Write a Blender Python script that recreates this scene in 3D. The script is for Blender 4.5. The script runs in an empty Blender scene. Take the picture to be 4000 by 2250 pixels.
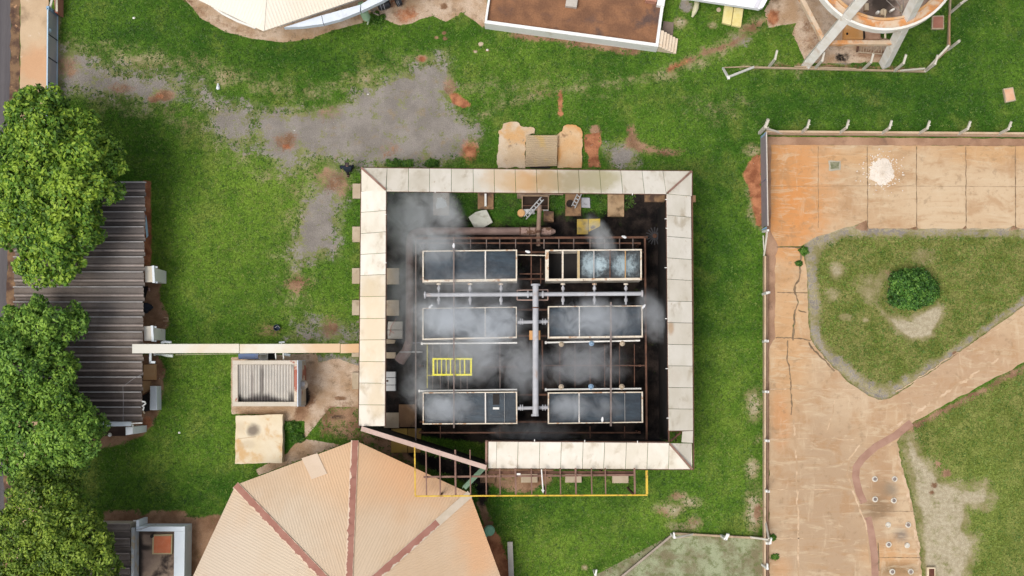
import bpy, bmesh, math, random
import numpy as np
from mathutils import Vector, Matrix, Quaternion, noise as mnoise

R = math.radians
rnd = random.Random(11)
scene = bpy.context.scene
COL = scene.collection

# ------------------------------------------------------------------ camera model
# the drone hangs 72 m up; f in photograph pixels (4000 x 2250)
H, F = 72.0, 4800.0
NX, NY = 2050.0, 1480.0            # where the plumb line meets the ground in the photograph
_n = Vector(((NX - 2000) / F, -(NY - 1125) / F, -1.0)).normalized()
_q = _n.rotation_difference(Vector((0, 0, -1)))
RM = _q.to_matrix()
CAM = Vector((0, 0, H))


def W(px, py, z=0.0):
    """survey: photograph pixel + height -> world point"""
    d = RM @ Vector(((px - 2000) / F, -(py - 1125) / F, -1.0))
    t = (z - H) / d.z
    return CAM + d * t


def WW(p, z=0.0):
    return W(p[0], p[1], z)


RN = np.array(RM)


def P_np(X, Y, Z=0.0):
    v = np.stack([X, Y, np.full_like(X, Z - H)], -1)
    c = v @ RN                      # R^T v
    return 2000 + F * c[..., 0] / -c[..., 2], 1125 - F * c[..., 1] / -c[..., 2]


# ------------------------------------------------------------------ objects
def tag(o, label=None, cat=None, group=None, kind=None):
    if label: o['label'] = label
    if cat: o['category'] = cat
    if group: o['group'] = group
    if kind: o['kind'] = kind
    return o


def thing(name, label, cat, loc, group=None):
    o = bpy.data.objects.new(name, None)
    o.empty_display_size = .3
    COL.objects.link(o)
    o.location = loc
    return tag(o, label, cat, group)


class MB:
    def __init__(s):
        s.v, s.f = [], []

    def face(s, pts):
        n = len(s.v)
        s.v += [tuple(p) for p in pts]
        s.f.append(tuple(range(n, n + len(pts))))
        return s

    def prism(s, top, bot):
        """closed solid between two matching rings"""
        n, k = len(s.v), len(top)
        s.v += [tuple(p) for p in top] + [tuple(p) for p in bot]
        a = Vector((0, 0, 0))
        for i in range(k):
            p, q = Vector(top[i]), Vector(top[(i + 1) % k])
            a += p.cross(q)
        d = Vector(top[0]) - Vector(bot[0])
        fl = a.dot(d) < 0
        def add(t):
            s.f.append(tuple(reversed(t)) if fl else tuple(t))
        add(range(n, n + k))
        add(range(n + 2 * k - 1, n + k - 1, -1))
        for i in range(k):
            j = (i + 1) % k
            add((n + i, n + k + i, n + k + j, n + j))
        return s

    def slab(s, pts, t):
        """3d polygon, thickened straight down by t"""
        return s.prism([Vector(p) for p in pts], [Vector(p) - Vector((0, 0, t)) for p in pts])

    def poly(s, pxs, z0, z1):
        """vertical-walled block whose TOP outline is the pixel polygon at z1"""
        top = [W(x, y, z1) for x, y in pxs]
        return s.prism(top, [Vector((p.x, p.y, z0)) for p in top])

    def box(s, c, sx, sy, sz, rot=0.0):
        """c = centre of the base"""
        ca, sa = math.cos(rot), math.sin(rot)
        r = []
        for x, y in ((-1, -1), (1, -1), (1, 1), (-1, 1)):
            X, Y = x * sx / 2, y * sy / 2
            r.append(Vector((c[0] + X * ca - Y * sa, c[1] + X * sa + Y * ca, c[2])))
        return s.prism([p + Vector((0, 0, sz)) for p in r], r)

    def beam(s, a, b, w, h, up=Vector((0, 0, 1))):
        a, b = Vector(a), Vector(b)
        d = (b - a).normalized()
        u = Vector(up)
        if abs(d.dot(u)) > .97: u = Vector((0, 1, 0))
        x = d.cross(u).normalized(); y = x.cross(d).normalized()
        ring = [x * w / 2 + y * h / 2, -x * w / 2 + y * h / 2, -x * w / 2 - y * h / 2, x * w / 2 - y * h / 2]
        return s.prism([b + r for r in ring], [a + r for r in ring])

    def tube(s, pts, rad, n=10, cap=True):
        pts = [Vector(p) for p in pts]
        if not isinstance(rad, (list, tuple)): rad = [rad] * len(pts)
        base = len(s.v)
        for i, p in enumerate(pts):
            d = (pts[min(i + 1, len(pts) - 1)] - pts[max(i - 1, 0)]).normalized()
            u = Vector((0, 0, 1)) if abs(d.z) < .95 else Vector((0, 1, 0))
            x = d.cross(u).normalized(); y = x.cross(d)
            for k in range(n):
                a = 2 * math.pi * k / n
                s.v.append(tuple(p + (x * math.cos(a) + y * math.sin(a)) * rad[i]))
        for i in range(len(pts) - 1):
            for k in range(n):
                j = (k + 1) % n
                a = base + i * n
                s.f.append((a + k, a + j, a + n + j, a + n + k))
        if cap:
            s.f.append(tuple(range(base + n - 1, base - 1, -1)))
            e = base + (len(pts) - 1) * n
            s.f.append(tuple(range(e, e + n)))
        return s

    def lathe(s, c, prof, n=20):
        base = len(s.v)
        for r, z in prof:
            for k in range(n):
                a = 2 * math.pi * k / n
                s.v.append((c[0] + r * math.cos(a), c[1] + r * math.sin(a), c[2] + z))
        for i in range(len(prof) - 1):
            for k in range(n):
                j = (k + 1) % n
                a = base + i * n
                s.f.append((a + k, a + j, a + n + j, a + n + k))
        s.f.append(tuple(range(base + n - 1, base - 1, -1)))
        e = base + (len(prof) - 1) * n
        s.f.append(tuple(range(e, e + n)))
        return s

    def build(s, name, mat, parent=None, bevel=0.0, smooth=False, origin=None, label=None):
        org = Vector((0, 0, 0))
        p = parent
        while p is not None:
            org += Vector(p.location); p = p.parent
        loc = Vector((0, 0, 0))
        if parent is None:
            if origin is None:
                xs = np.array(s.v)
                loc = Vector((xs[:, 0].mean(), xs[:, 1].mean(), xs[:, 2].min()))
            else:
                loc = Vector(origin)
        me = bpy.data.meshes.new(name)
        o_ = org + loc
        me.from_pydata([(x - o_.x, y - o_.y, z - o_.z) for x, y, z in s.v], [], s.f)
        if bevel > 0 or smooth:
            bm = bmesh.new(); bm.from_mesh(me)
            bmesh.ops.recalc_face_normals(bm, faces=bm.faces)
            if bevel > 0:
                es = [e for e in bm.edges if len(e.link_faces) == 2 and e.calc_face_angle(0) > .6]
                try: bmesh.ops.bevel(bm, geom=es, offset=bevel, segments=1, affect='EDGES', clamp_overlap=True)
                except Exception: pass
            bm.to_mesh(me); bm.free()
        if smooth:
            me.polygons.foreach_set('use_smooth', [True] * len(me.polygons))
            try: me.set_sharp_from_angle(angle=R(40))
            except Exception: pass
        me.update()
        if mat is not None: me.materials.append(mat)
        o = bpy.data.objects.new(name, me)
        COL.objects.link(o)
        if parent is not None: o.parent = parent
        else: o.location = loc
        if label: o['label'] = label
        return o


def solo(name, mb, mat, label, cat, group=None, bevel=0.0, smooth=False, kind=None):
    return tag(mb.build(name, mat, None, bevel, smooth), label, cat, group, kind)


def rough(pxs, step=14, amp=5, seed=0, closed=True):
    """a pixel polygon with a broken edge"""
    r = random.Random(seed + 5)
    out = []
    n = len(pxs)
    for i in range(n if closed else n - 1):
        a, b = Vector((*pxs[i], 0)), Vector((*pxs[(i + 1) % n], 0))
        k = max(1, int((b - a).length / step))
        nn = Vector((-(b - a).y, (b - a).x, 0)).normalized()
        for j in range(k):
            p = a.lerp(b, j / k)
            off = amp * (mnoise.noise(Vector((p.x * .03, p.y * .03, seed))) * 1.4 + r.uniform(-.35, .35))
            if j == 0: off *= .4
            q = p + nn * off
            out.append((q.x, q.y))
    return out


# ------------------------------------------------------------------ materials
class NT:
    def __init__(s, name):
        s.m = bpy.data.materials.new(name)
        s.m.use_nodes = True
        s.t = s.m.node_tree
        s.t.nodes.clear()
        s.out = s.N('ShaderNodeOutputMaterial')
        s._rc = None

    def N(s, typ, **kw):
        n = s.t.nodes.new(typ)
        for k, v in kw.items():
            if k.startswith('i_'):
                n.inputs[k[2:].replace('_', ' ')].default_value = v
            else:
                setattr(n, k, v)
        return n

    def L(s, a, b):
        s.t.links.new(a, b)

    def val(s, x, sock):
        if isinstance(x, (int, float)): sock.default_value = x
        elif isinstance(x, (tuple, list)): sock.default_value = (*x, 1) if len(x) == 3 and sock.type == 'RGBA' else x
        else: s.L(x, sock)

    def math(s, op, a, b=0.0, c=None, clamp=False):
        n = s.N('ShaderNodeMath', operation=op, use_clamp=clamp)
        s.val(a, n.inputs[0]); s.val(b, n.inputs[1])
        if c is not None: s.val(c, n.inputs[2])
        return n.outputs[0]

    def mix(s, f, a, b, mode='MIX'):
        n = s.N('ShaderNodeMix', data_type='RGBA', blend_type=mode)
        s.val(f, n.inputs[0]); s.val(a, n.inputs[6]); s.val(b, n.inputs[7])
        return n.outputs[2]

    def smooth(s, x, lo, hi, a=0.0, b=1.0):
        n = s.N('ShaderNodeMapRange', interpolation_type='SMOOTHSTEP')
        s.val(x, n.inputs[0])
        for i, v in enumerate((lo, hi, a, b)): n.inputs[1 + i].default_value = v
        return n.outputs[0]

    def noise(s, vec, scale, detail=4, rough=.55, dist=0.0):
        n = s.N('ShaderNodeTexNoise')
        n.inputs['Scale'].default_value = scale
        n.inputs['Detail'].default_value = detail
        n.inputs['Roughness'].default_value = rough
        n.inputs['Distortion'].default_value = dist
        s.L(vec, n.inputs['Vector'])
        return n.outputs[0]

    def coords(s, stretch=None):
        """object coordinates, shifted by a random amount per object"""
        tc = s.N('ShaderNodeTexCoord')
        oi = s.N('ShaderNodeObjectInfo')
        m = s.N('ShaderNodeMath', operation='MULTIPLY'); s.L(oi.outputs['Random'], m.inputs[0]); m.inputs[1].default_value = 87.0
        cx = s.N('ShaderNodeCombineXYZ')
        s.L(m.outputs[0], cx.inputs[0]); s.L(m.outputs[0], cx.inputs[1])
        ad = s.N('ShaderNodeVectorMath', operation='ADD')
        s.L(tc.outputs['Object'], ad.inputs[0]); s.L(cx.outputs[0], ad.inputs[1])
        s.rand = oi.outputs['Random']
        v = ad.outputs[0]
        if stretch: v = s.scale(v, stretch)
        return v

    def scale(s, v, st):
        n = s.N('ShaderNodeVectorMath', operation='MULTIPLY')
        s.L(v, n.inputs[0]); n.inputs[1].default_value = st
        return n.outputs[0]

    def pos(s):
        g = s.N('ShaderNodeNewGeometry')
        return g.outputs['Position']

    def blob(s, p, centre, rad, vec=None, soft=.6, ns=None, amp=.0):
        """1 inside a world-space spot, 0 outside (a stain that stays where it is)"""
        d = s.N('ShaderNodeVectorMath', operation='SUBTRACT')
        s.L(p, d.inputs[0]); d.inputs[1].default_value = centre
        sc = s.N('ShaderNodeVectorMath', operation='DIVIDE')
        s.L(d.outputs[0], sc.inputs[0]); sc.inputs[1].default_value = rad if isinstance(rad, tuple) else (rad,) * 3
        l = s.N('ShaderNodeVectorMath', operation='LENGTH')
        s.L(sc.outputs[0], l.inputs[0])
        x = l.outputs['Value']
        if ns is not None: x = s.math('MULTIPLY_ADD', ns, amp, x)
        return s.smooth(x, 1 - soft, 1 + soft * .5, 1.0, 0.0)

    def bsdf(s, col, rough=.8, metallic=0.0, bump=None, bstr=.3, bdist=.02, spec=.3):
        b = s.N('ShaderNodeBsdfPrincipled')
        s.val(col, b.inputs['Base Color'])
        s.val(rough, b.inputs['Roughness'])
        b.inputs['Metallic'].default_value = metallic
        b.inputs['Specular IOR Level'].default_value = spec
        if bump is not None:
            n = s.N('ShaderNodeBump')
            n.inputs['Strength'].default_value = bstr
            n.inputs['Distance'].default_value = bdist
            s.L(bump, n.inputs['Height'])
            s.L(n.outputs[0], b.inputs['Normal'])
        s.L(b.outputs[0], s.out.inputs['Surface'])
        return s.m


def M(name, c1, c2=None, sc=.8, stain=None, ssc=.5, st=(.55, .75), stain2=None, s2sc=2.0, st2=(.62, .72), grain=.12, gsc=22, rough=.85,
      bump=.2, metallic=0.0, stretch=None, blobs=(), tint=0.0, spec=.25):
    t = NT(name)
    v = t.coords(stretch)
    c2 = c2 or tuple(x * .8 for x in c1)
    col = t.mix(t.smooth(t.noise(v, sc, 5), .35, .65), c1, c2)
    if stain: col = t.mix(t.smooth(t.noise(v, ssc, 6, .6, .3), *st), col, stain)
    if stain2: col = t.mix(t.smooth(t.noise(v, s2sc, 6, .65), *st2), col, stain2)
    if blobs:
        p = t.pos()
        nz = t.math('SUBTRACT', t.noise(p, 1.6, 5), .5)
        for c, rad, bc, k in blobs:
            col = t.mix(t.math('MULTIPLY', t.blob(p, tuple(c), rad, ns=nz, amp=1.1), k), col, bc)
    if tint:
        col = t.mix(1.0, col, t.mix(t.rand, (1, 1, 1), (1 - tint, 1 - tint * 1.25, 1 - tint * 1.7)), 'MULTIPLY')
    g = t.noise(v, gsc, 3, .6)
    col = t.mix(1.0, col, t.mix(g, (1 - grain,) * 3, (1 + grain,) * 3), 'MULTIPLY')
    return t.bsdf(col, rough, metallic, g if bump else None, bump, .01, spec)
EXPO = 0.35
# ------------------------------------------------------------------ ground: one sheet to the horizon
_c = [W(x, y) for x, y in ((-250, -250), (4250, -250), (4250, 2500), (-250, 2500))]
gx0, gx1 = min(p.x for p in _c), max(p.x for p in _c)
gy0, gy1 = min(p.y for p in _c), max(p.y for p in _c)
far = [20, 60, 160, 400, 900]
xs = np.concatenate([[gx0 - f for f in far[::-1]], np.arange(gx0, gx1, .095), [gx1 + f for f in far]])
ys = np.concatenate([[gy0 - f for f in far[::-1]], np.arange(gy0, gy1, .095), [gy1 + f for f in far]])
GX, GY = np.meshgrid(xs, ys)
PX, PY = P_np(GX, GY)
PX, PY = PX.ravel(), PY.ravel()
_ok = (PX > -400) & (PX < 4400) & (PY > -400) & (PY < 2700)


def sd_poly(poly, pad):
    """signed distance (px, + inside) to a polygon for the sheet's points; far points get -pad"""
    p = np.array(poly, float)
    m = _ok & (PX > p[:, 0].min() - pad) & (PX < p[:, 0].max() + pad) & (PY > p[:, 1].min() - pad) & (PY < p[:, 1].max() + pad)
    x, y = PX[m], PY[m]
    d = np.full(x.shape, 1e9); ins = np.zeros(x.shape, bool)
    for i in range(len(p)):
        a, b = p[i], p[(i + 1) % len(p)]
        e = b - a
        t = np.clip(((x - a[0]) * e[0] + (y - a[1]) * e[1]) / max(e @ e, 1e-9), 0, 1)
        d = np.minimum(d, np.hypot(x - a[0] - t * e[0], y - a[1] - t * e[1]))
        c = (a[1] > y) != (b[1] > y)
        with np.errstate(divide='ignore', invalid='ignore'):
            ins ^= c & (x < (b[0] - a[0]) * (y - a[1]) / (b[1] - a[1]) + a[0])
    return m, np.where(ins, d, -d)


def sd_line(pts, pad):
    p = np.array(pts, float)
    m = _ok & (PX > p[:, 0].min() - pad) & (PX < p[:, 0].max() + pad) & (PY > p[:, 1].min() - pad) & (PY < p[:, 1].max() + pad)
    x, y = PX[m], PY[m]
    d = np.full(x.shape, 1e9)
    for a, b in zip(p[:-1], p[1:]):
        e = b - a
        t = np.clip(((x - a[0]) * e[0] + (y - a[1]) * e[1]) / max(e @ e, 1e-9), 0, 1)
        d = np.minimum(d, np.hypot(x - a[0] - t * e[0], y - a[1] - t * e[1]))
    return m, d


SOFT = {'gravel': 2.4, 'dry': 1.4, 'soil': 1.3}
LAY = {k: np.zeros(PX.shape, np.float32) for k in ('gravel', 'soil', 'dry', 'conc', 'pale', 'wet_shade', 'lush', 'red', 'olive', 'fresh', 'deep')}


def area(k, poly, soft=12, s=1.0):
    if k in SOFT: soft = soft * SOFT[k]
    m, d = sd_poly(poly, soft + 2)
    v = np.clip(.5 + d / (2 * soft), 0, 1) * s
    LAY[k][m] = np.maximum(LAY[k][m], v)


def spot(k, x, y, rx, ry=None, s=1.0, soft=.5):
    ry = ry or rx
    m = _ok & (abs(PX - x) < rx * 1.6) & (abs(PY - y) < ry * 1.6)
    r = np.hypot((PX[m] - x) / rx, (PY[m] - y) / ry)
    v = np.clip((1 + soft - r) / (2 * soft), 0, 1) * s
    LAY[k][m] = np.maximum(LAY[k][m], v)


def path(k, pts, w, soft=12, s=1.0):
    m, d = sd_line(pts, w + soft)
    v = np.clip((w / 2 + soft - d) / (2 * soft), 0, 1) * s
    LAY[k][m] = np.maximum(LAY[k][m], v)


def clear(k, poly, soft=10):
    m, d = sd_poly(poly, soft + 2)
    LAY[k][m] *= 1 - np.clip(.5 + d / (2 * soft), 0, 1)


# grey gravel of the worn drive
area('gravel', [(223, 186), (331, 197), (362, 223), (450, 259), (523, 269), (647, 274), (714, 305), (725, 373), (673, 399), (569, 409), (466, 383), (362, 383), (259, 373), (223, 360)], 22, .8)
area('gravel', [(740, 321), (797, 311), (818, 357), (849, 393), (1000, 409), (1000, 569), (921, 580), (854, 543), (818, 507), (813, 440), (766, 404)], 22, .85)
area('gravel', [(1000, 430), (1171, 430), (1259, 445), (1362, 399), (1393, 357), (1466, 336), (1507, 311), (1549, 290), (1621, 269), (1642, 243), (1740, 207), (1756, 259),
                (1766, 331), (1745, 383), (1776, 424), (1828, 466), (1869, 497), (1875, 543), (1828, 580), (1776, 621), (1725, 642), (1512, 655), (1414, 655), (1373, 650),
                (1321, 637), (1248, 616), (1207, 590), (1155, 668), (1093, 662), (1052, 605), (1000, 559)], 22, .95)
area('gravel', [(1300, 650), (1350, 690), (1330, 800), (1315, 990), (1235, 1010), (1150, 1025), (1130, 985), (1170, 900), (1195, 790)], 24, 1.0)
area('gravel', [(1200, 1215), (1300, 1250), (1400, 1255), (1402, 1345), (1180, 1345), (1100, 1330), (1150, 1260)], 16, .62)
area('gravel', [(1230, 1390), (1400, 1390), (1405, 1440), (1330, 1432), (1240, 1415)], 8)
area('gravel', [(2350, 570), (2480, 560), (2500, 640), (2480, 655), (2390, 655)], 14, .8)
spot('gravel', 2680, 25, 25, 22); spot('gravel', 2895, 155, 45, 26, .55)
for x, y, rx, ry, s in ((1440, 320, 60, 30, .62), (1180, 470, 60, 40, .6), (560, 240, 120, 40, .62), (880, 300, 70, 40, .6), (1230, 560, 40, 60, .6), (1560, 345, 60, 40, .55)):
    spot('dry', x, y, rx, ry, s)
# thin dry grass around it
path('dry', [(230, 170), (420, 205), (640, 235), (820, 270), (1000, 330), (1250, 370), (1500, 270), (1600, 235)], 60, 55, .55)
path('dry', [(380, 400), (640, 420), (780, 520), (900, 600), (1080, 690), (1250, 660)], 60, 55, .55)
area('dry', [(1020, 440), (1400, 360), (1620, 280), (1640, 480), (1340, 520), (1080, 560)], 60, .5)
path('dry', [(1640, 360), (1600, 430), (1420, 505)], 40, 30, .62)
path('dry', [(1200, 640), (1180, 900), (1140, 1150)], 120, 90, .55)
path('dry', [(2580, 290), (2440, 320), (2200, 345), (2050, 380), (1880, 450)], 24, 30, .62)
path('dry', [(2980, 80), (2860, 160), (2740, 230), (2580, 300)], 60, 26, .62)
path('soil', [(2960, 100), (2880, 160), (2740, 215), (2690, 240)], 26, 18, .75)
path('red', [(2680, 240), (2610, 275)], 22, 14, .7)
path('soil', [(2900, 120), (2985, 85)], 26, 14, .7)
for x, y, rx, ry, s in ((640, 370, 45, 24, .8), (600, 388, 22, 14, .9), (262, 255, 45, 50, .6), (470, 345, 60, 25, .5), (1120, 555, 60, 42, .62), (1520, 585, 50, 40, .45), (1290, 440, 60, 40, .4),
                        (1650, 228, 24, 14, .9), (1755, 340, 28, 50, .55), (1330, 720, 40, 60, .6), (1160, 1115, 60, 40, .6), (1290, 1280, 40, 50, .6), (1060, 1290, 60, 30, .5), (1290, 700, 60, 60, .6), (2130, 360, 60, 22, .4),
                        (2120, 100, 40, 20, .6), (2300, 170, 110, 22, .8), (2450, 200, 60, 18, .7), (2205, 95, 1, 1, 0)):
    spot('soil', x, y, rx, ry, s)
area('red', [(1755, 372), (1780, 360), (1835, 400), (1840, 412), (1808, 424), (1765, 400)], 8)
spot('red', 1836, 595, 34, 52, .75, .8); spot('red', 1650, 232, 14, 12, .9); spot('red', 2189, 395, 12, 38, .9); spot('red', 2189, 440, 10, 14, .9); spot('red', 620, 375, 20, 12, .6)
path('red', [(1500, 610), (1530, 575)], 10, 12, .6); spot('red', 1120, 572, 18, 10, .7)
area('red', [(2282, 524), (2345, 520), (2350, 560), (2340, 580), (2335, 610), (2350, 655), (2295, 655), (2300, 610), (2284, 590)], 5)
spot('soil', 2325, 505, 26, 20, .9); spot('gravel', 2318, 592, 18, 26, .9)
area('soil', [(2445, 490), (2480, 485), (2490, 540), (2560, 575), (2680, 590), (2640, 612), (2520, 600), (2440, 580)], 14, .8)
# soil strips by the buildings
area('soil', [(1990, 120), (2200, 140), (2480, 175), (2500, 205), (2360, 200), (2240, 165), (2060, 160), (1990, 140)], 10, .9)
area('red', [(560, 705), (590, 705), (592, 900), (590, 1050), (555, 1050)], 6, .85)
area('soil', [(550, 1035), (612, 1035), (640, 1080), (625, 1130), (630, 1180), (655, 1230), (662, 1265), (640, 1300), (625, 1345), (550, 1345)], 7, .95)
area('dry', [(570, 1120), (622, 1120), (610, 1180), (640, 1240), (575, 1300)], 10, .7)
area('soil', [(550, 1385), (615, 1385), (648, 1440), (640, 1500), (625, 1600), (600, 1660), (555, 1700), (480, 1735), (330, 1760), (330, 1640), (550, 1640)], 7, .95)
spot('red', 575, 1650, 18, 22); spot('red', 565, 1560, 16, 40, .8)
area('soil', [(405, 1995), (540, 1990), (560, 2010), (600, 1992), (720, 1995), (742, 2020), (742, 2260), (405, 2260)], 8, .95)
area('soil', [(735, 2020), (860, 2010), (900, 2260), (735, 2260)], 8, .9)
area('conc', [(745, 2040), (850, 2030), (800, 2150), (740, 2180)], 14, .48)
area('red', [(1925, 2060), (1955, 2100), (1990, 2200), (2000, 2260), (1900, 2260), (1880, 2050)], 6, .9)
area('soil', [(1885, 1955), (1935, 2060), (1900, 2080), (1860, 1960)], 6)
# concrete and rubble yard between outbuilding and tower
area('conc', [(903, 1395), (1235, 1380), (1245, 1415), (1320, 1400), (1402, 1430), (1402, 1590), (1290, 1590), (1190, 1715), (1330, 1738), (1010, 1858), (1000, 1835), (1120, 1770), (1150, 1700), (1107, 1640),
              (1110, 1620), (903, 1618)], 9, 1)
area('soil', [(1285, 1580), (1405, 1580), (1410, 1680), (1500, 1700), (1620, 1740), (1640, 1850), (1500, 1790), (1390, 1720), (1260, 1700), (1240, 1640)], 18, .72)
area('soil', [(1160, 1580), (1220, 1480), (1235, 1560), (1190, 1650), (1150, 1650)], 12, .8)
spot('wet_shade', 1195, 1540, 18, 50, .75); spot('soil', 1330, 1555, 30, 8, .8); spot('wet_shade', 1320, 1630, 40, 14, .5)
area('lush', [(1105, 1645), (1190, 1640), (1195, 1690), (1120, 1770), (1105, 1760)], 12, 1)
for L_ in ('conc', 'soil', 'dry'): clear(L_, [(1108, 1648), (1188, 1644), (1190, 1690), (1118, 1770), (1106, 1760)], 8)
# concrete apron of the round hall, yard at the top
area('conc', [(690, -40), (790, 75), (880, 125), (990, 152), (1110, 166), (1220, 150), (1300, 118), (1420, 88), (1480, 60), (1500, 75), (1560, 100), (1610, 92), (1640, 75), (1690, 62), (1740, 85),
              (1790, 60), (1800, 45), (1850, 80), (1890, 110), (1905, 100), (1900, -60), (690, -60)], 7, 1)
spot('red', 1590, 60, 50, 38, .65); spot('red', 1550, 10, 40, 20, .5); spot('soil', 1735, 24, 14, 12, .9)
path('soil', [(720, -10), (815, 72), (930, 118), (1010, 135)], 14, 16, .7); spot('red', 1330, 60, 50, 14, .8); spot('red', 1380, 45, 30, 12, .9)
area('conc', [(2985, 40), (3010, 0), (3140, -50), (3300, -50), (3420, 10), (3420, 240), (3150, 250), (3095, 130), (3110, 90), (3050, 100), (3000, 110)], 8, .95)
spot('red', 3020, 70, 26, 34, .85); spot('soil', 3160, 130, 60, 60, .5); spot('wet_shade', 3290, 225, 45, 24, .6); spot('gravel', 3290, 232, 40, 22, .75)
area('soil', [(3095, 245), (3600, 262), (3600, 276), (2980, 262)], 7, .65)
area('conc', [(3200, 250), (3450, 245), (3480, 150), (3300, 120)], 12, .8); spot('soil', 3400, 210, 70, 20, .7)
path('dry', [(2910, 258), (3060, 262), (3120, 290)], 30, 30, .6)
# east of the tower
area('red', [(2940, 610), (2975, 600), (2978, 890), (2955, 880), (2925, 740), (2900, 680)], 10, .95)
spot('dry', 2935, 588, 36, 26, .75); area('dry', [(2915, 700), (2940, 740), (2945, 840), (2970, 900), (2920, 840)], 14, .75)
path('gravel', [(2920, 655), (2965, 625)], 14, 10, .7)
for x, y, rx, ry, s in ((2945, 1575, 34, 70, .8), (2935, 1830, 28, 40, .8), (2945, 1990, 40, 90, .85), (2960, 1710, 22, 24, .5), (2620, 1985, 60, 34, .8), (2650, 1945, 36, 24, .8), (2690, 1962, 50, 22, .8),
                        (2660, 2055, 60, 20, .7), (2710, 2040, 30, 34, .8), (2285, 2215, 14, 12, .8)):
    spot('dry', x, y, rx, ry, s)
for x, y, rx, ry, s in ((2590, 2000, 30, 22, .6), (2645, 1940, 28, 18, .6), (2705, 2035, 26, 22, .62), (2960, 2000, 20, 40, .6)): spot('soil', x, y, rx, ry, s)
for x, y, rx, ry in ((2200, 340, 260, 50), (2800, 420, 140, 60), (1900, 350, 160, 60)): spot('dry', x, y, rx, ry, .33, .8)
for x, y, rx, ry, s in ((1000, 760, 220, 160, .9), (900, 1000, 260, 200, .7), (860, 1560, 160, 160, .55), (2830, 1600, 110, 330, .8), (2150, 2150, 240, 110, .9), (2500, 2000, 160, 80, .7), (1700, 330, 160, 60, .5), (2900, 200, 120, 60, .6),
                        (3040, 215, 90, 60, .95), (1450, 1180, 90, 120, .5), (1250, 1180, 100, 140, .55), (3700, 900, 1, 1, 0), (1960, 240, 200, 60, .6), (760, 1800, 200, 60, .5), (3850, 1950, 160, 300, .5), (2420, 130, 120, 40, .5)):
    spot('fresh', x, y, rx, ry, s, .9)
for x, y, rx, ry, s in ((560, 130, 420, 120, .8), (1200, 230, 360, 60, .8), (3500, 380, 600, 120, .85), (3700, 160, 300, 160, .7), (2800, 900, 90, 330, .8), (2750, 1250, 60, 300, .7), (2150, 640, 60, 60, .6), (2350, 230, 240, 50, .5), (2090, 830, 400, 70, 1.0),  # last spot: grass inside the tower coloured darker for the roof band's shade
                        (2000, 2000, 260, 60, .6), (700, 1950, 320, 90, .7), (2330, 1900, 260, 60, .7)):
    spot('deep', x, y, rx, ry, s, .9)
# pale grass pen
area('pale', [(2640, 2080), (2995, 2100), (2995, 2400), (2200, 2400), (2290, 2265)], 6, 1)
spot('dry', 2720, 2140, 130, 40, .5); spot('dry', 2640, 2200, 80, 60, .45); spot('dry', 2500, 2220, 60, 30, .5)
# islands of grass in the paved yard: dull olive, a worn rim
isl1 = [(3140, 945), (3190, 915), (3300, 892), (3600, 893), (4150, 905), (4150, 1090), (4000, 1195), (3700, 1410), (3480, 1555), (3430, 1560), (3390, 1545), (3310, 1490), (3220, 1400), (3165, 1320), (3158, 1250), (3155, 1150), (3145, 1050)]
area('olive', isl1, 8)
area('dry', isl1, 5, .8); area('gravel', isl1, 4, .44)
for q in ([(3325, 895), (3360, 872), (3388, 850), (3390, 900)], [(3545, 895), (3560, 886), (3582, 872), (3584, 900)], [(3755, 895), (3775, 870), (3778, 900)], [(3940, 900), (3960, 872), (3990, 900)]):
    area('dry', q, 8, 1); area('soil', q, 6, 1)
path('dry', [(3150, 940), (3290, 890), (3600, 888), (4100, 896)], 26, 8, .9); path('gravel', [(3180, 915), (3290, 888), (3600, 886), (4100, 894)], 20, 8, .42)
inner = [(3230, 955), (3320, 925), (3600, 925), (3960, 925), (4150, 940), (4150, 1000), (3960, 1190), (3680, 1385), (3500, 1490), (3420, 1500), (3340, 1440), (3250, 1370), (3205, 1300), (3205, 1150), (3190, 1040)]
m_, d_ = sd_poly(inner, 400)
LAY['dry'][m_] *= np.clip(.5 - d_ / 40, 0, 1)
LAY['gravel'][m_] *= np.clip(.5 - d_ / 24, 0, 1)
isl2 = [(4150, 1345), (3880, 1500), (3640, 1620), (3545, 1680), (3500, 1730), (3520, 1800), (3565, 1960), (3595, 2130), (3608, 2450), (4150, 2450)]
area('olive', isl2, 8)
area('dry', [(3510, 1690), (3560, 1690), (3600, 1760), (3680, 1860), (3760, 1890), (3850, 1880), (3900, 1940), (3860, 1990), (3790, 1990), (3780, 2060), (3830, 2110), (3800, 2200), (3770, 2300),
             (3600, 2300), (3580, 2050), (3540, 1830)], 26, .9)
for x, y, rx, ry in ((3560, 1830, 40, 60), (3640, 2010, 50, 60), (3650, 2120, 40, 60)): spot('pale', x, y, rx, ry, .42)
path('soil', [(4100, 1380), (3870, 1510), (3640, 1630), (3545, 1680)], 26, 14, .8)
for x, y, rx, ry, s in ((3695, 1850, 20, 18, .9), (3650, 1895, 14, 12, .8), (3640, 1925, 14, 10, .7), (3665, 1812, 14, 22, .6)): spot('soil', x, y, rx, ry, s)
area('dry', [(3425, 1195), (3480, 1235), (3560, 1240), (3660, 1180), (3695, 1205), (3645, 1315), (3560, 1335), (3495, 1290)], 14, 1)
for x, y, rx, ry, s in ((3400, 1130, 60, 60, .62), (3270, 1060, 34, 34, .8), (3600, 1000, 60, 30, .6), (3250, 1150, 30, 30, .6), (3300, 1240, 30, 20, .6), (3450, 1080, 40, 30, .55), (3385, 1250, 14, 10, .7)):
    spot('dry', x, y, rx, ry, s)
spot('soil', 3730, 1380, 10, 10, .9); spot('soil', 3470, 1060, 30, 20, .45)
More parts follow.
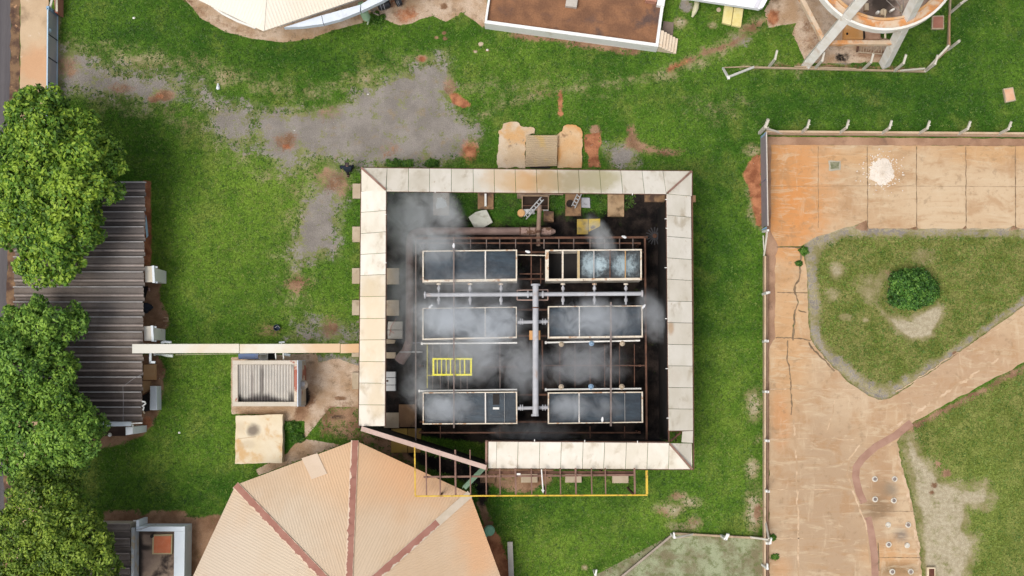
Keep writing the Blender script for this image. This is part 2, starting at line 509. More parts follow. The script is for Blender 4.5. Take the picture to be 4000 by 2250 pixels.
# inside the cooling tower: wet basin, blackened further for the shade of its walls
area('wet_shade', [(1500, 745), (2610, 750), (2610, 1730), (1900, 1735), (1480, 1690)], 14, .8)
m_, d_ = sd_poly([(1760, 740), (2470, 740), (2440, 840), (2120, 850), (2120, 890), (1830, 890)], 40)
LAY['wet_shade'][m_] *= 1 - .55 * np.clip(.5 + d_ / 60, 0, 1)  # grass strip stays partly blackened, standing for shade of the top band
area('soil', [(1500, 1030), (1600, 1030), (1600, 1690), (1500, 1690)], 14, .6)
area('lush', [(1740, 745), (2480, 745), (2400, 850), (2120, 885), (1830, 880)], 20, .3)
area('soil', [(1910, 1800), (2170, 1800), (2160, 1890), (2060, 1930), (1900, 1900)], 10, .8)
area('wet_shade', [(1560, 1740), (1900, 1820), (1920, 1930), (1880, 2000), (1850, 1900), (1640, 1820)], 14, .8)
# extra bare patches near the left fence
path('dry', [(228, -20), (232, 350)], 14, 10, .8); path('soil', [(228, -20), (232, 350)], 6, 8, .6)
spot('lush', 1480, 70, 40, 30, .9); spot('lush', 1700, 165, 60, 30, .6)
for x, y in ((1705, 147), (1740, 150), (1735, 128), (1880, 175), (1858, 200), (1905, 195)): spot('soil', x, y, 10, 7, .85)
for x, y, rx, ry in ((2780, 100, 20, 14), (2660, 90, 26, 26)): spot('dry', x, y, rx, ry, .8)

LAY['gravel'] = np.where(PX < 1900, LAY['gravel'] * .84, LAY['gravel'])
_jit = np.zeros(PX.shape)
_z = np.zeros(PX.shape)
me = bpy.data.meshes.new('ground')
nx, ny = len(xs), len(ys)
me.vertices.add(nx * ny)
co = np.stack([GX.ravel(), GY.ravel(), _z], -1).astype(np.float32)
me.vertices.foreach_set('co', co.ravel())
ii = np.arange(nx * ny).reshape(ny, nx)
quads = np.stack([ii[:-1, :-1], ii[:-1, 1:], ii[1:, 1:], ii[1:, :-1]], -1).reshape(-1, 4)
me.loops.add(quads.size)
me.loops.foreach_set('vertex_index', quads.ravel().astype(np.int32))
me.polygons.add(len(quads))
me.polygons.foreach_set('loop_start', np.arange(0, quads.size, 4, dtype=np.int32))
me.update(calc_edges=True)
for k, v in LAY.items():
    a = me.attributes.new(k, 'FLOAT', 'POINT')
    a.data.foreach_set('value', v.astype(np.float32))
me.validate()
ground = bpy.data.objects.new('ground', me)
COL.objects.link(ground)
tag(ground, 'mown lawn with bare soil, gravel and concrete patches around the buildings', 'ground', None, 'structure')

t = NT('lawn_and_soil')
p = t.pos()
def at(k):
    n = t.N('ShaderNodeAttribute', attribute_name=k); return n.outputs['Fac']
n1, n2, n3 = t.noise(p, .16, 4, .55), t.noise(p, .9, 5, .6), t.noise(p, 5.0, 5, .65)
fine, blades = t.noise(p, 22, 3, .7), t.noise(p, 11, 4, .75)
e1 = t.math('MULTIPLY', t.math('SUBTRACT', t.noise(p, 1.3, 8, .72), .5), 2.3)
e2 = t.math('MULTIPLY', t.math('SUBTRACT', t.noise(p, 8.0, 4, .75), .5), 1.6)
def mask(k, amp=.9, w=.10):
    x = t.math('ADD', at(k), t.math('MULTIPLY_ADD', e1, amp, t.math('MULTIPLY', e2, amp * .7)))
    return t.math('MULTIPLY', t.smooth(x, .5 - w, .5 + w), t.smooth(at(k), .02, .22))
g = t.mix(t.smooth(t.math('MULTIPLY_ADD', n1, .6, t.math('MULTIPLY', n2, .4)), .40, .60), (.042, .106, .010), (.092, .176, .019))
g = t.mix(t.smooth(t.noise(p, .45, 5, .6), .50, .72), g, (.135, .172, .034))
g = t.mix(t.smooth(n3, .58, .76, 0, .35), g, (.17, .17, .05))
g = t.mix(t.math('MULTIPLY', at('olive'), .92), g, t.mix(t.smooth(n2, .35, .65), (.115, .135, .028), (.20, .19, .062)))
g = t.mix(t.math('MULTIPLY', at('fresh'), t.smooth(n2, .28, .58, .3, .95)), g, (.140, .222, .028))
g = t.mix(t.math('MULTIPLY', at('deep'), t.smooth(n2, .34, .66, .9, .35)), g, (.022, .066, .009))
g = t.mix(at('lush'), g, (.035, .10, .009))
g = t.mix(1.0, g, t.mix(t.smooth(blades, .3, .7), (.50, .54, .45), (1.46, 1.42, 1.5)), 'MULTIPLY')
g = t.mix(1.0, g, t.mix(t.smooth(n3, .3, .7), (.74, .76, .7), (1.22, 1.2, 1.25)), 'MULTIPLY')
dryc = t.mix(t.smooth(n2, .35, .65), (.235, .195, .09), (.35, .295, .175))
dryc = t.mix(t.smooth(blades, .45, .62, 0, .5), dryc, (.16, .17, .05))
dryc = t.mix(t.smooth(t.math('MULTIPLY_ADD', e1, .35, at('dry')), .66, .95, 0, .85), dryc, t.mix(t.smooth(n3, .35, .65), (.36, .30, .205), (.48, .415, .30)))
palec = t.mix(t.smooth(t.noise(p, .7, 6, .65), .38, .62), (.19, .165, .095), (.31, .335, .205))
palec = t.mix(t.smooth(t.noise(p, 2.6, 6, .7), .48, .62, 0, .8), palec, (.135, .155, .06))
soilc = t.mix(t.smooth(n2, .35, .65), (.18, .098, .055), (.32, .195, .12))
redc = t.mix(t.smooth(t.noise(p, 1.6, 5), .35, .68), (.23, .085, .042), (.46, .20, .10))
grav = t.mix(t.smooth(t.noise(p, .6, 6, .65), .35, .65), (.205, .182, .160), (.275, .246, .218))
grav = t.mix(t.smooth(t.noise(p, 1.1, 5, .6), .56, .72, 0, .7), grav, (.26, .20, .12))
concc = t.mix(t.smooth(t.noise(p, .8, 6, .6), .35, .65), (.38, .25, .15), (.52, .40, .30))
concc = t.mix(t.smooth(t.noise(p, 1.7, 6, .7), .52, .66, 0, .8), concc, (.25, .17, .105))
wetshadec = t.mix(t.smooth(t.noise(p, .9, 6, .6), .4, .65), (.007, .006, .006), (.034, .025, .021))  # wet floor with the tower's shade mixed into the black
dirt = t.mix(t.smooth(fine, .25, .75), (.78, .78, .78), (1.22, 1.22, 1.22))
def lay(c, k, cc, amp=.9, w=.1, d=True):
    cc = t.mix(1.0, cc, dirt, 'MULTIPLY') if d else cc
    return t.mix(mask(k, amp, w), c, cc)
c = lay(g, 'dry', dryc, 1.0, .36)
c = lay(c, 'pale', palec, .25, .06)
c = t.mix(t.math('MULTIPLY', t.smooth(at('gravel'), .15, .55), .55), c, dryc)
c = lay(c, 'gravel', grav, 1.25, .22)
c = lay(c, 'conc', concc, .35, .05)
c = lay(c, 'soil', soilc, .8, .26)
c = lay(c, 'red', redc, .7, .26)
c = lay(c, 'wet_shade', wetshadec, .5, .2)
hgt = t.math('MULTIPLY_ADD', blades, .7, t.math('MULTIPLY', fine, .5))
t.bsdf(c, .95, 0, hgt, .75, .05, .1)
ground.data.materials.append(t.m)

# ------------------------------------------------------------------ road, pavement, paved yard
asphalt = M('asphalt', (.082, .074, .078), (.108, .098, .10), .5, grain=.3, gsc=14, bump=.3, stretch=(4, .15, 1))
soot = M('joint_soil', (.15, .10, .06), (.24, .17, .10), 2.0, stain=(.09, .11, .035), ssc=3.0, grain=.3)
road = solo('road', MB().slab([W(-900, -400, .012), W(48, -400, .012), W(40, 400, .012), W(26, 1250, .012), W(10, 2700, .012), W(-900, 2700, .012)], .03), asphalt,
            'grey asphalt road running past the trees beside the pavement', 'road', kind='structure')
gut = solo('gutter', MB().slab([WW(q, .016) for q in rough([(44, -400), (82, -400), (76, 250), (72, 700), (58, 1250), (50, 2600), (8, 2600), (24, 1250), (38, 500)], 20, 5, 3)], .03),
           M('leaf_litter', (.075, .042, .03), (.20, .12, .065), 1.6, stain=(.42, .24, .13), ssc=2.5, st=(.6, .7), grain=.4),
           'dark leaf-littered gutter between the asphalt road and the pavement', 'gutter', kind='structure')
pv = solo('pavement', MB().slab([WW(q, .12) for q in rough([(82, -400), (188, -400), (186, 400), (180, 1250), (172, 2600), (60, 2600), (68, 1250), (78, 500)], 16, 2.5, 4)], .15),
          M('pavement_concrete', (.44, .31, .19), (.52, .385, .25), .4, stain=(.26, .18, .11), ssc=.55, st=(.5, .7), stain2=(.58, .47, .35), grain=.14,
            blobs=((W(150, 260), 1.4, (.55, .29, .15), .6), (W(120, 1100), 5.0, (.16, .115, .07), .9))),
          'tan concrete pavement between the road and the blue fence', 'pavement', kind='structure')

yardm = NT('yard_concrete')
p = yardm.pos()
n_ = yardm.noise(p, .35, 6, .6); nb = yardm.math('SUBTRACT', yardm.noise(p, .9, 6, .62), .5)
c = yardm.mix(yardm.smooth(n_, .36, .64), (.545, .385, .255), (.63, .49, .355))
def yb(x, y, rx, ry, colr, k):
    global c
    c = yardm.mix(yardm.math('MULTIPLY', yardm.blob(p, tuple(W(x, y)), (rx * .015, ry * .015, 50), soft=.7, ns=nb, amp=1.3), k), c, colr)
yb(3080, 720, 190, 330, (.64, .305, .115), .85); yb(3075, 860, 110, 170, (.68, .31, .115), .75); yb(3080, 1350, 90, 420, (.62, .37, .19), .7)
yb(3800, 760, 420, 150, (.645, .51, .375), .8); yb(3350, 620, 160, 40, (.60, .36, .18), .6); yb(3900, 590, 260, 60, (.60, .37, .19), .7)
yb(3230, 2000, 260, 520, (.45, .33, .235), .85); yb(3650, 1420, 380, 260, (.48, .335, .235), .8); yb(3310, 1560, 120, 80, (.61, .48, .36), .6); yb(3050, 1640, 40, 120, (.60, .31, .15), .7)
yb(3480, 2180, 120, 60, (.62, .36, .18), .7); yb(3440, 1870, 50, 160, (.44, .285, .18), .7); yb(3420, 1985, 70, 45, (.24, .165, .105), .85); yb(3515, 2225, 80, 30, (.20, .15, .09), .8)
yb(3475, 1910, 34, 34, (.31, .255, .20), .95); yb(3518, 2085, 30, 34, (.28, .23, .20), .95); yb(3440, 1920, 40, 60, (.33, .22, .14), .6)
yb(3050, 2230, 40, 60, (.56, .32, .17), .6); yb(3480, 690, 40, 60, (.52, .33, .19), .7); yb(3540, 560, 90, 30, (.60, .345, .17), .6)
stre = yardm.noise(yardm.scale(p, (.5, 2.4, 1)), 1.1, 6, .65, .6)
c = yardm.mix(yardm.smooth(stre, .5, .7, 0, .6), c, (.46, .30, .175))
c = yardm.mix(yardm.smooth(yardm.noise(yardm.scale(p, (2.2, .5, 1)), 1.0, 6, .65, .6), .54, .72, 0, .55), c, (.67, .55, .42))
c = yardm.mix(yardm.smooth(yardm.noise(p, 3.2, 6, .7), .56, .7, 0, .4), c, (.34, .23, .14))
c = yardm.mix(yardm.smooth(yardm.noise(p, .62, 7, .68, .4), .50, .66, 0, .55), c, (.44, .265, .145))
c = yardm.mix(yardm.smooth(yardm.noise(p, 1.5, 7, .72, .2), .56, .66, 0, .45), c, (.30, .215, .14))
c = yardm.mix(yardm.smooth(yardm.noise(yardm.scale(p, (.35, 1.6, 1)), 1.6, 7, .7, 1.2), .52, .64, 0, .5), c, (.66, .55, .42))
c = yardm.mix(1.0, c, (.82, .775, .685), 'MULTIPLY')
gr = yardm.noise(p, 24, 3, .6)
c = yardm.mix(1.0, c, yardm.mix(gr, (.86, .86, .86), (1.13, 1.13, 1.13)), 'MULTIPLY')
yardm.bsdf(c, .9, 0, gr, .2, .01, .2)
MY = yardm.m
ZY = .04
def sheet(pxs, z, amp=4, seed=1, step=14):
    return MB().slab([WW(q, z) for q in rough(pxs, step, amp, seed)], .06)
yard1 = [(3012, 566), (4300, 572), (4300, 905), (3990, 893), (3960, 880), (3930, 893), (3780, 892), (3772, 880), (3760, 893), (3590, 893), (3578, 885), (3550, 892), (3395, 893), (3385, 860), (3340, 880), (3290, 893),
         (3190, 925), (3130, 962), (3040, 962), (3010, 900)]
solo('concrete_yard', sheet(yard1, ZY, 2.5, 2), MY, 'orange-stained concrete paving along the upper edge of the walled yard', 'paving', kind='structure')
yard2 = [(3040, 967), (3132, 967), (3142, 1020), (3152, 1060), (3155, 1150), (3158, 1250), (3165, 1320), (3220, 1400), (3310, 1490), (3390, 1545), (3430, 1562), (3480, 1555), (3700, 1410), (4000, 1195), (4300, 985),
         (4300, 1235), (4000, 1415), (3860, 1490), (3640, 1610), (3540, 1668), (3500, 1730), (3515, 1800), (3560, 1960), (3590, 2130), (3605, 2500), (3005, 2500), (3004, 1360), (3012, 1345), (3028, 1320), (3028, 1000)]
solo('concrete_drive', sheet(yard2, ZY, 4, 5), MY, 'worn tan concrete drive curving between the grass islands of the yard', 'paving', kind='structure')
# brick-brown drain strip
def ribbon(pts, w, z, seed=0, amp=1.5, step=10, wv=0.0):
    """flat strip following a pixel polyline"""
    q = rough(pts, step, amp, seed, closed=False) + [pts[-1]]
    P_ = [WW(a, z) for a in q]
    m = MB()
    L_, R_ = [], []
    rr = random.Random(seed)
    for i, a in enumerate(P_):
        d = (P_[min(i + 1, len(P_) - 1)] - P_[max(0, i - 1)]); d.z = 0; d.normalize()
        n = Vector((-d.y, d.x, 0)); k = w / 2 * (1 + wv * rr.uniform(-1, 1))
        L_.append(a + n * k); R_.append(a - n * k)
    for i in range(len(P_) - 1):
        m.face([R_[i], R_[i + 1], L_[i + 1], L_[i]])
    return m
dr = ribbon([(3560, 1650), (3500, 1700), (3420, 1745), (3370, 1790), (3345, 1825), (3342, 1860), (3355, 1920), (3375, 1965)], .42, ZY + .005, 3, .8)
for f_ in (ribbon([(3390, 2020), (3405, 2090), (3415, 2160), (3422, 2300)], .42, ZY + .005, 4, .8),):
    k = len(dr.v); dr.v += f_.v; dr.f += [tuple(i + k for i in q) for q in f_.f]
solo('drain_channel', dr, M('drain_brown', (.30, .17, .12), (.36, .215, .155), 1.2, stain=(.2, .12, .08), ssc=2.0), 'brown painted drain strip bending through the concrete drive', 'drain', kind='structure')
jt = MB()
def joint(pts, w=.045, z=ZY + .008, seed=0, amp=1.0, wv=.5):
    f = ribbon(pts, w, z, seed, amp, 8, wv)
    k = len(jt.v); jt.v.extend(f.v); jt.f.extend(tuple(i + k for i in q) for q in f.f)
for i, x in enumerate((3196, 3388, 3580, 3773, 3966)): joint([(x, 572), (x + 1, 890)], .045 if i else .022, seed=i, amp=1.6)
joint([(3012, 728), (3400, 726), (4200, 730)], .018, seed=7)
joint([(3034, 965), (3140, 966)], .06, seed=8); joint([(3036, 1142), (3154, 1144)], .05, seed=9); joint([(3030, 1320), (3095, 1322), (3170, 1328)], .06, seed=10, amp=4)
joint([(3130, 990), (3122, 1080), (3105, 1140), (3118, 1180), (3102, 1240), (3098, 1330)], .10, seed=11, amp=5); joint([(3078, 1330), (3074, 1400), (3088, 1470), (3092, 1560), (3090, 1620)], .07, seed=12, amp=4)
joint([(3150, 1220), (3118, 1210)], .06, seed=13, amp=3)
joint([(3160, 1335), (3210, 1400), (3260, 1450)], .09, seed=14, amp=6)
pale = MB()
jt_, jt = jt, pale
for i, y in enumerate((1520, 1715, 1912, 2105)): joint([(3008, y), (3160, y - 2), (3340 - i * 6, y + 2)], .05, seed=20 + i, amp=2.5)
joint([(3100, 1640), (3110, 1760), (3112, 1900), (3118, 2080), (3120, 2300)], .10, seed=25, amp=4); joint([(3260, 1560), (3252, 1620), (3232, 1680)], .05, seed=26, amp=3)
joint([(3500, 1530), (3600, 1470), (3760, 1365), (3990, 1230)], .05, seed=27, amp=5); joint([(3900, 1400), (3700, 1530), (3640, 1570), (3480, 1680)], .14, seed=28, amp=6)
joint([(3470, 1745), (3500, 1730), (3512, 1800), (3555, 1960), (3585, 2130), (3598, 2300)], .16, seed=29, amp=3); joint([(3360, 1740), (3320, 1790), (3310, 1850), (3340, 1940), (3385, 2060), (3400, 2200)], .09, seed=30, amp=3)
jt = jt_
joint([(3420, 1996), (3566, 1998)], .03, seed=31); joint([(3430, 2178), (3600, 2178)], .03, seed=32); joint([(3430, 2120), (3434, 2230)], .06, seed=33)
solo('paving_joint', jt, soot, 'dark weedy joints and cracks in the concrete yard', 'paving joint', kind='structure')
solo('pale_seam', pale, M('pale_mortar', (.50, .35, .22), (.58, .43, .295), 2.0, stain=(.40, .27, .16), ssc=1.0, st=(.45, .55)), 'pale mortar seams across the concrete drive', 'paving seam', kind='structure')
solo('dirt_strip', MB().slab([WW(q, .02) for q in rough([(2998, 534), (4300, 544), (4300, 572), (3012, 566), (3045, 905), (3050, 985), (3045, 1320), (3004, 1380), (3004, 2500), (2988, 2500), (2990, 900)], 16, 3, 9)], .03),
     M('dirt', (.27, .155, .095), (.38, .235, .15), .7, stain=(.17, .10, .07), ssc=.9, grain=.25), 'strip of brown soil between the yard paving and the boundary walls', 'dirt strip', kind='structure')
# ------------------------------------------------------------------ materials shared by built things
PANEL = M('fibre_cement_panel', (.74, .69, .61), (.66, .61, .52), .7, stain=(.48, .41, .31), ssc=.9, st=(.52, .76), stain2=(.45, .33, .22), s2sc=3.2, st2=(.64, .76), grain=.07, gsc=30, rough=.9, bump=.12, stretch=(1.6, 1.0, 1), tint=.10,
          blobs=((W(2050, 705, 4.6), (1.15, .9, 3), (.60, .34, .14), .85), (W(1960, 700, 4.6), (1.2, .9, 3), (.66, .48, .30), .7), (W(2150, 705, 4.6), (1.0, .9, 3), (.50, .35, .19), .9),
                 (W(2250, 705, 4.6), (1.3, .9, 3), (.44, .37, .24), .9), (W(2335, 705, 4.6), (.9, .9, 3), (.44, .39, .25), .9), (W(2385, 690, 4.6), (.7, .55, 3), (.45, .40, .24), .75),
                 (W(1640, 700, 4.6), (.7, .6, 3), (.60, .55, .46), .7), (W(1455, 1300, 4.6), (1.0, 3.2, 3), (.68, .55, .39), .75), (W(1455, 1140, 4.6), (.9, 1.0, 3), (.62, .52, .37), .6),
                 (W(1470, 1560, 4.6), (.6, 1.0, 3), (.64, .53, .38), .7), (W(2618, 1285, 4.6), (.2, .4, 3), (.55, .38, .25), .8), (W(2630, 1470, 4.6), (.5, .6, 3), (.62, .55, .45), .5)))
RUST = M('rusty_steel', (.085, .042, .028), (.14, .068, .042), 2.2, stain=(.06, .035, .028), ssc=2.0, grain=.25, rough=.8)
HIP = M('rusty_hip_flashing', (.24, .135, .10), (.30, .18, .14), 2.0, stain=(.16, .09, .07), ssc=3)
BLACKWALL = M('soot_shadow_black', (.010, .009, .009), (.02, .016, .014), .8, stain=(.035, .024, .017), ssc=.7, st=(.58, .75), rough=.7, grain=.2)  # also colours the flat sheets standing in for doorway shadow and opening
CONC = M('pad_concrete', (.40, .315, .215), (.47, .38, .275), 1.0, stain=(.27, .20, .13), ssc=1.2, st=(.55, .72), grain=.16, bump=.3)
CONCD = M('damp_pad_concrete', (.25, .18, .125), (.33, .245, .175), 1.0, stain=(.12, .08, .055), ssc=1.3, st=(.45, .7), grain=.2)
BROWNPAD = M('damp_brown_slab', (.20, .115, .062), (.29, .175, .09), 1.3, stain=(.085, .05, .035), ssc=1.3, st=(.45, .65), grain=.2)
WHITEP = M('weathered_white_paint', (.70, .685, .64), (.77, .75, .71), 1.0, stain=(.50, .46, .40), ssc=1.2, st=(.6, .78), grain=.05)
PIPE = M('pale_grey_pipe_paint', (.36, .36, .375), (.44, .44, .455), 1.2, stain=(.34, .26, .215), ssc=1.0, st=(.56, .74), grain=.05, rough=.6)
RIM = M('flaking_cream_paint', (.62, .53, .41), (.70, .64, .54), 2.4, stain=(.40, .235, .13), ssc=2.4, st=(.52, .66), stain2=(.10, .06, .04), s2sc=4, st2=(.66, .72), grain=.1)
TANKW = M('tank_side_paint', (.50, .46, .39), (.60, .56, .49), 1.5, stain=(.20, .13, .085), ssc=1.2, st=(.5, .66), grain=.15)
YEL = M('yellow_rail_paint', (.58, .36, .035), (.62, .42, .06), 2.0, stain=(.34, .19, .05), ssc=3, st=(.5, .65), grain=.08)
LIME = M('lime_yellow_paint', (.66, .60, .045), (.70, .64, .08), 2.0, grain=.05)
DARK = M('dark_navy_cloth', (.012, .014, .022), (.02, .022, .032), 5, grain=.2)
BLUEP = M('faded_blue_paint', (.20, .32, .46), (.27, .40, .53), 2.0, grain=.08)

# ------------------------------------------------------------------ the cooling tower: sloping louvre band round an open basin
ZO, ZI = 4.0, 5.0
tower = thing('cooling_tower', 'square steel cooling tower ringed by pale sloping roof panels, open and steaming in the middle', 'cooling tower', W(2055, 1240))
def panel(pts, gap=1.2):
    """pts: (px,py,z) ring; shrink a little so the seam stays open"""
    q = [W(*p) for p in pts]
    c = sum(q, Vector()) / len(q)
    q = [p + (c - p).normalized() * .018 * gap for p in q]
    n = (q[1] - q[0]).cross(q[2] - q[0]).normalized()
    if n.z < 0: n = -n; 
    j = rnd.uniform(-.012, .012)
    q = [p + Vector((0, 0, j)) for p in q]
    return MB().prism(q, [p - n * .03 for p in q]).build('roof_panel', PANEL, tower)
def lin(a, b, t): return a + (b - a) * t
TO = (1411, 655, 2704, 668); TI = (1508, 747, 2604, 757)
xo = [1512, 1596, 1678, 1763, 1848, 1930, 2012, 2095, 2177, 2260, 2342, 2425, 2508, 2590]
xi = [1509, 1595, 1678, 1763, 1849, 1932, 2015, 2098, 2182, 2265, 2349, 2433, 2518, 2603]
yo = lambda x: lin(655, 668, (x - 1411) / 1293); yi = lambda x: lin(747, 757, (x - 1508) / 1096)
for a in range(13):
    panel([(xo[a], yo(xo[a]), ZO), (xo[a + 1], yo(xo[a + 1]), ZO), (xi[a + 1], yi(xi[a + 1]), ZI), (xi[a], yi(xi[a]), ZI)])
panel([(1416, 655, ZO), (1512, 656, ZO), (1509, 747, ZI), (1506, 738, ZI)])
panel([(1411, 660, ZO), (1504, 740, ZI), (1506, 747, ZI), (1411, 748, ZO)])
panel([(2590, 667, ZO), (2696, 668, ZO), (2606, 752, ZI), (2603, 757, ZI)])
panel([(2703, 672, ZO), (2703, 766, ZO), (2606, 757, ZI), (2610, 753, ZI)])
yl_o = [748, 830, 913, 994, 1076, 1159, 1245, 1328, 1412, 1496, 1581, 1665]
yl_i = [740, 822, 905, 988, 1072, 1157, 1243, 1327, 1413, 1497, 1582, 1665]
xlo = lambda y: lin(1411, 1401, (y - 655) / 1010); xli = lambda y: lin(1508, 1503, (y - 740) / 925)
for a in range(11):
    panel([(xlo(yl_o[a]), yl_o[a], ZO), (xli(yl_i[a]), yl_i[a], ZI), (xli(yl_i[a + 1]), yl_i[a + 1], ZI), (xlo(yl_o[a + 1]), yl_o[a + 1], ZO)])
yr_o = [766, 849, 931, 1014, 1096, 1178, 1262, 1347, 1430, 1515, 1598, 1682]
yr_i = [757, 840, 923, 1007, 1090, 1176, 1260, 1345, 1429, 1513, 1597, 1683]
xro = lambda y: lin(2699, 2709, (y - 668) / 1100); xri = lambda y: lin(2604, 2613, (y - 757) / 970)
for a in range(11):
    panel([(xri(yr_i[a]), yr_i[a], ZI), (xro(yr_o[a]), yr_o[a], ZO), (xro(yr_o[a + 1]), yr_o[a + 1], ZO), (xri(yr_i[a + 1]), yr_i[a + 1], ZI)])
panel([(2666, 1684, ZO + .42), (2708, 1682, ZO), (2707, 1731, ZO), (2662, 1729, ZO + .42)])
xb_o = [1907, 1938, 2021, 2106, 2190, 2275, 2358, 2443, 2527, 2611]; xb_i = [1908, 1940, 2024, 2109, 2193, 2278, 2362, 2447, 2531, 2614]
ybi = lambda x: lin(1725, 1730, (x - 1905) / 700); ybo = lambda x: lin(1830, 1834, (x - 1905) / 800)
for a in range(9):
    panel([(xb_i[a], ybi(xb_i[a]), ZI), (xb_i[a + 1], ybi(xb_i[a + 1]), ZI), (xb_o[a + 1], ybo(xb_o[a + 1]), ZO), (xb_o[a], ybo(xb_o[a]), ZO)])
panel([(2614, 1735, ZI), (2697, 1833, ZO), (2611, 1834, ZO)])
panel([(2618, 1731, ZI), (2703, 1731, ZO), (2704, 1828, ZO), (2700, 1828, ZO)])
for a, b in (((1412, 656, ZO), (1507, 742, ZI)), ((2702, 669, ZO), (2606, 755, ZI)), ((2703, 1832, ZO), (2615, 1733, ZI))):
    MB().beam(W(*a) + Vector((0, 0, .05)), W(*b) + Vector((0, 0, .05)), .11, .05).build('hip_cap', HIP, tower)
# edge beams and posts
def eb(a, b, name='edge_beam', w=.08, h=.14, mat=RUST, dz=-.13):
    return MB().beam(W(*a) + Vector((0, 0, dz)), W(*b) + Vector((0, 0, dz)), w, h).build(name, mat, tower)
eb((1411, 655, ZO), (2704, 668, ZO)); eb((1411, 655, ZO), (1401, 1665, ZO)); eb((2704, 668, ZO), (2710, 1832, ZO)); eb((1903, 1830, ZO), (2710, 1834, ZO))
eb((1508, 745, ZI), (2604, 757, ZI)); eb((1508, 745, ZI), (1503, 1665, ZI)); eb((2604, 757, ZI), (2614, 1729, ZI)); eb((1905, 1725, ZI), (2614, 1729, ZI))
eb((2612, 1683, ZI), (2709, 1683, ZO)); eb((2618, 1725, ZI - .1), (2660, 1690, ZO + .4), w=.10); eb((2642, 1690, ZI - .9), (2642, 1725, ZI - .9), w=.05)
eb((1900, 1722, ZI), (1900, 1834, ZO), w=.12, mat=HIP, dz=-.02); 
colx = [(1455, 700), (1700, 705), (1898, 706), (2100, 708), (2240, 709), (2405, 710), (2560, 711), (2655, 715), (1452, 745), (1450, 915), (1450, 1078), (1450, 1200), (1448, 1390), (1446, 1490), (1446, 1640),
        (2655, 900), (2656, 1080), (2657, 1270), (2658, 1450), (2659, 1620), (2658, 1780), (2430, 1780), (2240, 1778), (2060, 1778), (1920, 1777)]
for x, y in colx:
    g = W(x, y, 0)
    MB().beam((g.x, g.y, .1), (g.x, g.y, 3.75), .14, .14).build('column', RUST, tower)
# dark inner cladding hanging from the inner edge on two sides
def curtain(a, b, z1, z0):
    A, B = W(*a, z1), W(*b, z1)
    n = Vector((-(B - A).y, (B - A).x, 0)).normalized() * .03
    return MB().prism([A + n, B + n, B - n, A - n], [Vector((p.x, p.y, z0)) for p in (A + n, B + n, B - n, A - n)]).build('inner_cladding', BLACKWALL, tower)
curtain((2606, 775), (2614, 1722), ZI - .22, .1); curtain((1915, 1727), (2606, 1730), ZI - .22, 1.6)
# the slanting wall that closes the open corner
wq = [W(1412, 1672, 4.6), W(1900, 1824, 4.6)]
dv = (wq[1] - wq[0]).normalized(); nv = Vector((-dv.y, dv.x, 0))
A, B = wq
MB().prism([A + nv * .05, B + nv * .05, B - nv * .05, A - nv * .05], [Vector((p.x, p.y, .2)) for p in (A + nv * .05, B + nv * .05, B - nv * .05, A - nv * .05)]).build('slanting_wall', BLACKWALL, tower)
MB().slab([A + nv * .10 + Vector((0, 0, .09)), A - nv * .16 + Vector((0, 0, .03)), B - nv * .16 + Vector((0, 0, .03)), B + nv * .10 + Vector((0, 0, .09))], .06).build('wall_cap', M('pinkish_cap', (.42, .30, .25), (.50, .37, .31), 1.5, stain=(.30, .2, .16), ssc=2), tower)
for x, y in ((1402, 1668), (1896, 1822)):
    g = W(x, y, 4.2); MB().beam((g.x, g.y, .1), (g.x, g.y, 4.3), .12, .12).build('column', RUST, tower)
for x, y in ((1510, 838), (1510, 1027), (2598, 780), (2596, 855), (2600, 892), (2596, 1046), (2598, 1245), (2600, 1440), (2604, 1633), (2088, 1716), (2284, 1719), (2490, 1722), (2470, 763), (1700, 754)):
    g = W(x, y, ZI - .05)
    dx = .12 if x < 1600 else (-.12 if x > 2590 else 0); dy = 0 if dx else (.12 if y > 1500 else -.12)
    MB().box((g.x - dx * .8, g.y - dy * .8, g.z), .04, .04, .05).beam((g.x - dx * .8, g.y - dy * .8, g.z + .03), (g.x, g.y, g.z + .05), .04, .04).build('bracket', WHITEP, tower)

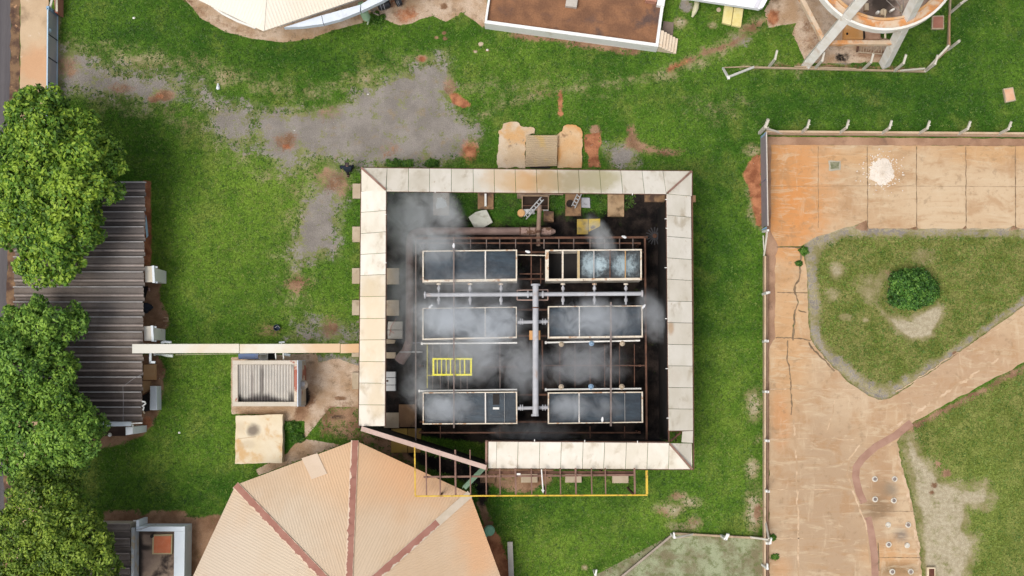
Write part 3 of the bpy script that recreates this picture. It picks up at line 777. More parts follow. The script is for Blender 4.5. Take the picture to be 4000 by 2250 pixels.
# footings the posts stand on
ft = [((1377, 717, 1412, 775), 'topmost of the six footings showing along the outer lawn edge of the tower', CONC),
      ((1376, 885, 1412, 945), 'second footing down the outer lawn edge of the tower', CONC),
      ((1375, 1047, 1412, 1108), 'third footing down the outer lawn edge, in line with a twin inside the tower', CONC),
      ((1375, 1172, 1412, 1231), 'fourth footing down the outer lawn edge, just above the covered walkway', CONC),
      ((1374, 1376, 1412, 1394), 'thin end of footing just below the covered walkway', CONC),
      ((1375, 1455, 1412, 1520), 'mossy footing on the concrete yard against the tower edge', CONC),
      ((1505, 1047, 1559, 1110), 'upper square footing inside the tower beside the big brown pipe', CONC),
      ((1505, 1172, 1559, 1233), 'lower square footing inside the tower, above the pair of white slabs', CONC),
      ((1505, 1376, 1546, 1400), 'narrow pale footing inside the tower below the pair of white slabs', CONC),
      ((1500, 1612, 1558, 1672), 'pale square footing inside the tower at the slanting wall corner', CONC),
      ((1558, 1580, 1625, 1668), 'brown stained slab beside the pale footing at the slanting wall', BROWNPAD),
      ((2035, 1845, 2100, 1885), 'pale footing under the yellow-railed deck with a rounded stone at its side', CONC),
      ((2208, 1845, 2272, 1885), 'middle pale footing on grass under the yellow-railed deck', CONC),
      ((2392, 1845, 2455, 1887), 'pale footing nearest the yellow corner post under the deck', CONC),
      ((1875, 1850, 1935, 1886), 'brown footing under the deck beside the green pipe', BROWNPAD),
      ((2697, 763, 2718, 789), 'small orange footing on the lawn outside the tower corner', M('orange_footing', (.50, .27, .13), (.56, .33, .18), 2)),
      ((2518, 745, 2598, 788), 'wide brown footing in the dark corner below the roof panels', BROWNPAD),
      ((2374, 750, 2438, 846), 'long tan slab standing beside the dark corner inside the tower', M('tan_slab', (.34, .22, .12), (.42, .29, .17), 1.3, stain=(.17, .11, .06), ssc=1.6, st=(.48, .68))),
      ((1692, 745, 1755, 840), 'grey slab inside the tower splashed with white powder', CONCD),
      ((1866, 745, 1928, 817), 'brown slab inside the tower carrying a white pipe', BROWNPAD),
      ((2208, 745, 2270, 843), 'brown slab inside the tower with a round black opening', BROWNPAD)]
for (x0, y0, x1, y1), lb, mt in ft:
    solo('concrete_footing', MB().poly([(x0, y0), (x1, y0), (x1, y1), (x0, y1)], -.05, .22), mt, lb, 'footing', 'concrete footings of the cooling tower', bevel=.012)
for pts, nm, lb, ct, mt, z in (
        ([(2124, 823), (2163, 826), (2163, 866), (2124, 862)], 'concrete_block', 'reddish brown block beside the upright rusty pipe', 'block', BROWNPAD, .6),
        ([(2268, 772), (2304, 772), (2306, 812), (2268, 810)], 'grey_sheet', 'grey torn sheet lying beside the round black opening', 'sheet', M('grey_sheet', (.30, .30, .32), (.38, .38, .40), 2, stain=(.1, .1, .1), ssc=2.5), .12),
        ([(1830, 848), (1858, 828), (1880, 822), (1900, 819), (1925, 868), (1888, 889), (1853, 889)], 'tilted_slab', 'loose pale octagonal slab tilted on the grass inside the tower', 'slab', M('pale_slab', (.42, .42, .36), (.48, .48, .42), 2, stain=(.30, .29, .23), ssc=2), .35),
        ([(2254, 856), (2298, 855), (2298, 915), (2254, 915)], 'yellow_plate', 'peeling yellow floor plate, the duller of the pair inside the tower', 'plate', M('worn_yellow', (.40, .28, .06), (.26, .20, .08), 3, stain=(.07, .06, .04), ssc=3), .14),
        ([(2300, 855), (2345, 854), (2344, 884), (2300, 905)], 'yellow_plate', 'bright yellow floor plate with a broken corner inside the tower', 'plate', M('bright_yellow', (.55, .36, .015), (.60, .42, .02), 2, stain=(.12, .06, .02), ssc=3, st=(.58, .66)), .14),
        ([(1528, 1674), (1591, 1674), (1591, 1768), (1528, 1768)], 'yellow_plate', 'larger ochre floor plate lying across the slanting wall corner', 'plate', M('ochre_plate', (.42, .27, .06), (.36, .23, .07), 1.5, stain=(.15, .10, .05), ssc=1.5), .12),
        ([(1593, 1674), (1646, 1674), (1642, 1768), (1593, 1768)], 'yellow_plate', 'dull ochre floor plate half under the tower deck beams', 'plate', M('dull_ochre_plate', (.28, .17, .05), (.34, .21, .06), 1.5, stain=(.1, .07, .04), ssc=1.5), .12)):
    solo(nm, MB().poly(pts, .02, z), mt, lb, ct, None, bevel=.01)
# white slab pairs
ws = thing('slab_cover', 'pair of white cover slabs with a red hose scribble, inside the tower', 'cover', W(1543, 1288))
WH2 = M('white_slab', (.52, .48, .41), (.58, .54, .47), 1.5, stain=(.38, .33, .26), ssc=1.2)
for y0, y1 in ((1256, 1288), (1290, 1323)): MB().poly([(1516 + (y0 > 1280) * -2, y0), (1573, y0), (1572, y1), (1514, y1)], .05, .45).build('cover_slab', WH2, ws, .01)
MB().tube([W(1548, 1244, .5), W(1528, 1275, .5), W(1524, 1300, .5), W(1520, 1312, .5)], .012, 5).tube([W(1522, 1290, .5), W(1540, 1302, .5)], .012, 5).build('hose', M('red_hose', (.55, .16, .09)), ws)
w2 = thing('slab_cover', 'row of three white cover slabs with a brown bolt, under the roof panels', 'cover', W(1520, 1488))
for y0, y1 in ((1452, 1474), (1476, 1503), (1505, 1527)): MB().poly([(1490, y0), (1545, y0), (1545, y1), (1490, y1)], .05, .45).build('cover_slab', M('light_slab', (.60, .60, .58), (.66, .66, .64), 1.5), w2, .01)
g = W(1513, 1488, .45); MB().lathe(g, [(.06, 0), (.06, .05), (.03, .07)], 10).build('bolt', RUST, w2)
solo('pale_plinth', MB().poly([(1505, 1324), (1546, 1328), (1540, 1342), (1505, 1342)], .02, .3), CONC, 'low pale plinth between the white slabs and the narrow footing', 'plinth', bevel=.01)

# cream powder pile, white pipe, ladders
def mound(pts, h, seed, z=.22, n=6):
    """low heap with an irregular plan"""
    m = MB(); q = rough(pts, 6, 3, seed)
    c = (sum(a[0] for a in q) / len(q), sum(a[1] for a in q) / len(q))
    rings = []
    for k in range(n + 1):
        s_ = 1 - k / (n + .5)
        zz = z + h * (1 - s_ ** 2)
        rings.append([WW((c[0] + (a[0] - c[0]) * s_, c[1] + (a[1] - c[1]) * s_), zz + rnd.uniform(-.15, .15) * h * (k > 0)) for a in q])
    b = 0
    for r_ in rings: m.v += [tuple(p) for p in r_]
    L_ = len(q)
    for k in range(n):
        for i in range(L_):
            j = (i + 1) % L_
            m.f.append((k * L_ + i, k * L_ + j, (k + 1) * L_ + j, (k + 1) * L_ + i))
    m.f.append(tuple(range(n * L_, n * L_ + L_)))
    return m
solo('powder_heap', mound([(1708, 772), (1725, 770), (1742, 785), (1744, 805), (1730, 815), (1722, 812), (1706, 816), (1702, 800)], .1, 4), M('white_powder', (.55, .57, .57), (.64, .66, .66), 3), 'white powder heap spilled on a slab inside the tower', 'powder heap')
lp = MB().tube([W(1897, 757, .35), W(1897, 806, .35)], .07, 10)
solo('white_pipe', lp, WHITEP, 'short white pipe lying on the brown slab inside the tower', 'pipe', smooth=True)
def ladder(a, b, wdt, nr, label, mat):
    t_ = thing('ladder', label, 'ladder', (a + b) / 2)
    d = (b - a).normalized(); x = d.cross(Vector((0, 0, 1))).normalized() * wdt / 2
    for s in (-1, 1): MB().beam(a + x * s, b + x * s, .06, .09).build('rail', mat, t_)
    for k in range(nr):
        p = a.lerp(b, (k + .5) / nr); MB().beam(p - x, p + x, .05, .05).build('rung', mat, t_)
    return t_
GAL = M('galvanised_steel', (.42, .43, .44), (.52, .52, .52), 2, stain=(.25, .24, .24), ssc=2, metallic=.2, rough=.5)
ladder(W(2052, 850, .3), W(2118, 776, 2.2), .2, 6, 'grey ladder leaning across the pit beside the upright rusty pipe', GAL)
ladder(W(2240, 808, .25), W(2268, 748, 1.6), .22, 5, 'grey ladder beside the round black opening', GAL)
solo('grey_board', MB().beam(W(2036, 828, .4), W(2088, 826, .4), .30, .05).beam(W(2122, 822, .4), W(2142, 822, .4), .08, .05), GAL, 'grey board lying under the longer ladder', 'board')
g = W(2036, 836, .05); solo('orange_drum', MB().lathe(g, [(.2, 0), (.22, .05), (.22, .5), (.18, .52)], 18), M('orange_lid', (.50, .27, .10), (.56, .33, .15), 3), 'small orange drum at the foot of the longer ladder', 'drum', smooth=True)
g = W(2226, 796, .22); solo('pipe_ring', MB().lathe(g, [(.22, 0), (.22, .10), (.16, .10), (.16, .01)], 20), M('black_ring', (.02, .014, .01), (.03, .02, .015), 2), 'round black opening collar on the brown slab', 'collar', smooth=True)
pit = thing('pit_frame', 'open dark pit framed in timber under the longer ladder', 'pit', W(2092, 800))
fr = [(2040, 765), (2142, 765), (2142, 820), (2040, 820)]
for i in range(4):
    a, b = fr[i], fr[(i + 1) % 4]; MB().beam(W(*a, .3), W(*b, .3), .06, .1).build('frame_beam', M('pit_timber', (.28, .19, .12), (.34, .24, .15), 2), pit)
MB().beam(W(2040, 803, .3), W(2142, 803, .3), .05, .08).build('frame_beam', RUST, pit)
MB().poly(fr, .02, .08).build('pit_floor', M('pit_floor', (.03, .018, .012), (.05, .03, .02), 2), pit)
solo('edge_kerb', MB().poly([(2020, 748), (2200, 750), (2200, 762), (2150, 760), (2144, 770), (2044, 762), (2042, 776), (2020, 775)], .02, .15), CONCD, 'crumbled tan kerb along the pit under the roof edge', 'kerb')

# ------------------------------------------------------------------ pipes
def flange(m, a, d, r, l=.07, n=14):
    d = Vector(d).normalized(); m.tube([a - d * l / 2, a + d * l / 2], r, n); return m
hd = thing('water_header', 'pale grey pipe header crossing over the tanks with valved branches to each', 'pipe header', W(2092, 1370, 3))
zp = 3.3
MB().tube([W(2092, 1112, 3.75), W(2092, 1625, 3.75)], .165, 16).build('main_pipe', PIPE, hd, smooth=True)
flange(MB(), W(2092, 1113, 3.75), (0, 1, 0), .26, .1).build('flange', PIPE, hd); flange(MB(), W(2090, 1622, 3.75), (0, 1, 0), .21, .1).build('flange', PIPE, hd)
flange(MB(), W(2092, 1202, 3.75), (0, 1, 0), .21, .06).build('flange', RUST, hd)
MB().tube([W(1656, 1152, zp), W(2512, 1147, zp)], .115, 14).build('cross_pipe', PIPE, hd, smooth=True)
for x in (2062, 2120, 2508, 1660): flange(MB(), W(x, lin(1152, 1147, (x - 1656) / 856), zp), (1, 0, 0), .2, .09).build('flange', PIPE, hd)
for x in (1714, 1836, 1957, 2199, 2322, 2445):
    MB().tube([W(x, 1115, 3.0), W(x, 1190, 3.0)], [.06, .06], 10).tube([W(x, 1122, 3.0), W(x, 1132, 3.0)], .10, 10).tube([W(x, 1166, 3.0), W(x, 1178, 3.0)], .10, 10).build('branch_pipe', PIPE, hd, smooth=True)
    b_ = MB(); flange(b_, W(x, 1110, 3.0), (0, 1, 0), .13, .08); b_.build('valve', RIM, hd)
for y in (1256, 1592):
    MB().tube([W(2022, y + 3, 3.2), W(2140, y, 3.2)], .095, 12).build('branch_pipe', PIPE, hd, smooth=True)
    for x in (2033, 2041, 2120, 2130): flange(MB(), W(x, y, 3.2), (1, 0, 0), .17, .06).build('flange', PIPE, hd)
PINK = M('pink_primer', (.42, .27, .22), (.48, .33, .27), 2)
for pts in ([(2020, 1134), (2140, 1132), (2140, 1172), (2020, 1172), (2020, 1134)],):
    for a, b in zip(pts[:-1], pts[1:]): MB().beam(W(*a, 2.8), W(*b, 2.8), .05, .05).build('support_frame', PINK, hd)
g = W(2089, 1310, 2.6); MB().box(g, .62, .52, .3).build('junction_box', M('orange_plate', (.52, .26, .09), (.56, .31, .13), 2), hd, .01)
g = W(2078, 1435, 3.5); MB().tube([g, W(2092, 1435, 3.6)], .05, 8).build('gauge', PIPE, hd)
# big rusty return pipe
BP = M('brown_pipe', (.17, .115, .10), (.235, .165, .145), 1.5, stain=(.11, .07, .06), ssc=1.3)
rp = thing('return_pipe', 'big brown return pipe bending round the corner of the basin', 'pipe', W(1600, 1000))
crv = [W(1598, 1345, 1.0)] + [W(1600, y, 1.0) for y in (1200, 1050, 960)] + [W(1603, 930, 1.0), W(1614, 912, 1.0), W(1632, 904, 1.0)] + [W(x, 903, 1.0) for x in (1700, 1850, 2030)]
MB().tube(crv, .225, 16).build('pipe_run', BP, rp, smooth=True)
MB().tube([W(2030, 903, 1.0), W(2150, 903, 1.0), W(2168, 905, .9)], [.24, .24, .1], 8).build('pipe_end', M('pinkish_end', (.30, .20, .17), (.36, .25, .21), 1.5, stain=(.14, .08, .05), ssc=2.0, st=(.5, .56)), rp)
for x in (2032, 2068): flange(MB(), W(x, 903, 1.0), (1, 0, 0), .27, .05).build('flange', RUST, rp)
MB().tube([W(1598, 1330, 1.0), W(1588, 1372, .9), W(1560, 1410, .7)], [.22, .30, .34], 14).build('outlet', M('pipe_outlet', (.26, .18, .155), (.31, .22, .19), 2), rp, smooth=True)
up = thing('feed_pipe', 'rusty pipe running straight from the pit over the return pipe', 'pipe', W(2104, 870))
MB().tube([W(2108, 802, 1.5), W(2104, 880, 1.5), W(2102, 960, 1.2)], .125, 14).build('pipe_run', M('feed_rust', (.22, .15, .11), (.30, .21, .16), 1.5, stain=(.12, .07, .05), ssc=2), up, smooth=True)
flange(MB(), W(2104, 905, 1.5), (0, 1, 0), .16, .12).build('flange', RUST, up)

# ------------------------------------------------------------------ six tanks with open tops
WAT = NT('hot_water')
p = WAT.pos()
n_ = WAT.noise(WAT.scale(p, (.6, 2.2, 1)), 1.2, 6, .65); rp_ = WAT.noise(WAT.scale(p, (1, 2.5, 1)), 5, 4, .6)
wc = WAT.mix(WAT.smooth(n_, .36, .7), (.010, .018, .027), (.026, .046, .064))
WAT.bsdf(wc, .18, 0, rp_, .22, .03, .5); WAT = WAT.m
FOAM = NT('foamy_water')
p = FOAM.pos()
n_ = FOAM.noise(p, 1.6, 7, .7); rp_ = FOAM.noise(p, 5.5, 5, .7)
nn = FOAM.math('SUBTRACT', FOAM.noise(p, 4.5, 6, .75), .5)
wc = FOAM.mix(FOAM.smooth(n_, .4, .66), (.008, .012, .015), (.04, .06, .07))
for x, y, r_ in ((2310, 1035, .62), (2346, 1030, .45), (2440, 1035, .60)):
    wc = FOAM.mix(FOAM.math('MULTIPLY', FOAM.blob(p, tuple(W(x, y, 2.7)), r_, soft=.8, ns=nn, amp=2.6), .75), wc, (.36, .46, .50))
FOAM.bsdf(wc, .3, 0, rp_, .8, .05, .5); FOAM = FOAM.m
ZT = 3.05
MOSS = M('ochre_stained_bar', (.40, .29, .14), (.47, .37, .22), 3, stain=(.25, .2, .1), ssc=3)
RBAR = M('rusty_orange_bar', (.34, .20, .09), (.42, .28, .13), 3, stain=(.2, .1, .05), ssc=3)
GBAR = M('grey_bar', (.30, .29, .28), (.40, .385, .365), 2, stain=(.2, .16, .13), ssc=2)
WBAR = M('white_bar', (.66, .61, .55), (.72, .68, .63), 2, stain=(.45, .36, .28), ssc=3)
def tank(label, c4, divs, zf=2.72, rimw=(.085, .085, .085, .085), wat=None, skirt=.0, empty_to=None):
    """c4: photo corners of the rim (ul, ur, lr, ll)"""
    T = thing('water_tank', label, 'tank', W((c4[0][0] + c4[1][0]) / 2, (c4[0][1] + c4[3][1]) / 2, 1.2), 'open tanks of the cooling tower')
    q = [W(*c, ZT) for c in c4]
    cc = sum(q, Vector()) / 4
    bev = MB()
    inn = []
    # rim: four bars laid on the wall tops
    names = [(0, 1, rimw[0]), (1, 2, rimw[1]), (2, 3, rimw[2]), (3, 0, rimw[3])]
    for i, j, w_ in names:
        d = (q[j] - q[i]).normalized(); nrm = Vector((-d.y, d.x, 0))
        if (cc - q[i]).dot(nrm) < 0: nrm = -nrm
        a, b = q[i], q[j]
        if i in (1, 3):
            a = a + d * .0; b = b
        MB().prism([a, b, b + nrm * w_ - d * (w_ if i % 2 == 0 else 0) * 0, a + nrm * w_], [x - Vector((0, 0, .07)) for x in (a, b, b + nrm * w_, a + nrm * w_)] if i % 2 else
                   [x - Vector((0, 0, .075)) for x in (a, b, b + nrm * w_, a + nrm * w_)]).build('rim', RIM, T) if i % 2 == 0 else \
            MB().prism([a + d * rimw[(i - 1) % 4], b - d * rimw[(i + 1) % 4], b - d * rimw[(i + 1) % 4] + nrm * w_, a + d * rimw[(i - 1) % 4] + nrm * w_],
                       [x - Vector((0, 0, .07)) for x in (a + d * rimw[(i - 1) % 4], b - d * rimw[(i + 1) % 4], b - d * rimw[(i + 1) % 4] + nrm * w_, a + d * rimw[(i - 1) % 4] + nrm * w_)]).build('rim', RIM, T)
    # side walls (double-faced, 4 cm)
    for i in range(4):
        j = (i + 1) % 4
        d = (q[j] - q[i]).normalized(); nrm = Vector((-d.y, d.x, 0))
        if (cc - q[i]).dot(nrm) < 0: nrm = -nrm
        k0 = .012; e_ = .055 if i % 2 else .012
        a, b = q[i] + nrm * k0 + d * e_, q[j] + nrm * k0 - d * e_
        top = [a, b, b + nrm * .04, a + nrm * .04]
        top = [x - Vector((0, 0, .08)) for x in top]
        MB().prism(top, [Vector((x.x, x.y, 1.25)) for x in top]).build('tank_wall', TANKW, T)
    ins = [p + (cc - p).normalized() * .09 for p in q]
    MB().prism([Vector((p.x, p.y, 1.32)) for p in ins], [Vector((p.x, p.y, 1.24)) for p in ins]).build('tank_floor', BLACKWALL, T)
    wq_ = [Vector((p.x, p.y, zf)) for p in ins]
    if empty_to:
        f = (empty_to - c4[0][0]) / (c4[1][0] - c4[0][0])
        wq_ = [wq_[0].lerp(wq_[1], f), wq_[1], wq_[2], wq_[3].lerp(wq_[2], f)]
        a, b = q[0].lerp(q[1], f), q[3].lerp(q[2], f)
        MB().prism([Vector((a.x - .02, a.y - .09, ZT - .1)), Vector((a.x + .02, a.y - .09, ZT - .1)), Vector((b.x + .02, b.y + .09, ZT - .1)), Vector((b.x - .02, b.y + .09, ZT - .1))],
                   [Vector((a.x - .02, a.y - .09, 1.33)), Vector((a.x + .02, a.y - .09, 1.33)), Vector((b.x + .02, b.y + .09, 1.33)), Vector((b.x - .02, b.y + .09, 1.33))]).build('partition', TANKW, T)
    MB().prism(wq_, [p - Vector((0, 0, .05)) for p in wq_]).build('water_surface', wat or WAT, T)
    for x, w_, mt, dz in divs:
        f = (x - c4[0][0]) / (c4[1][0] - c4[0][0])
        a, b = q[0].lerp(q[1], f), q[3].lerp(q[2], f)
        a = a + Vector((0, -rimw[0], 0)); b = b + Vector((0, rimw[2], 0))
        MB().beam(a + Vector((0, 0, dz - .04)), b + Vector((0, 0, dz - .04)), w_, .07).build('cross_bar', mt, T)
    return T
tank('open tank at the upper corner by the bend of the brown pipe, rippled dark water', [(1650, 979), (2020, 975), (2020, 1098), (1650, 1103)], [(1772, .07, GBAR, .0), (1896, .07, WBAR, .0)], rimw=(.06, .075, .14, .075))
tank('open tank with two empty black compartments and churning foam', [(2130, 976), (2507, 973), (2507, 1094), (2130, 1098)], [(2198, .095, RIM, .0), (2260, .14, MOSS, .0), (2320, .065, GBAR, -.02), (2383, .06, RUST, .0), (2443, .065, RBAR, .0)],
     rimw=(.07, .085, .13, .19), wat=FOAM, empty_to=2260)
tank('open tank almost hidden in thick steam above the lime yellow gate frame', [(1650, 1203), (2019, 1198), (2019, 1320), (1650, 1328)], [(1773, .06, GBAR, .0), (1895, .05, RIM, .0)], rimw=(.05, .06, .08, .06))
tank('open tank in steam between the grey header and the dark cladding', [(2140, 1196), (2510, 1193), (2511, 1318), (2140, 1322)], [(2263, .06, WBAR, .0), (2386, .05, RIM, -.02)], rimw=(.05, .06, .10, .07))
bl = tank('open tank nearest the slanting wall with a white float in one compartment', [(1651, 1533), (2020, 1530), (2021, 1656), (1651, 1658)], [(1774, .05, GBAR, .0), (1896, .07, WBAR, .0), (1970, .02, GBAR, -.1)], rimw=(.055, .07, .06, .06))
br = tank('open tank nearest the low corner of the tower with a hole in its roof', [(2140, 1533), (2511, 1530), (2512, 1651), (2140, 1656)], [(2262, .07, WBAR, .0), (2387, .05, GBAR, .0), (2441, .02, GBAR, -.1)], rimw=(.06, .07, .055, .07))
g = W(1938, 1595, 2.74); MB().box(g, .36, .12, .08).build('float', WHITEP, bl, .01)
g = W(1938, 1560, 2.73); MB().box(g, .36, .6, .02).build('black_plate', BLACKWALL, bl)
for (x0, x1, y, nm) in ((1645, 2020, 1340, 'hidden tank'), (2130, 2502, 1334, 'steamy tank')): pass
sp = [((1644, 1342, 2020, 1339), 'thin white supply pipe under the tank above the lime yellow gate frame', ()),
      ((2128, 1338, 2500, 1330), 'thin white supply pipe carrying the upper blue valve', ((2310, 1342, BLUEP), (2193, 1345, CONC), (2430, 1342, CONC))),
      ((1634, 1527, 2020, 1522), 'thin white supply pipe along the tank nearest the slanting wall', ()),
      ((2128, 1522, 2505, 1518), 'thin white supply pipe carrying the lower blue valve', ((2308, 1510, BLUEP), (2192, 1511, CONC), (2428, 1510, CONC)))]
for (x0, y0, x1, y1), lb, vs in sp:
    T = thing('supply_pipe', lb, 'pipe', W((x0 + x1) / 2, y0, 2.6), 'supply pipes along the tanks')
    MB().tube([W(x0, y0, 2.6), W(x1, y1, 2.6)], .05, 10).build('pipe_run', WHITEP, T, smooth=True)
    flange(MB(), W(x0 + 4, y0, 2.6), (1, 0, 0), .085, .1).build('pipe_cap', WHITEP, T)
    for x, y, mt in vs:
        g = W(x, y, 2.45)
        MB().lathe(g, [(.1, 0), (.15, .05), (.15, .22), (.08, .28), (.06, .36)], 12).tube([g + Vector((0, 0, .12)), W(x, y0 + 2, 2.6)], .05, 8).build('valve', mt, T, smooth=True)

# ------------------------------------------------------------------ steel grid, deck and rails
gd = thing('steel_grid', 'rusty steel beam grid spanning the basin around the tanks', 'steel frame', W(2060, 1300, 2))
def gb(a, b, w=.08, z=2.0, h=.12, mat=RUST, z2=None): MB().beam(W(*a, z), W(*b, z2 or z), w, h).build('beam', mat, gd)
BEAM2 = M('grey_brown_steel', (.15, .115, .10), (.20, .155, .135), 1.5, stain=(.25, .19, .16), ssc=1.5)
gb((2386, 1180), (2386, 1665), .10, 3.25, .12, BEAM2); gb((1773, 925), (1773, 1672), .075, 3.22, .09, BEAM2)
gb((2519, 930), (2526, 1725), .10, 2.4, .14, RUST); gb((1624, 930), (1624, 1735), .08, 2.0, .12, BEAM2)
gb((1612, 932), (2530, 927), .12, 2.0); gb((2118, 1330), (2120, 1520), .08, 2.0, .1); gb((2125, 1428), (2518, 1428), .06, 2.2, .1); gb((1845, 1435), (2020, 1433), .05, 2.0, .1)
for i, x in enumerate((1668, 1772, 1838, 1900, 1952, 2014, 2075, 2125, 2183, 2241, 2305, 2362, 2420, 2472)): gb((x, 932), (x, 972), .05, 2.0, .08, BEAM2)
for x in (2187, 2246, 2305, 2362, 2420, 2478): gb((x, 1345), (x, 1515), .045, 2.0, .08, RUST)
for x in (1690, 1720, 1751, 1800, 1825, 1953): gb((x, 1345), (x, 1520), .04, 1.9, .08, BEAM2)
for x in (1720, 1953, 2305, 2440): gb((x, 1665), (x, 1712), .04, 1.9, .08, RUST)
gb((2020, 996), (2130, 998), .05, 2.6, .06, RIM); gb((2075, 935), (2075, 1110), .06, 2.3); gb((2112, 1010), (2112, 1110), .05, 2.3); gb((2030, 1070), (2120, 1070), .06, 2.2)
gb((1560, 1375), (1650, 1375), .05, 1.2, .06, GAL); gb((1612, 1340), (1650, 1338), .05, 1.2, .06, M('blue_grey_steel', (.16, .17, .24), (.2, .21, .28), 2))
for x, y in ((1640, 950), (2075, 950), (2500, 950), (1640, 1428), (2120, 1428), (2500, 1428), (1640, 1690), (2060, 1690), (2500, 1690), (1773, 1428), (2386, 1428)):
    g = W(x, y, 2.0); MB().beam((g.x, g.y, .02), (g.x, g.y, 1.95), .12, .12).build('column', RUST, gd)
gb((1640, 1690), (2500, 1690), .08, 1.95); gb((1640, 950), (2500, 950), .08, 1.9)
TANKBEAM = BEAM2
for y0 in (985, 1090, 1210, 1312, 1542, 1648): gb((1640, y0), (2515, y0), .10, 1.12, .16)
for x, y in [(x, y) for x in (1655, 2010, 2150, 2500) for y in (985, 1090, 1210, 1312, 1542, 1648)]:
    g = W(x, y, 1.1); MB().beam((g.x, g.y, .02), (g.x, g.y, 1.05), .12, .12).build('column', RUST, gd)

dk = thing('steel_deck', 'rusty outrigger deck frame edged by a yellow rail beside the octagonal roof', 'deck frame', W(2070, 1880, 3))
DK = M('deck_brown', (.17, .095, .07), (.23, .135, .10), 1.6, stain=(.11, .06, .045), ssc=2)
zd = 4.5
xsd = (1664, 1718, 1778, 1836, 1898, 1952, 2013, 2075, 2130, 2188, 2248, 2310, 2364, 2478)
for i, x in enumerate(xsd): MB().beam(W(x, 1757 if x < 1860 else 1828, zd), W(x + 2, 1934, zd), .095 if i % 4 == 2 or x > 2400 else .065, .12).build('beam', DK, dk)
MB().beam(W(1655, 1863, zd - .13), W(2480, 1855, zd - .13), .10, .12).build('beam', DK, dk)
MB().beam(W(1905, 1846, zd - .3), W(2480, 1846, zd - .3), .16, .12).build('beam', RUST, dk)
MB().beam(W(1620, 1938, zd + .1), W(2529, 1934, zd + .1), .075, .08).build('yellow_rail', YEL, dk); MB().beam(W(1620, 1740, zd + .1), W(1622, 1934, zd + .1), .07, .08).build('yellow_rail', YEL, dk)
MB().beam(W(2526, 1838, zd + .1), W(2527, 1930, zd + .1), .12, .10).build('yellow_rail', YEL, dk)
for x, y in ((1720, 1936), (2130, 1936), (2478, 1934), (2364, 1858)):
    g = W(x, y, zd); MB().beam((g.x, g.y, .02), (g.x, g.y, zd - .22), .10, .10).build('column', RUST, dk)
MB().tube([W(2115, 1833, zd + .2), W(2122, 1922, zd + .2)], .035, 8).tube([W(2115, 1912, zd + .2), W(2122, 1926, zd + .2), W(2126, 1914, zd + .2)], .02, 6).build('white_rod', WHITEP, dk)
MB().box(W(2026, 1852, zd + .1), .2, .1, .08).build('lamp_box', WHITEP, dk)
gpq = [W(1814, 1905, 2.9), W(1895, 1822, 3.3)]
solo('green_gutter', MB().beam(gpq[0], gpq[1], .26, .12).beam(gpq[0] + Vector((.11, 0, .09)), gpq[1] + Vector((.11, 0, .09)), .03, .08).beam(gpq[0] + Vector((-.11, 0, .09)), gpq[1] + Vector((-.11, 0, .09)), .03, .08),
     M('green_gutter', (.15, .24, .16), (.21, .31, .21), 2, stain=(.11, .16, .11), ssc=3), 'faded green gutter slanting under the deck frame to the octagonal roof', 'gutter')

yg = thing('gate_frame', 'lime yellow barred frame lying in the steam between two tanks', 'frame', W(1768, 1430, 3))
zy = 3.0
ring = [(1693, 1401), (1842, 1401), (1841, 1465), (1693, 1465)]
MB().beam(W(1689, 1402, zy), W(1845, 1402, zy), .09, .08).build('top_rail', LIME, yg); MB().beam(W(1689, 1464, zy), W(1844, 1464, zy), .10, .08).build('bottom_rail', LIME, yg)
for x in (1693, 1840): MB().beam(W(x, 1405, zy), W(x, 1461, zy), .10, .08).build('side_rail', LIME, yg)
for x in (1708, 1725, 1743, 1760, 1778, 1797, 1815): MB().beam(W(x, 1405, zy - .02), W(x, 1461, zy - .02), .045 if x not in (1760, 1815) else .07, .05).build('bar', LIME, yg)
MB().beam(W(1669, 1345, zy - .3), W(1669, 1515, zy - .3), .045, .05).beam(W(1669, 1466, zy - .25), W(1690, 1466, zy - .25), .05, .05).build('guard_rail', M('faded_lime', (.36, .32, .08), (.42, .38, .11), 2), yg)

fw = thing('spoked_wheel', 'dark spoked fan wheel lying in the black corner by the tank with churning foam', 'wheel', W(2557, 922))
for k in range(16):
    a = k * math.pi / 8; c_ = W(2557, 922, .35)
    MB().beam(c_ + Vector((math.cos(a) * .12, math.sin(a) * .12, 0)), c_ + Vector((math.cos(a) * .52, math.sin(a) * .52, .02)), .075, .03).build('blade', M('wheel_dark', (.035, .033, .036), (.05, .048, .05), 3) if 'wheel_dark' not in bpy.data.materials else bpy.data.materials['wheel_dark'], fw)
MB().lathe(W(2557, 922, .28), [(.13, 0), (.13, .12), (.05, .16)], 14).build('hub', RUST, fw)
# small spot lamps standing on the tank frames
for x, y, ang, lb in ((1772, 968, 1.6, 'white lamp on the rim of the rippled dark tank'), (1676, 1203, 2.4, 'white lamp on the rim of the tank hidden in steam'), (2510, 1204, 2.2, 'white lamp at the steamy tank corner by the dark cladding'),
                      (2353, 1647, 1.6, 'white lamp on the rim of the tank near the roof hole'), (2070, 985, .2, 'white lamp between the two upper tanks'), (2446, 928, .3, 'white lamp above the tank with churning foam')):
    L = thing('floodlight', lb, 'lamp', W(x, y, 3.1), 'white lamps on the tank frames')
    a = W(x, y, 3.25); d = Vector((math.cos(ang), -math.sin(ang), -.25)) * -1
    MB().tube([a, a + d * .1, a + d * .26], [.05, .085, .045], 10).build('lamp_head', M('lamp_white', (.78, .78, .78)) if 'lamp_white' not in bpy.data.materials else bpy.data.materials['lamp_white'], L, smooth=True)
    MB().beam(a - Vector((0, 0, .18)), a + Vector((0, 0, .0)), .04, .04).build('stand', WHITEP, L)
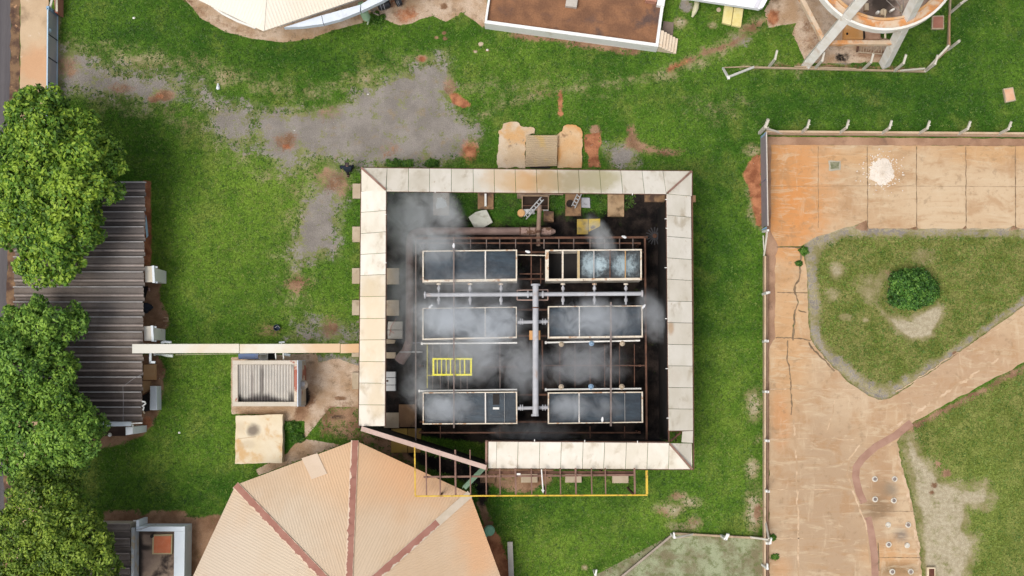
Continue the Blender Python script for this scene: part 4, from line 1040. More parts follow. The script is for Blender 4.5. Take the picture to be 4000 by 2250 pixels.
# ------------------------------------------------------------------ octagonal roofs
def rib_sheet(a, e1, e2, n, amp, hipk=.985):
    """ribbed roof section: sheets run from the eave (e1-e2) up to the hips that meet at a"""
    m = MB()
    mid = (e1 + e2) / 2
    up = (a - mid)
    nrm = (e2 - e1).cross(up).normalized()
    if nrm.z < 0: nrm = -nrm
    rows = []
    fa = (a - e1).dot(e2 - e1) / (e2 - e1).length_squared     # where the apex sits over the eave
    for i in range(n + 1):
        u = i / n
        b = e1.lerp(e2, u)
        tt = u / fa if u < fa else (1 - u) / (1 - fa)
        tp = (e1 if u < fa else e2).lerp(a, tt * hipk)
        prof = (0, .25, 1, .25)[i % 4] * amp
        rows.append((b + nrm * prof, tp + nrm * prof))
    k = len(m.v)
    for b, tp in rows: m.v += [tuple(b), tuple(tp)]
    for i in range(n):
        q = (k + 2 * i, k + 2 * i + 2, k + 2 * i + 3, k + 2 * i + 1)
        m.f.append(q)
    # closed fascia below the eave and an underside, so that the roof has thickness
    t_ = Vector((0, 0, -.06))
    m.face([e1 + t_, e2 + t_, a + t_])
    m.face([e1, e1 + t_, e2 + t_, e2])
    return m
def roofmat(name, c1, c2, blobs, streak=(.42, .26, .15)):
    t = NT(name)
    v = t.coords(); p = t.pos()
    c = t.mix(t.smooth(t.noise(p, .28, 5), .35, .65), c1, c2)
    nz = t.math('SUBTRACT', t.noise(p, .8, 6, .6), .5)
    for b, r_, bc, k in blobs: c = t.mix(t.math('MULTIPLY', t.blob(p, tuple(b), r_, soft=.8, ns=nz, amp=1.0), k), c, bc)
    c = t.mix(t.smooth(t.noise(p, 1.9, 6, .7), .6, .76, 0, .35), c, streak)
    g = t.noise(p, 16, 3, .6)
    c = t.mix(1.0, c, t.mix(g, (.95,) * 3, (1.05,) * 3), 'MULTIPLY')
    return t.bsdf(c, .75, 0, None, spec=.25)
OR = (.56, .34, .19)
PAVR = roofmat('pavilion_roof', (.49, .35, .225), (.535, .40, .275),
               ((W(1640, 1820, 4.0), (5.5, 2.6, 9), OR, .95), (W(1560, 1830, 4.0), (2.2, 1.6, 9), (.62, .355, .19), .6), (W(1300, 1850, 4), (3.0, 1.8, 9), (.59, .395, .24), .8), (W(1880, 2080, 4), (1.6, 3.2, 9), (.60, .34, .18), .8),
                (W(900, 2200, 4), (3.5, 3.5, 9), (.54, .455, .36), .8), (W(1130, 2130, 4), (2.6, 3.5, 9), (.53, .435, .325), .8), (W(1440, 2200, 4), (1.5, 3, 9), (.54, .425, .305), .7)))
HALLR = roofmat('hall_roof', (.66, .585, .47), (.72, .65, .535), ((W(900, 20, 4), (4, 3, 9), (.74, .685, .60), .6),), streak=(.58, .47, .34))
PEEL = M('peeling_ridge_paint', (.30, .135, .10), (.34, .165, .125), 1.2, stain=(.22, .10, .075), ssc=2, grain=.1)
PEELC = M('bare_ridge_sheet', (.62, .47, .34), (.66, .52, .39), 2, grain=.08)
def octagon(name, label, c, rad, rot, ze, apex, mat, n, wallmat, capw, capmat, cat, wall_in=.9, amp=.022):
    T = thing(name, label, cat, Vector((c.x, c.y, 0)))
    V = [Vector((c.x + rad * math.sin(R(rot + 45 * k)), c.y + rad * math.cos(R(rot + 45 * k)), ze)) for k in range(8)]
    for k in range(8):
        rib_sheet(apex, V[k], V[(k + 1) % 8], n, amp).build('roof_section', mat, T)
    wl = [Vector((c.x + (p.x - c.x) * wall_in, c.y + (p.y - c.y) * wall_in, ze - .12)) for p in V]
    MB().prism(wl, [Vector((p.x, p.y, -.05)) for p in wl]).build('wall', wallmat, T)
    return T, V
ZP = 3.1
c0 = W(1357, 2378, ZP)
pav, PV = octagon('octagonal_pavilion', 'peach ribbed octagonal roof with peeling brown ridges beside the cooling tower', c0, (W(1380, 1720, ZP) - c0).length, 2, ZP, W(1359, 2352, 5.0), PAVR, 188, WHITEP, .3, PEEL, 'pavilion', amp=.013)
apx = W(1359, 2352, 5.0)
for k in range(8):
    a, b = PV[k] + Vector((0, 0, .035)), apx + Vector((0, 0, .04))
    d = (b - a).normalized(); sd_ = d.cross(Vector((0, 0, 1))).normalized()
    st = .30 if k == 1 else 0.0
    # bare cream flashing with the brown paint left as a ragged strip on it
    MB().beam(a.lerp(b, .0), b, .42, .03).build('ridge_flashing', PEELC if k != 1 else M('grey_ridge', (.50, .42, .32), (.56, .47, .37), 2), pav)
    m = MB(); L_, R_ = [], []
    nn_ = 160
    for i in range(nn_ + 1):
        f = st * 1.0 + (1 - st) * i / nn_
        if k == 1: f = .27 + .73 * i / nn_
        p = a.lerp(b, f) + Vector((0, 0, .022))
        w1 = .19 + .025 * mnoise.noise(Vector((f * 30, k, 0))); w2 = (.16 if k != 0 else .14) + .11 * max(-.5, mnoise.noise(Vector((f * 24, k, 5))) + .7 * mnoise.noise(Vector((f * 75, k, 9)))) * (1.0 if f > .12 else .2)
        sgn = -1 if k in (0, 7) else 1
        L_.append(p + sd_ * sgn * w1 * (1 if k else 1.0)); R_.append(p - sd_ * sgn * max(.02, w2))
    for i in range(nn_): m.face([L_[i], L_[i + 1], R_[i + 1], R_[i]])
    m.build('ridge_paint', PEEL, pav)
def on_roof(x, y, k):
    n = (PV[(k + 1) % 8] - PV[k]).cross(apx - PV[k]).normalized()
    d = (W(x, y, 0) - CAM).normalized()
    return CAM + d * ((PV[k] - CAM).dot(n) / d.dot(n))
g = [on_roof(*q, 7) for q in ((1178, 1790), (1240, 1770), (1278, 1850), (1218, 1872))]
MB().slab([p + Vector((0, 0, .05)) for p in g], .02).build('patch_sheet', M('pale_patch', (.585, .455, .335), (.615, .485, .365), 1), pav)
solo('green_pot', MB().lathe(W(1912, 2070, .1), [(.15, 0), (.28, .08), (.32, .3), (.25, .42), (.05, .46)], 18).tube([W(1900, 2085, .3), W(1895, 2095, .35)], .12, 8), M('aqua_green', (.20, .42, .27), (.26, .48, .33), 3),
     'aqua green rounded vessel by the eave of the octagonal pavilion', 'vessel', smooth=True)
solo('grey_duct', MB().beam(W(1992, 2116, .5), W(2004, 2420, .5), .30, .25), M('grey_duct', (.37, .34, .30), (.42, .39, .35), 1.5, stain=(.30, .27, .23), ssc=1), 'long grey concrete beam lying on the grass near the octagonal pavilion', 'beam')

hall_c = W(1083, -584, 4.2)
hall, HV = octagon('round_hall', 'cream ribbed octagonal hall roof at the upper edge with a white canopy', hall_c, (W(1040, 122, 4.2) - hall_c).length, 3.5, 4.2, W(1080, -590, 7.0), HALLR, 176, WHITEP, .3, PEELC, 'hall', .86, .016)
for k in range(8):
    MB().beam(HV[k] + Vector((0, 0, .03)), W(1080, -590, 7.0) + Vector((0, 0, .03)), .12, .02).build('ridge_cap', M('cream_cap', (.70, .63, .53), (.74, .67, .57), 2) if 'cream_cap' not in bpy.data.materials else bpy.data.materials['cream_cap'], hall)
WB = M('bluish_white_metal', (.60, .655, .73), (.66, .71, .77), 1.0, stain=(.55, .58, .62), ssc=1, grain=.03)
for q in ([(1108, 107), (1180, 104), (1262, 93), (1255, 60)], [(1264, 92), (1330, 75), (1405, 45), (1408, 18), (1257, 60)], [(1410, 43), (1500, 0), (1560, -40), (1500, -40), (1411, 17)]):
    MB().poly(q, 3.3, 3.75).build('canopy', WB, hall)
MB().tube([W(805, -20, 3.5), W(830, 22, 3.5), (W(870, 52, 3.5)), W(930, 82, 3.5), W(1000, 108, 3.5)], .09, 8).build('gutter', WHITEP, hall)

# green vessel, bins, drums at the round hall
GRN = M('pale_green_paint', (.26, .40, .25), (.32, .46, .30), 2, stain=(.20, .28, .17), ssc=2)
gt = thing('green_pump', 'pale green upright vessel with pipework at the edge of the round hall', 'vessel', W(1420, 60))
MB().tube([W(1405, 22, 2.2), W(1412, 28, 2.3), W(1432, 70, 1.6), W(1436, 78, 1.4)], [.16, .26, .24, .12], 16).build('vessel', GRN, gt, smooth=True)
MB().tube([W(1402, 20, 2.3), W(1420, 15, 2.3)], [.17, .17], 14).build('end_cap', GRN, gt, smooth=True)
MB().tube([W(1436, 94, .3), W(1441, 76, .9)], .05, 8).build('outlet', M('pale_green_pipe', (.45, .52, .38)), gt)
for a, b in (((1432, 12), (1452, 44)), ((1444, 8), (1464, 30)), ((1430, 14), (1450, 6)), ((1452, 44), (1470, 34)), ((1458, 50), (1480, 60))): MB().beam(W(*a, 1.2), W(*b, 1.2), .07, .07).build('pipe_frame', M('dull_steel', (.20, .17, .14), (.26, .22, .18), 2) if 'dull_steel' not in bpy.data.materials else bpy.data.materials['dull_steel'], gt)
BLK = M('black_plastic', (.012, .012, .016), (.022, .022, .027), 3, rough=.4, grain=.1, spec=.5)
for (x, y, dx, dy), lb in (((1500, 12, 46, -14), 'black barrel lying in front of the round hall, the longer one'), ((1556, 0, 22, -10), 'short black barrel beside the longer one in front of the hall')):
    T = thing('black_barrel', lb, 'barrel', W(x, y), 'black barrels by the round hall')
    a, b = W(x - dx / 2, y - dy / 2 + 6, .32), W(x + dx / 2, y + dy / 2 + 6, .32)
    MB().tube([a, a.lerp(b, .06), a.lerp(b, .5), a.lerp(b, .94), b], [.22, .28, .31, .28, .22], 18).build('barrel_body', BLK, T, smooth=True)
    for f in (.2, .45): MB().tube([a.lerp(b, f), a.lerp(b, f + .03)], .315, 18).build('hoop', M('silver_band', (.6, .6, .62)) if 'silver_band' not in bpy.data.materials else bpy.data.materials['silver_band'], T)

# ------------------------------------------------------------------ flat-roofed building at the top
WALLW = M('white_wall', (.72, .71, .68), (.77, .76, .73), .8, stain=(.60, .56, .49), ssc=.9, st=(.58, .8), grain=.04)
GRAVEL = M('rusty_gravel_roof', (.16, .078, .043), (.25, .12, .06), .9, stain=(.10, .062, .050), ssc=.5, st=(.52, .7), grain=.42, gsc=11, bump=.6)
fb = thing('flat_roof_building', 'white-walled building with a rust-brown gravel roof and cream corner steps', 'building', W(2250, 60))
zr = 1.2
U = (W(2572, 178, zr) - W(1895, 86, zr)).normalized(); Vv = Vector((-U.y, U.x, 0))
o_ = W(1893, 86, zr); Lb = (W(2572, 178, zr) - o_).length; Db = 9.0
def fp(u, v, z): return Vector((o_.x, o_.y, 0)) + U * u + Vv * v + Vector((0, 0, z))
MB().prism([fp(.13, .13, zr - .3), fp(Lb - .13, .13, zr - .3), fp(Lb - .13, Db, zr - .3), fp(.13, Db, zr - .3)], [fp(.13, .13, -.05), fp(Lb - .13, .13, -.05), fp(Lb - .13, Db, -.05), fp(.13, Db, -.05)]).build('roof', GRAVEL, fb)
def par(u0, v0, u1, v1, z0=-.05): return MB().prism([fp(u0, v0, zr), fp(u1, v0, zr), fp(u1, v1, zr), fp(u0, v1, zr)], [fp(u0, v0, z0), fp(u1, v0, z0), fp(u1, v1, z0), fp(u0, v1, z0)]).build('parapet_wall', WALLW, fb)
par(0, -.07, Lb, .12); par(0, .125, .12, Db); par(Lb - .17, .125, Lb, Db)
MB().prism([fp(Lb - .42, 2.35, zr + .12), fp(Lb + .02, 2.35, zr + .12), fp(Lb + .02, 4, zr + .25), fp(Lb - .42, 4, zr + .25)], [fp(Lb - .42, 2.35, zr - .4), fp(Lb + .02, 2.35, zr - .4), fp(Lb + .02, 4, zr - .4), fp(Lb - .42, 4, zr - .4)]).build('corner_block', WALLW, fb)
MB().box(fp(Lb - .78, 3.0, zr - .3), .66, 1.0, .55, math.atan2(U.y, U.x)).build('roof_hatch', M('dusty_pink_hatch', (.40, .19, .13), (.46, .24, .17), 2), fb, .02)
MB().box(fp(4.9, 1.85, zr - .3), .68, .5, .35, math.atan2(U.y, U.x)).build('roof_vent', M('grey_vent', (.42, .38, .33), (.46, .42, .37), 2), fb, .02)
CRM = M('cream_step', (.66, .53, .39), (.72, .61, .48), 2, stain=(.58, .42, .27), ssc=2)
for k in range(6):
    z = zr - .18 - k * .17
    MB().prism([fp(Lb + .02 + k * .19, -.02, z), fp(Lb + .21 + k * .19 + .01, -.02, z), fp(Lb + .21 + k * .19 + .01, .98 - k * .02, z), fp(Lb + .02 + k * .19, .98 - k * .02, z)],
               [fp(Lb + .02 + k * .19, -.02, -.05), fp(Lb + .21 + k * .19 + .01, -.02, -.05), fp(Lb + .21 + k * .19 + .01, .98 - k * .02, -.05), fp(Lb + .02 + k * .19, .98 - k * .02, -.05)]).build('step', CRM, fb)
solo('damp_slab', MB().poly([(2592, 82), (2632, 88), (2628, 142), (2584, 128)], -.02, .1), M('damp_slab', (.17, .13, .105), (.21, .16, .13), 1.5, grain=.2), 'dull brown slab on the grass behind the cream steps', 'slab')
# second white building
wb = thing('white_building', 'bright white flat roof cut by the upper edge, near the yellow covers', 'building', W(2850, -60))
MB().poly([(2672, -10), (2748, 2), (2952, 32), (2966, 35), (2982, 28), (3030, -60), (2700, -120)], 2.05, 2.4).build('roof_slab', M('bright_white', (.78, .80, .82), (.81, .82, .84), 1, grain=.03), wb)
MB().poly([(2680, -40), (2760, -45), (2930, -20), (2990, -100), (2700, -150)], -.05, 2.05).build('wall', WALLW, wb)
MB().prism([W(x, y, 2.46) for x, y in ((2675, -12), (2748, -2), (2944, 27), (2990, -60), (2700, -118))], [W(x, y, 2.403) for x, y in ((2675, -12), (2748, -2), (2944, 27), (2990, -60), (2700, -118))]).build('roof', M('white_roof', (.78, .80, .82), (.8, .82, .84), 1, grain=.02), wb)
MB().beam(W(2952, 30, 2.46), W(2994, -58, 2.46), .22, .06).build('roof_edge', M('lilac_grey', (.62, .61, .66)), wb)
cl = thing('concrete_stump', 'mossy cream post lying on the grass below the bright white roof', 'post', W(2715, 30, 0))
MB().tube([W(2727, -30, .3), W(2722, 12, .35), W(2719, 30, .33), W(2712, 48, .28), W(2704, 66, .12)], [.13, .13, .17, .14, .06], 12).build('post_body', M('mossy_cream', (.50, .47, .29), (.56, .53, .37), 2, stain=(.36, .38, .25), ssc=2), cl, smooth=True)
MB().tube([W(2722, 10, .35), W(2721, 15, .35)], .17, 12).build('collar', M('mossy_collar', (.44, .42, .26)), cl)
YC = M('pale_yellow_lid', (.66, .55, .21), (.72, .63, .31), 2, stain=(.56, .44, .14), ssc=2.2, grain=.06)
for q, lb in (([(2831, 20), (2866, 28), (2856, 97), (2821, 88)], 'pale yellow lid of the pair on the grass, the one nearer the mossy post'), ([(2868, 28), (2905, 33), (2895, 105), (2858, 98)], 'pale yellow lid of the pair on the grass, the one nearer the water tower')):
    solo('yellow_cover', MB().poly(q, -.02, .28), YC, lb, 'lid', 'pale yellow lids by the white building', bevel=.03)
g = W(2807, 39, 0); solo('round_cover', MB().lathe(g, [(.13, 0), (.14, .06), (.12, .08)], 16), CONC, 'small round tan cover beside the yellow lids', 'cover')

# ------------------------------------------------------------------ water tower
wt_ = thing('water_tower', 'white-legged concrete water tower with a stained ring platform', 'water tower', W(3304, -14))
CW = M('tower_white', (.68, .64, .57), (.76, .74, .70), 1.4, stain=(.52, .42, .32), ssc=1.1, st=(.56, .74), grain=.08)
CS = M('tower_stained', (.56, .42, .29), (.60, .48, .36), 1.0, stain=(.55, .25, .09), ssc=.9, st=(.46, .6), stain2=(.30, .22, .17), s2sc=1.8, st2=(.58, .7), grain=.14)
hc = W(3304, -14); hc.z = 0
def rotz(p, k): return Matrix.Rotation(R(60 * k), 4, 'Z') @ (p - hc) + hc
LA = (W(3150, 252, 0), W(3362, 0, 9.4)); LB = (W(3455, 252, 0), W(3580, 0, 9.4))
legs = []
for k in range(3):
    for a, b in (LA, LB):
        d = (b - a) / 9.4
        legs.append((rotz(a, 2 * k), rotz(a + d * 14.5, 2 * k)))
for a, b in legs: MB().beam(a - Vector((0, 0, .05)), b, .50, .50, up=(b - a).cross(hc - a)).build('leg', CW, wt_, .02)
ordl = sorted(legs, key=lambda l: math.atan2((l[0] - hc).y, (l[0] - hc).x))
for k in range(6):
    p1, p2 = ordl[k], ordl[(k + 1) % 6]
    a, b = p1[0].lerp(p1[1], 3.4 / 14.5), p2[0].lerp(p2[1], 3.4 / 14.5)
    d = (b - a).normalized() * .22
    MB().beam(a + d, b - d, .24, .42).build('tie_beam', CS, wt_, .015)
rc = W(3453, -170, 7.3)
def ringp(r0, r1, z0, z1, n=64):
    m = MB(); b = 0
    for r_, z in ((r0, z0), (r1, z0), (r1, z1), (r0, z1)):
        m.v += [(rc.x + r_ * math.cos(2 * math.pi * k / n), rc.y + r_ * math.sin(2 * math.pi * k / n), z) for k in range(n)]
    for s in range(4):
        for k in range(n):
            j = (k + 1) % n; s2 = (s + 1) % 4
            m.f.append((s * n + k, s * n + j, s2 * n + j, s2 * n + k))
    return m
RP = (W(3453, 122, 7.4) - W(3453, -170, 7.4)).length
RI = RP - .66
ringp(RI + .1, RP - .12, 6.9, 7.25).build('platform', CS, wt_)
ringp(RP - .13, RP, 6.85, 7.45).build('outer_kerb', CW, wt_)
ringp(RI - .03, RI + .1, 6.0, 7.42).build('inner_kerb', M('ring_orange', (.60, .31, .12), (.56, .36, .2), 1.2, stain=(.50, .42, .33), ssc=1.1, st=(.5, .65)), wt_)
ringp(0.05, RI - .03, 6.0, 6.2).build('lower_floor', M('tower_floor', (.48, .37, .31), (.38, .29, .25), .9, stain=(.22, .16, .13), ssc=.9, st=(.5, .64), stain2=(.56, .44, .36), s2sc=1.2, st2=(.55, .65), grain=.2,
        blobs=((W(3440, 0, 6.2), (.85, 1.35, 3), (.03, .022, .018), .95), (W(3400, 60, 6.2), (.5, .5, 3), (.12, .085, .07), .8), (W(3560, -40, 6.2), (.8, .5, 3), (.56, .34, .2), .8))), wt_)
for pts, nm, mt in (([(3378, 12), (3394, 12), (3394, 40), (3378, 40)], 'pump_box', CONC), ([(3520, 18), (3526, 18), (3526, 46), (3520, 46)], 'pump_box', CONC), ([(3478, 38), (3494, 30), (3497, 36), (3482, 45)], 'pump_box', WHITEP)):
    MB().poly(pts, 6.18, 6.5).build(nm, mt, wt_, .01)
for x, y, r_, mt in ((3447, 52, .19, CONC), (3426, 52, .09, WHITEP)): MB().lathe(W(x, y, 6.2), [(r_, 0), (r_, .25), (r_ * .6, .3)], 16).build('standpipe', mt, wt_, smooth=True)
MB().tube([W(3458, 147, 5.6), W(3457, 40, 7.0)], .055, 10).build('drain_pipe', M('cream_pipe', (.66, .56, .40)), wt_)
for pts in ([(3462, 0), (3490, 26), (3520, 45)], [(3500, 0), (3516, 22), (3522, 50)], [(3527, -4), (3530, 22), (3524, 44)]): MB().tube([W(x, y, 6.9) for x, y in pts], .022, 6).build('cable', M('cable_grey', (.3, .27, .24)) if 'cable_grey' not in bpy.data.materials else bpy.data.materials['cable_grey'], wt_)
tk = MB(); tc = hc + (W(3453, -170, 7.3) - Vector((hc.x, hc.y, 7.3))) * .0
tk.lathe((hc.x, hc.y, 14.2), [(3.2, 0), (3.6, .3), (3.6, 4.2), (2.2, 5.0), (.2, 5.3)], 40); tk.build('tank', CW, wt_, smooth=True)
# pump-house bits under it
pb = thing('valve_box', 'orange-topped concrete valve box under the water tower', 'valve box', W(3330, 125))
MB().poly([(3300, 92), (3372, 110), (3372, 153), (3298, 150)], -.02, .5).build('box_lid', M('orange_lid_concrete', (.58, .28, .09), (.60, .36, .18), 1.2, stain=(.45, .22, .12), ssc=1.5), pb, .02)
MB().lathe(W(3309, 132, .5), [(.07, 0), (.07, .03), (.02, .04)], 14).build('hole', BLACKWALL, pb)
p2 = thing('valve_box', 'smaller brown valve box beside the orange-topped one under the water tower', 'valve box', W(3410, 135))
MB().poly([(3380, 118), (3440, 122), (3440, 152), (3380, 150)], -.02, .4).build('box_lid', M('pinkish_lid', (.50, .30, .2), (.42, .24, .15), 1.5), p2, .02)
MB().poly([(3368, 118), (3376, 118), (3379, 150), (3366, 150)], .1, .45).build('timber', BLACKWALL, p2)
RK = M('dry_rack', (.38, .29, .2), (.46, .36, .26), 2)
rk = thing('pipe_rack', 'rack of thin tan pipes lying behind the leg of the water tower', 'rack', W(3410, 195))
for k in range(9): MB().tube([W(3366 + k * 10, 178, .5), W(3362 + k * 10, 200 + (k % 3) * 3, .5)], .025, 6).build('pipe', RK, rk)
MB().beam(W(3350, 203, .45), W(3455, 212, .45), .06, .06).build('rail', RK, rk); MB().beam(W(3352, 180, .45), W(3348, 203, .45), .12, .1).build('rail', RUST, rk); MB().beam(W(3405, 210, .5), W(3432, 184, .7), .04, .04).build('brace', RK, rk)
for q, lb, mt in (([(3643, 61), (3688, 60), (3688, 113), (3641, 113)], 'brown-lidded box in the grass between water tower and its fence', M('brown_lid', (.30, .125, .085), (.35, .16, .11), 2)),
                  ([(3920, 346), (3958, 340), (3969, 392), (3930, 400)], 'orange-tan lidded box alone in the open grass', M('tan_lid', (.58, .32, .19), (.62, .38, .25), 2))):
    T = thing('inspection_box', lb, 'box', W(*q[0]), 'inspection boxes in the grass')
    MB().poly(q, -.05, .22).build('box_rim', CONC, T, .01)
    cx, cy = sum(a[0] for a in q) / 4, sum(a[1] for a in q) / 4
    MB().poly([(cx + (a - cx) * .82, cy + (b - cy) * .82) for a, b in q], .2, .25).build('lid', mt, T)

# ------------------------------------------------------------------ fences and walls
POSTM = M('concrete_post', (.52, .48, .40), (.60, .56, .49), 2, stain=(.40, .33, .25), ssc=2)
def post(parent, x, y, arm=(0, .34, .3), h=1.9, w=.12, mat=None):
    b = W(x, y); t_ = b + Vector((0, 0, h)); t2 = t_ + Vector(arm)
    MB().beam(b - Vector((0, 0, .05)), t_, w, w).beam(t_ - Vector((0, 0, .06)), t2, w * .9, w * .9, up=Vector((1, 0, 0)) if abs(arm[1]) > abs(arm[0]) else Vector((0, 1, 0))).build('post', mat or POSTM, parent)
KERB = M('fence_kerb', (.34, .25, .16), (.44, .33, .22), 1.5, stain=(.26, .18, .12), ssc=1.5)
WIRE = M('fence_wire', (.22, .2, .18))
def wires(parent, pts, zs=(.5, .9, 1.3, 1.7)):
    m = MB()
    for z in zs:
        for a, b in zip(pts[:-1], pts[1:]): m.tube([W(*a, z), W(*b, z)], .004, 4, False)
    m.build('wire', WIRE, parent)
tf = thing('tower_fence', 'bent-post fence enclosing the water tower on a low tan kerb', 'fence', W(3300, 270))
MB().beam(W(2945, 264, .08), W(3612, 280, .08), .10, .2).build('kerb', KERB, tf); MB().beam(W(3610, 278, .08), W(3702, 194, .08), .10, .2).build('kerb', KERB, tf)
MB().beam(W(3702, 194, .08), W(3714, -60, .08), .10, .2).build('kerb', KERB, tf); MB().beam(W(3103, 259, .3), W(3345, 268, .3), .06, .06).build('rail', KERB, tf)
for x, y in ((3003, 262), (3182, 268), (3368, 274), (3492, 278), (3612, 280), (3712, 50)): post(tf, x, y, (.05, .42, .3) if y > 100 else (.3, .2, .2))
MB().beam(W(3515, 276, .1), W(3612, 268, 1.6), .09, .09).build('brace', POSTM, tf); MB().beam(W(3612, 279, .2), W(3708, 176, 1.75), .11, .11).build('brace', POSTM, tf)
MB().beam(W(3708, 60, .1), W(3708, 178, 1.7), .10, .10).build('brace', M('rusty_brace', (.45, .24, .12), (.52, .32, .2), 2), tf); post(tf, 3701, 196, (.05, .05, .05))
MB().beam(W(2824, 266, .1), W(2843, 300, 1.9), .11, .11).build('gate_post', WHITEP, tf); MB().beam(W(2945, 262, .1), W(2843, 302, 1.9), .12, .12).build('gate_post', WHITEP, tf)
MB().beam(W(2828, 264, .1), W(2935, 260, .1), .06, .06).build('sill', KERB, tf); MB().box(W(2845, 306, 1.85), .14, .14, .14).build('cap', WHITEP, tf)
wires(tf, [(2945, 264), (3612, 280), (3702, 194), (3714, -60)])

nw = thing('boundary_wall', 'low tan boundary wall with bent white posts above the walled yard', 'wall', W(3500, 530))
BW = M('boundary_wall', (.48, .34, .22), (.54, .41, .28), 1.0, stain=(.36, .25, .16), ssc=1.2)
MB().prism([W(2992, 517, .55), W(4300, 527, .55), W(4300, 519, .55), W(2992, 509, .55)], [Vector((p.x, p.y, -.05)) for p in (W(2992, 517, .55), W(4300, 527, .55), W(4300, 519, .55), W(2992, 509, .55))]).build('wall', BW, nw)
MB().prism([W(2998, 525, .25), W(4300, 536, .25), W(4300, 529, .25), W(2998, 518, .25)], [Vector((p.x, p.y, -.05)) for p in (W(2998, 525, .25), W(4300, 536, .25), W(4300, 529, .25), W(2998, 518, .25))]).build('wall_foot', M('wall_foot', (.30, .2, .13), (.36, .25, .17), 1.5), nw)
for x, y in ((3126, 522), (3275, 523), (3438, 525), (3582, 526), (3736, 528), (3891, 529), (4046, 530), (4200, 532)):
    post(nw, x, y, (.04, .36, .3))
    b = W(x, y) + Vector((0, 0, 1.9)); MB().beam(b + Vector((.02, .1, .05)), b + Vector((.14, .14, .12)), .04, .04).build('bracket', POSTM, nw)
post(nw, 2966, 520, (.1, .36, .3), w=.16); MB().beam(W(3057, 521, .2), W(2990, 501, 1.5), .10, .10).build('brace', POSTM, nw); MB().beam(W(2985, 503, 1.6), W(3003, 497, 1.75), .05, .05).build('bracket', POSTM, nw)
wires(nw, [(2992, 522), (4300, 532)], (.9, 1.3, 1.7))

ga = thing('metal_gate', 'long lilac-grey sliding gate with a blue end, closing the yard', 'gate', W(2975, 700))
gm = NT('gate_mesh'); v = gm.coords()
wv = gm.noise(gm.scale(v, (1, 1, 3)), 3, 4, .6)
gm.bsdf(gm.mix(gm.smooth(wv, .35, .65), (.255, .215, .24), (.30, .26, .275)), .7, .1); gm = gm.m
gz = 1.55
MB().prism([W(2993, 520, gz), W(2999, 880, gz), W(2997, 880, gz), W(2991, 520, gz)], [W(2972, 538, .08), W(2977, 888, .08), W(2975, 888, .08), W(2970, 538, .08)]).build('gate_leaf', gm, ga)
MB().beam(W(2994, 518, gz), W(3000, 882, gz), .05, .07).build('top_rail', M('gate_rail', (.52, .47, .40), (.58, .53, .46), 2), ga); MB().beam(W(2972, 538, .08), W(2977, 890, .08), .04, .06).build('bottom_rail', M('gate_low_rail', (.42, .40, .46)), ga)
MB().prism([W(2994, 514, gz + .03), W(2992, 528, gz * .85), W(2986, 532, gz * .7), W(2986, 520, gz)], [W(2978, 529, .4), W(2976, 541, .3), W(2971, 543, .1), W(2971, 533, .2)]).build('end_panel', BLUEP, ga)
for y in (702,): MB().beam(W(2974, y + 14, .1), W(2993, y - 3, gz), .04, .05).build('stile', M('gate_stile', (.2, .19, .26)), ga)
MB().prism([W(2996, 884, 1.2), W(2996, 894, 1.0), W(2976, 898, .3), W(2980, 892, .6)], [W(2994, 886, 1.1), W(2994, 896, .9), W(2974, 900, .2), W(2978, 894, .5)]).build('end_panel', BLUEP, ga)
ew = thing('yard_wall', 'long low wall with short posts between the lawn and the concrete drive', 'wall', W(2985, 1500))
MB().prism([W(2986, 1000, .5), W(2993, 1000, .5), W(2992, 2500, .5), W(2985, 2500, .5)], [Vector((p.x, p.y, -.05)) for p in (W(2986, 1000, .5), W(2993, 1000, .5), W(2992, 2500, .5), W(2985, 2500, .5))]).build('wall', BW, ew)
MB().prism([W(2994, 1000, .3), W(3001, 1000, .3), W(3001, 2500, .3), W(2994, 2500, .3)], [Vector((p.x, p.y, -.05)) for p in (W(2994, 1000, .3), W(3001, 1000, .3), W(3001, 2500, .3), W(2994, 2500, .3))]).build('wall_foot', M('brown_wall_foot', (.19, .115, .075), (.25, .16, .11), 1.2), ew)
for x, y in ((2980, 1150), (2981, 1335), (2982, 1530), (2984, 1718), (2985, 1912), (2986, 2111)): post(ew, x, y, (-.16, .02, .12) if y > 1200 else (.1, .02, .1), h=1.35, w=.13, mat=WHITEP)
MB().beam(W(2984, 998, .3), W(2997, 905, 1.6), .09, .09).build('brace', POSTM, ew); MB().beam(W(2980, 905, .2), W(3000, 900, 1.5), .12, .12).build('end_post', WHITEP, ew); MB().beam(W(2981, 920, .2), W(2985, 995, .2), .06, .06).build('brace', POSTM, ew)
MB().beam(W(2988, 2030, .2), W(3003, 2104, 1.5), .09, .09).build('brace', POSTM, ew)
sf = thing('pen_fence', 'low fence with V-shaped white posts edging the pale grass pen', 'fence', W(2800, 2090))
MB().beam(W(2632, 2083, .15), W(2988, 2103, .15), .11, .3).build('kerb', KERB, sf); MB().beam(W(2632, 2083, .15), W(2150, 2480, .15), .11, .3).build('kerb', M('grey_kerb', (.30, .25, .20), (.36, .30, .24), 1.5), sf)
def vpost(x, y, k=1.0):
    b = W(x, y); t_ = b + Vector((.0, 0, 1.6)); MB().beam(b - Vector((0, 0, .05)), t_, .12, .12).beam(t_ - Vector((.0, .0, .05)), t_ + Vector((.12 * k, .30, .12)), .09, .09, up=Vector((1, 0, 0))).build('post', WHITEP, sf)
for x, y in ((2815, 2091), (3012 - 196, 0), (2819 + 196, 0)):
    if y: vpost(x, y)
vpost(2622, 2086, -.5); vpost(2988, 2107, .3); vpost(2320, 2228, .4); vpost(2700 + 120, 2092)
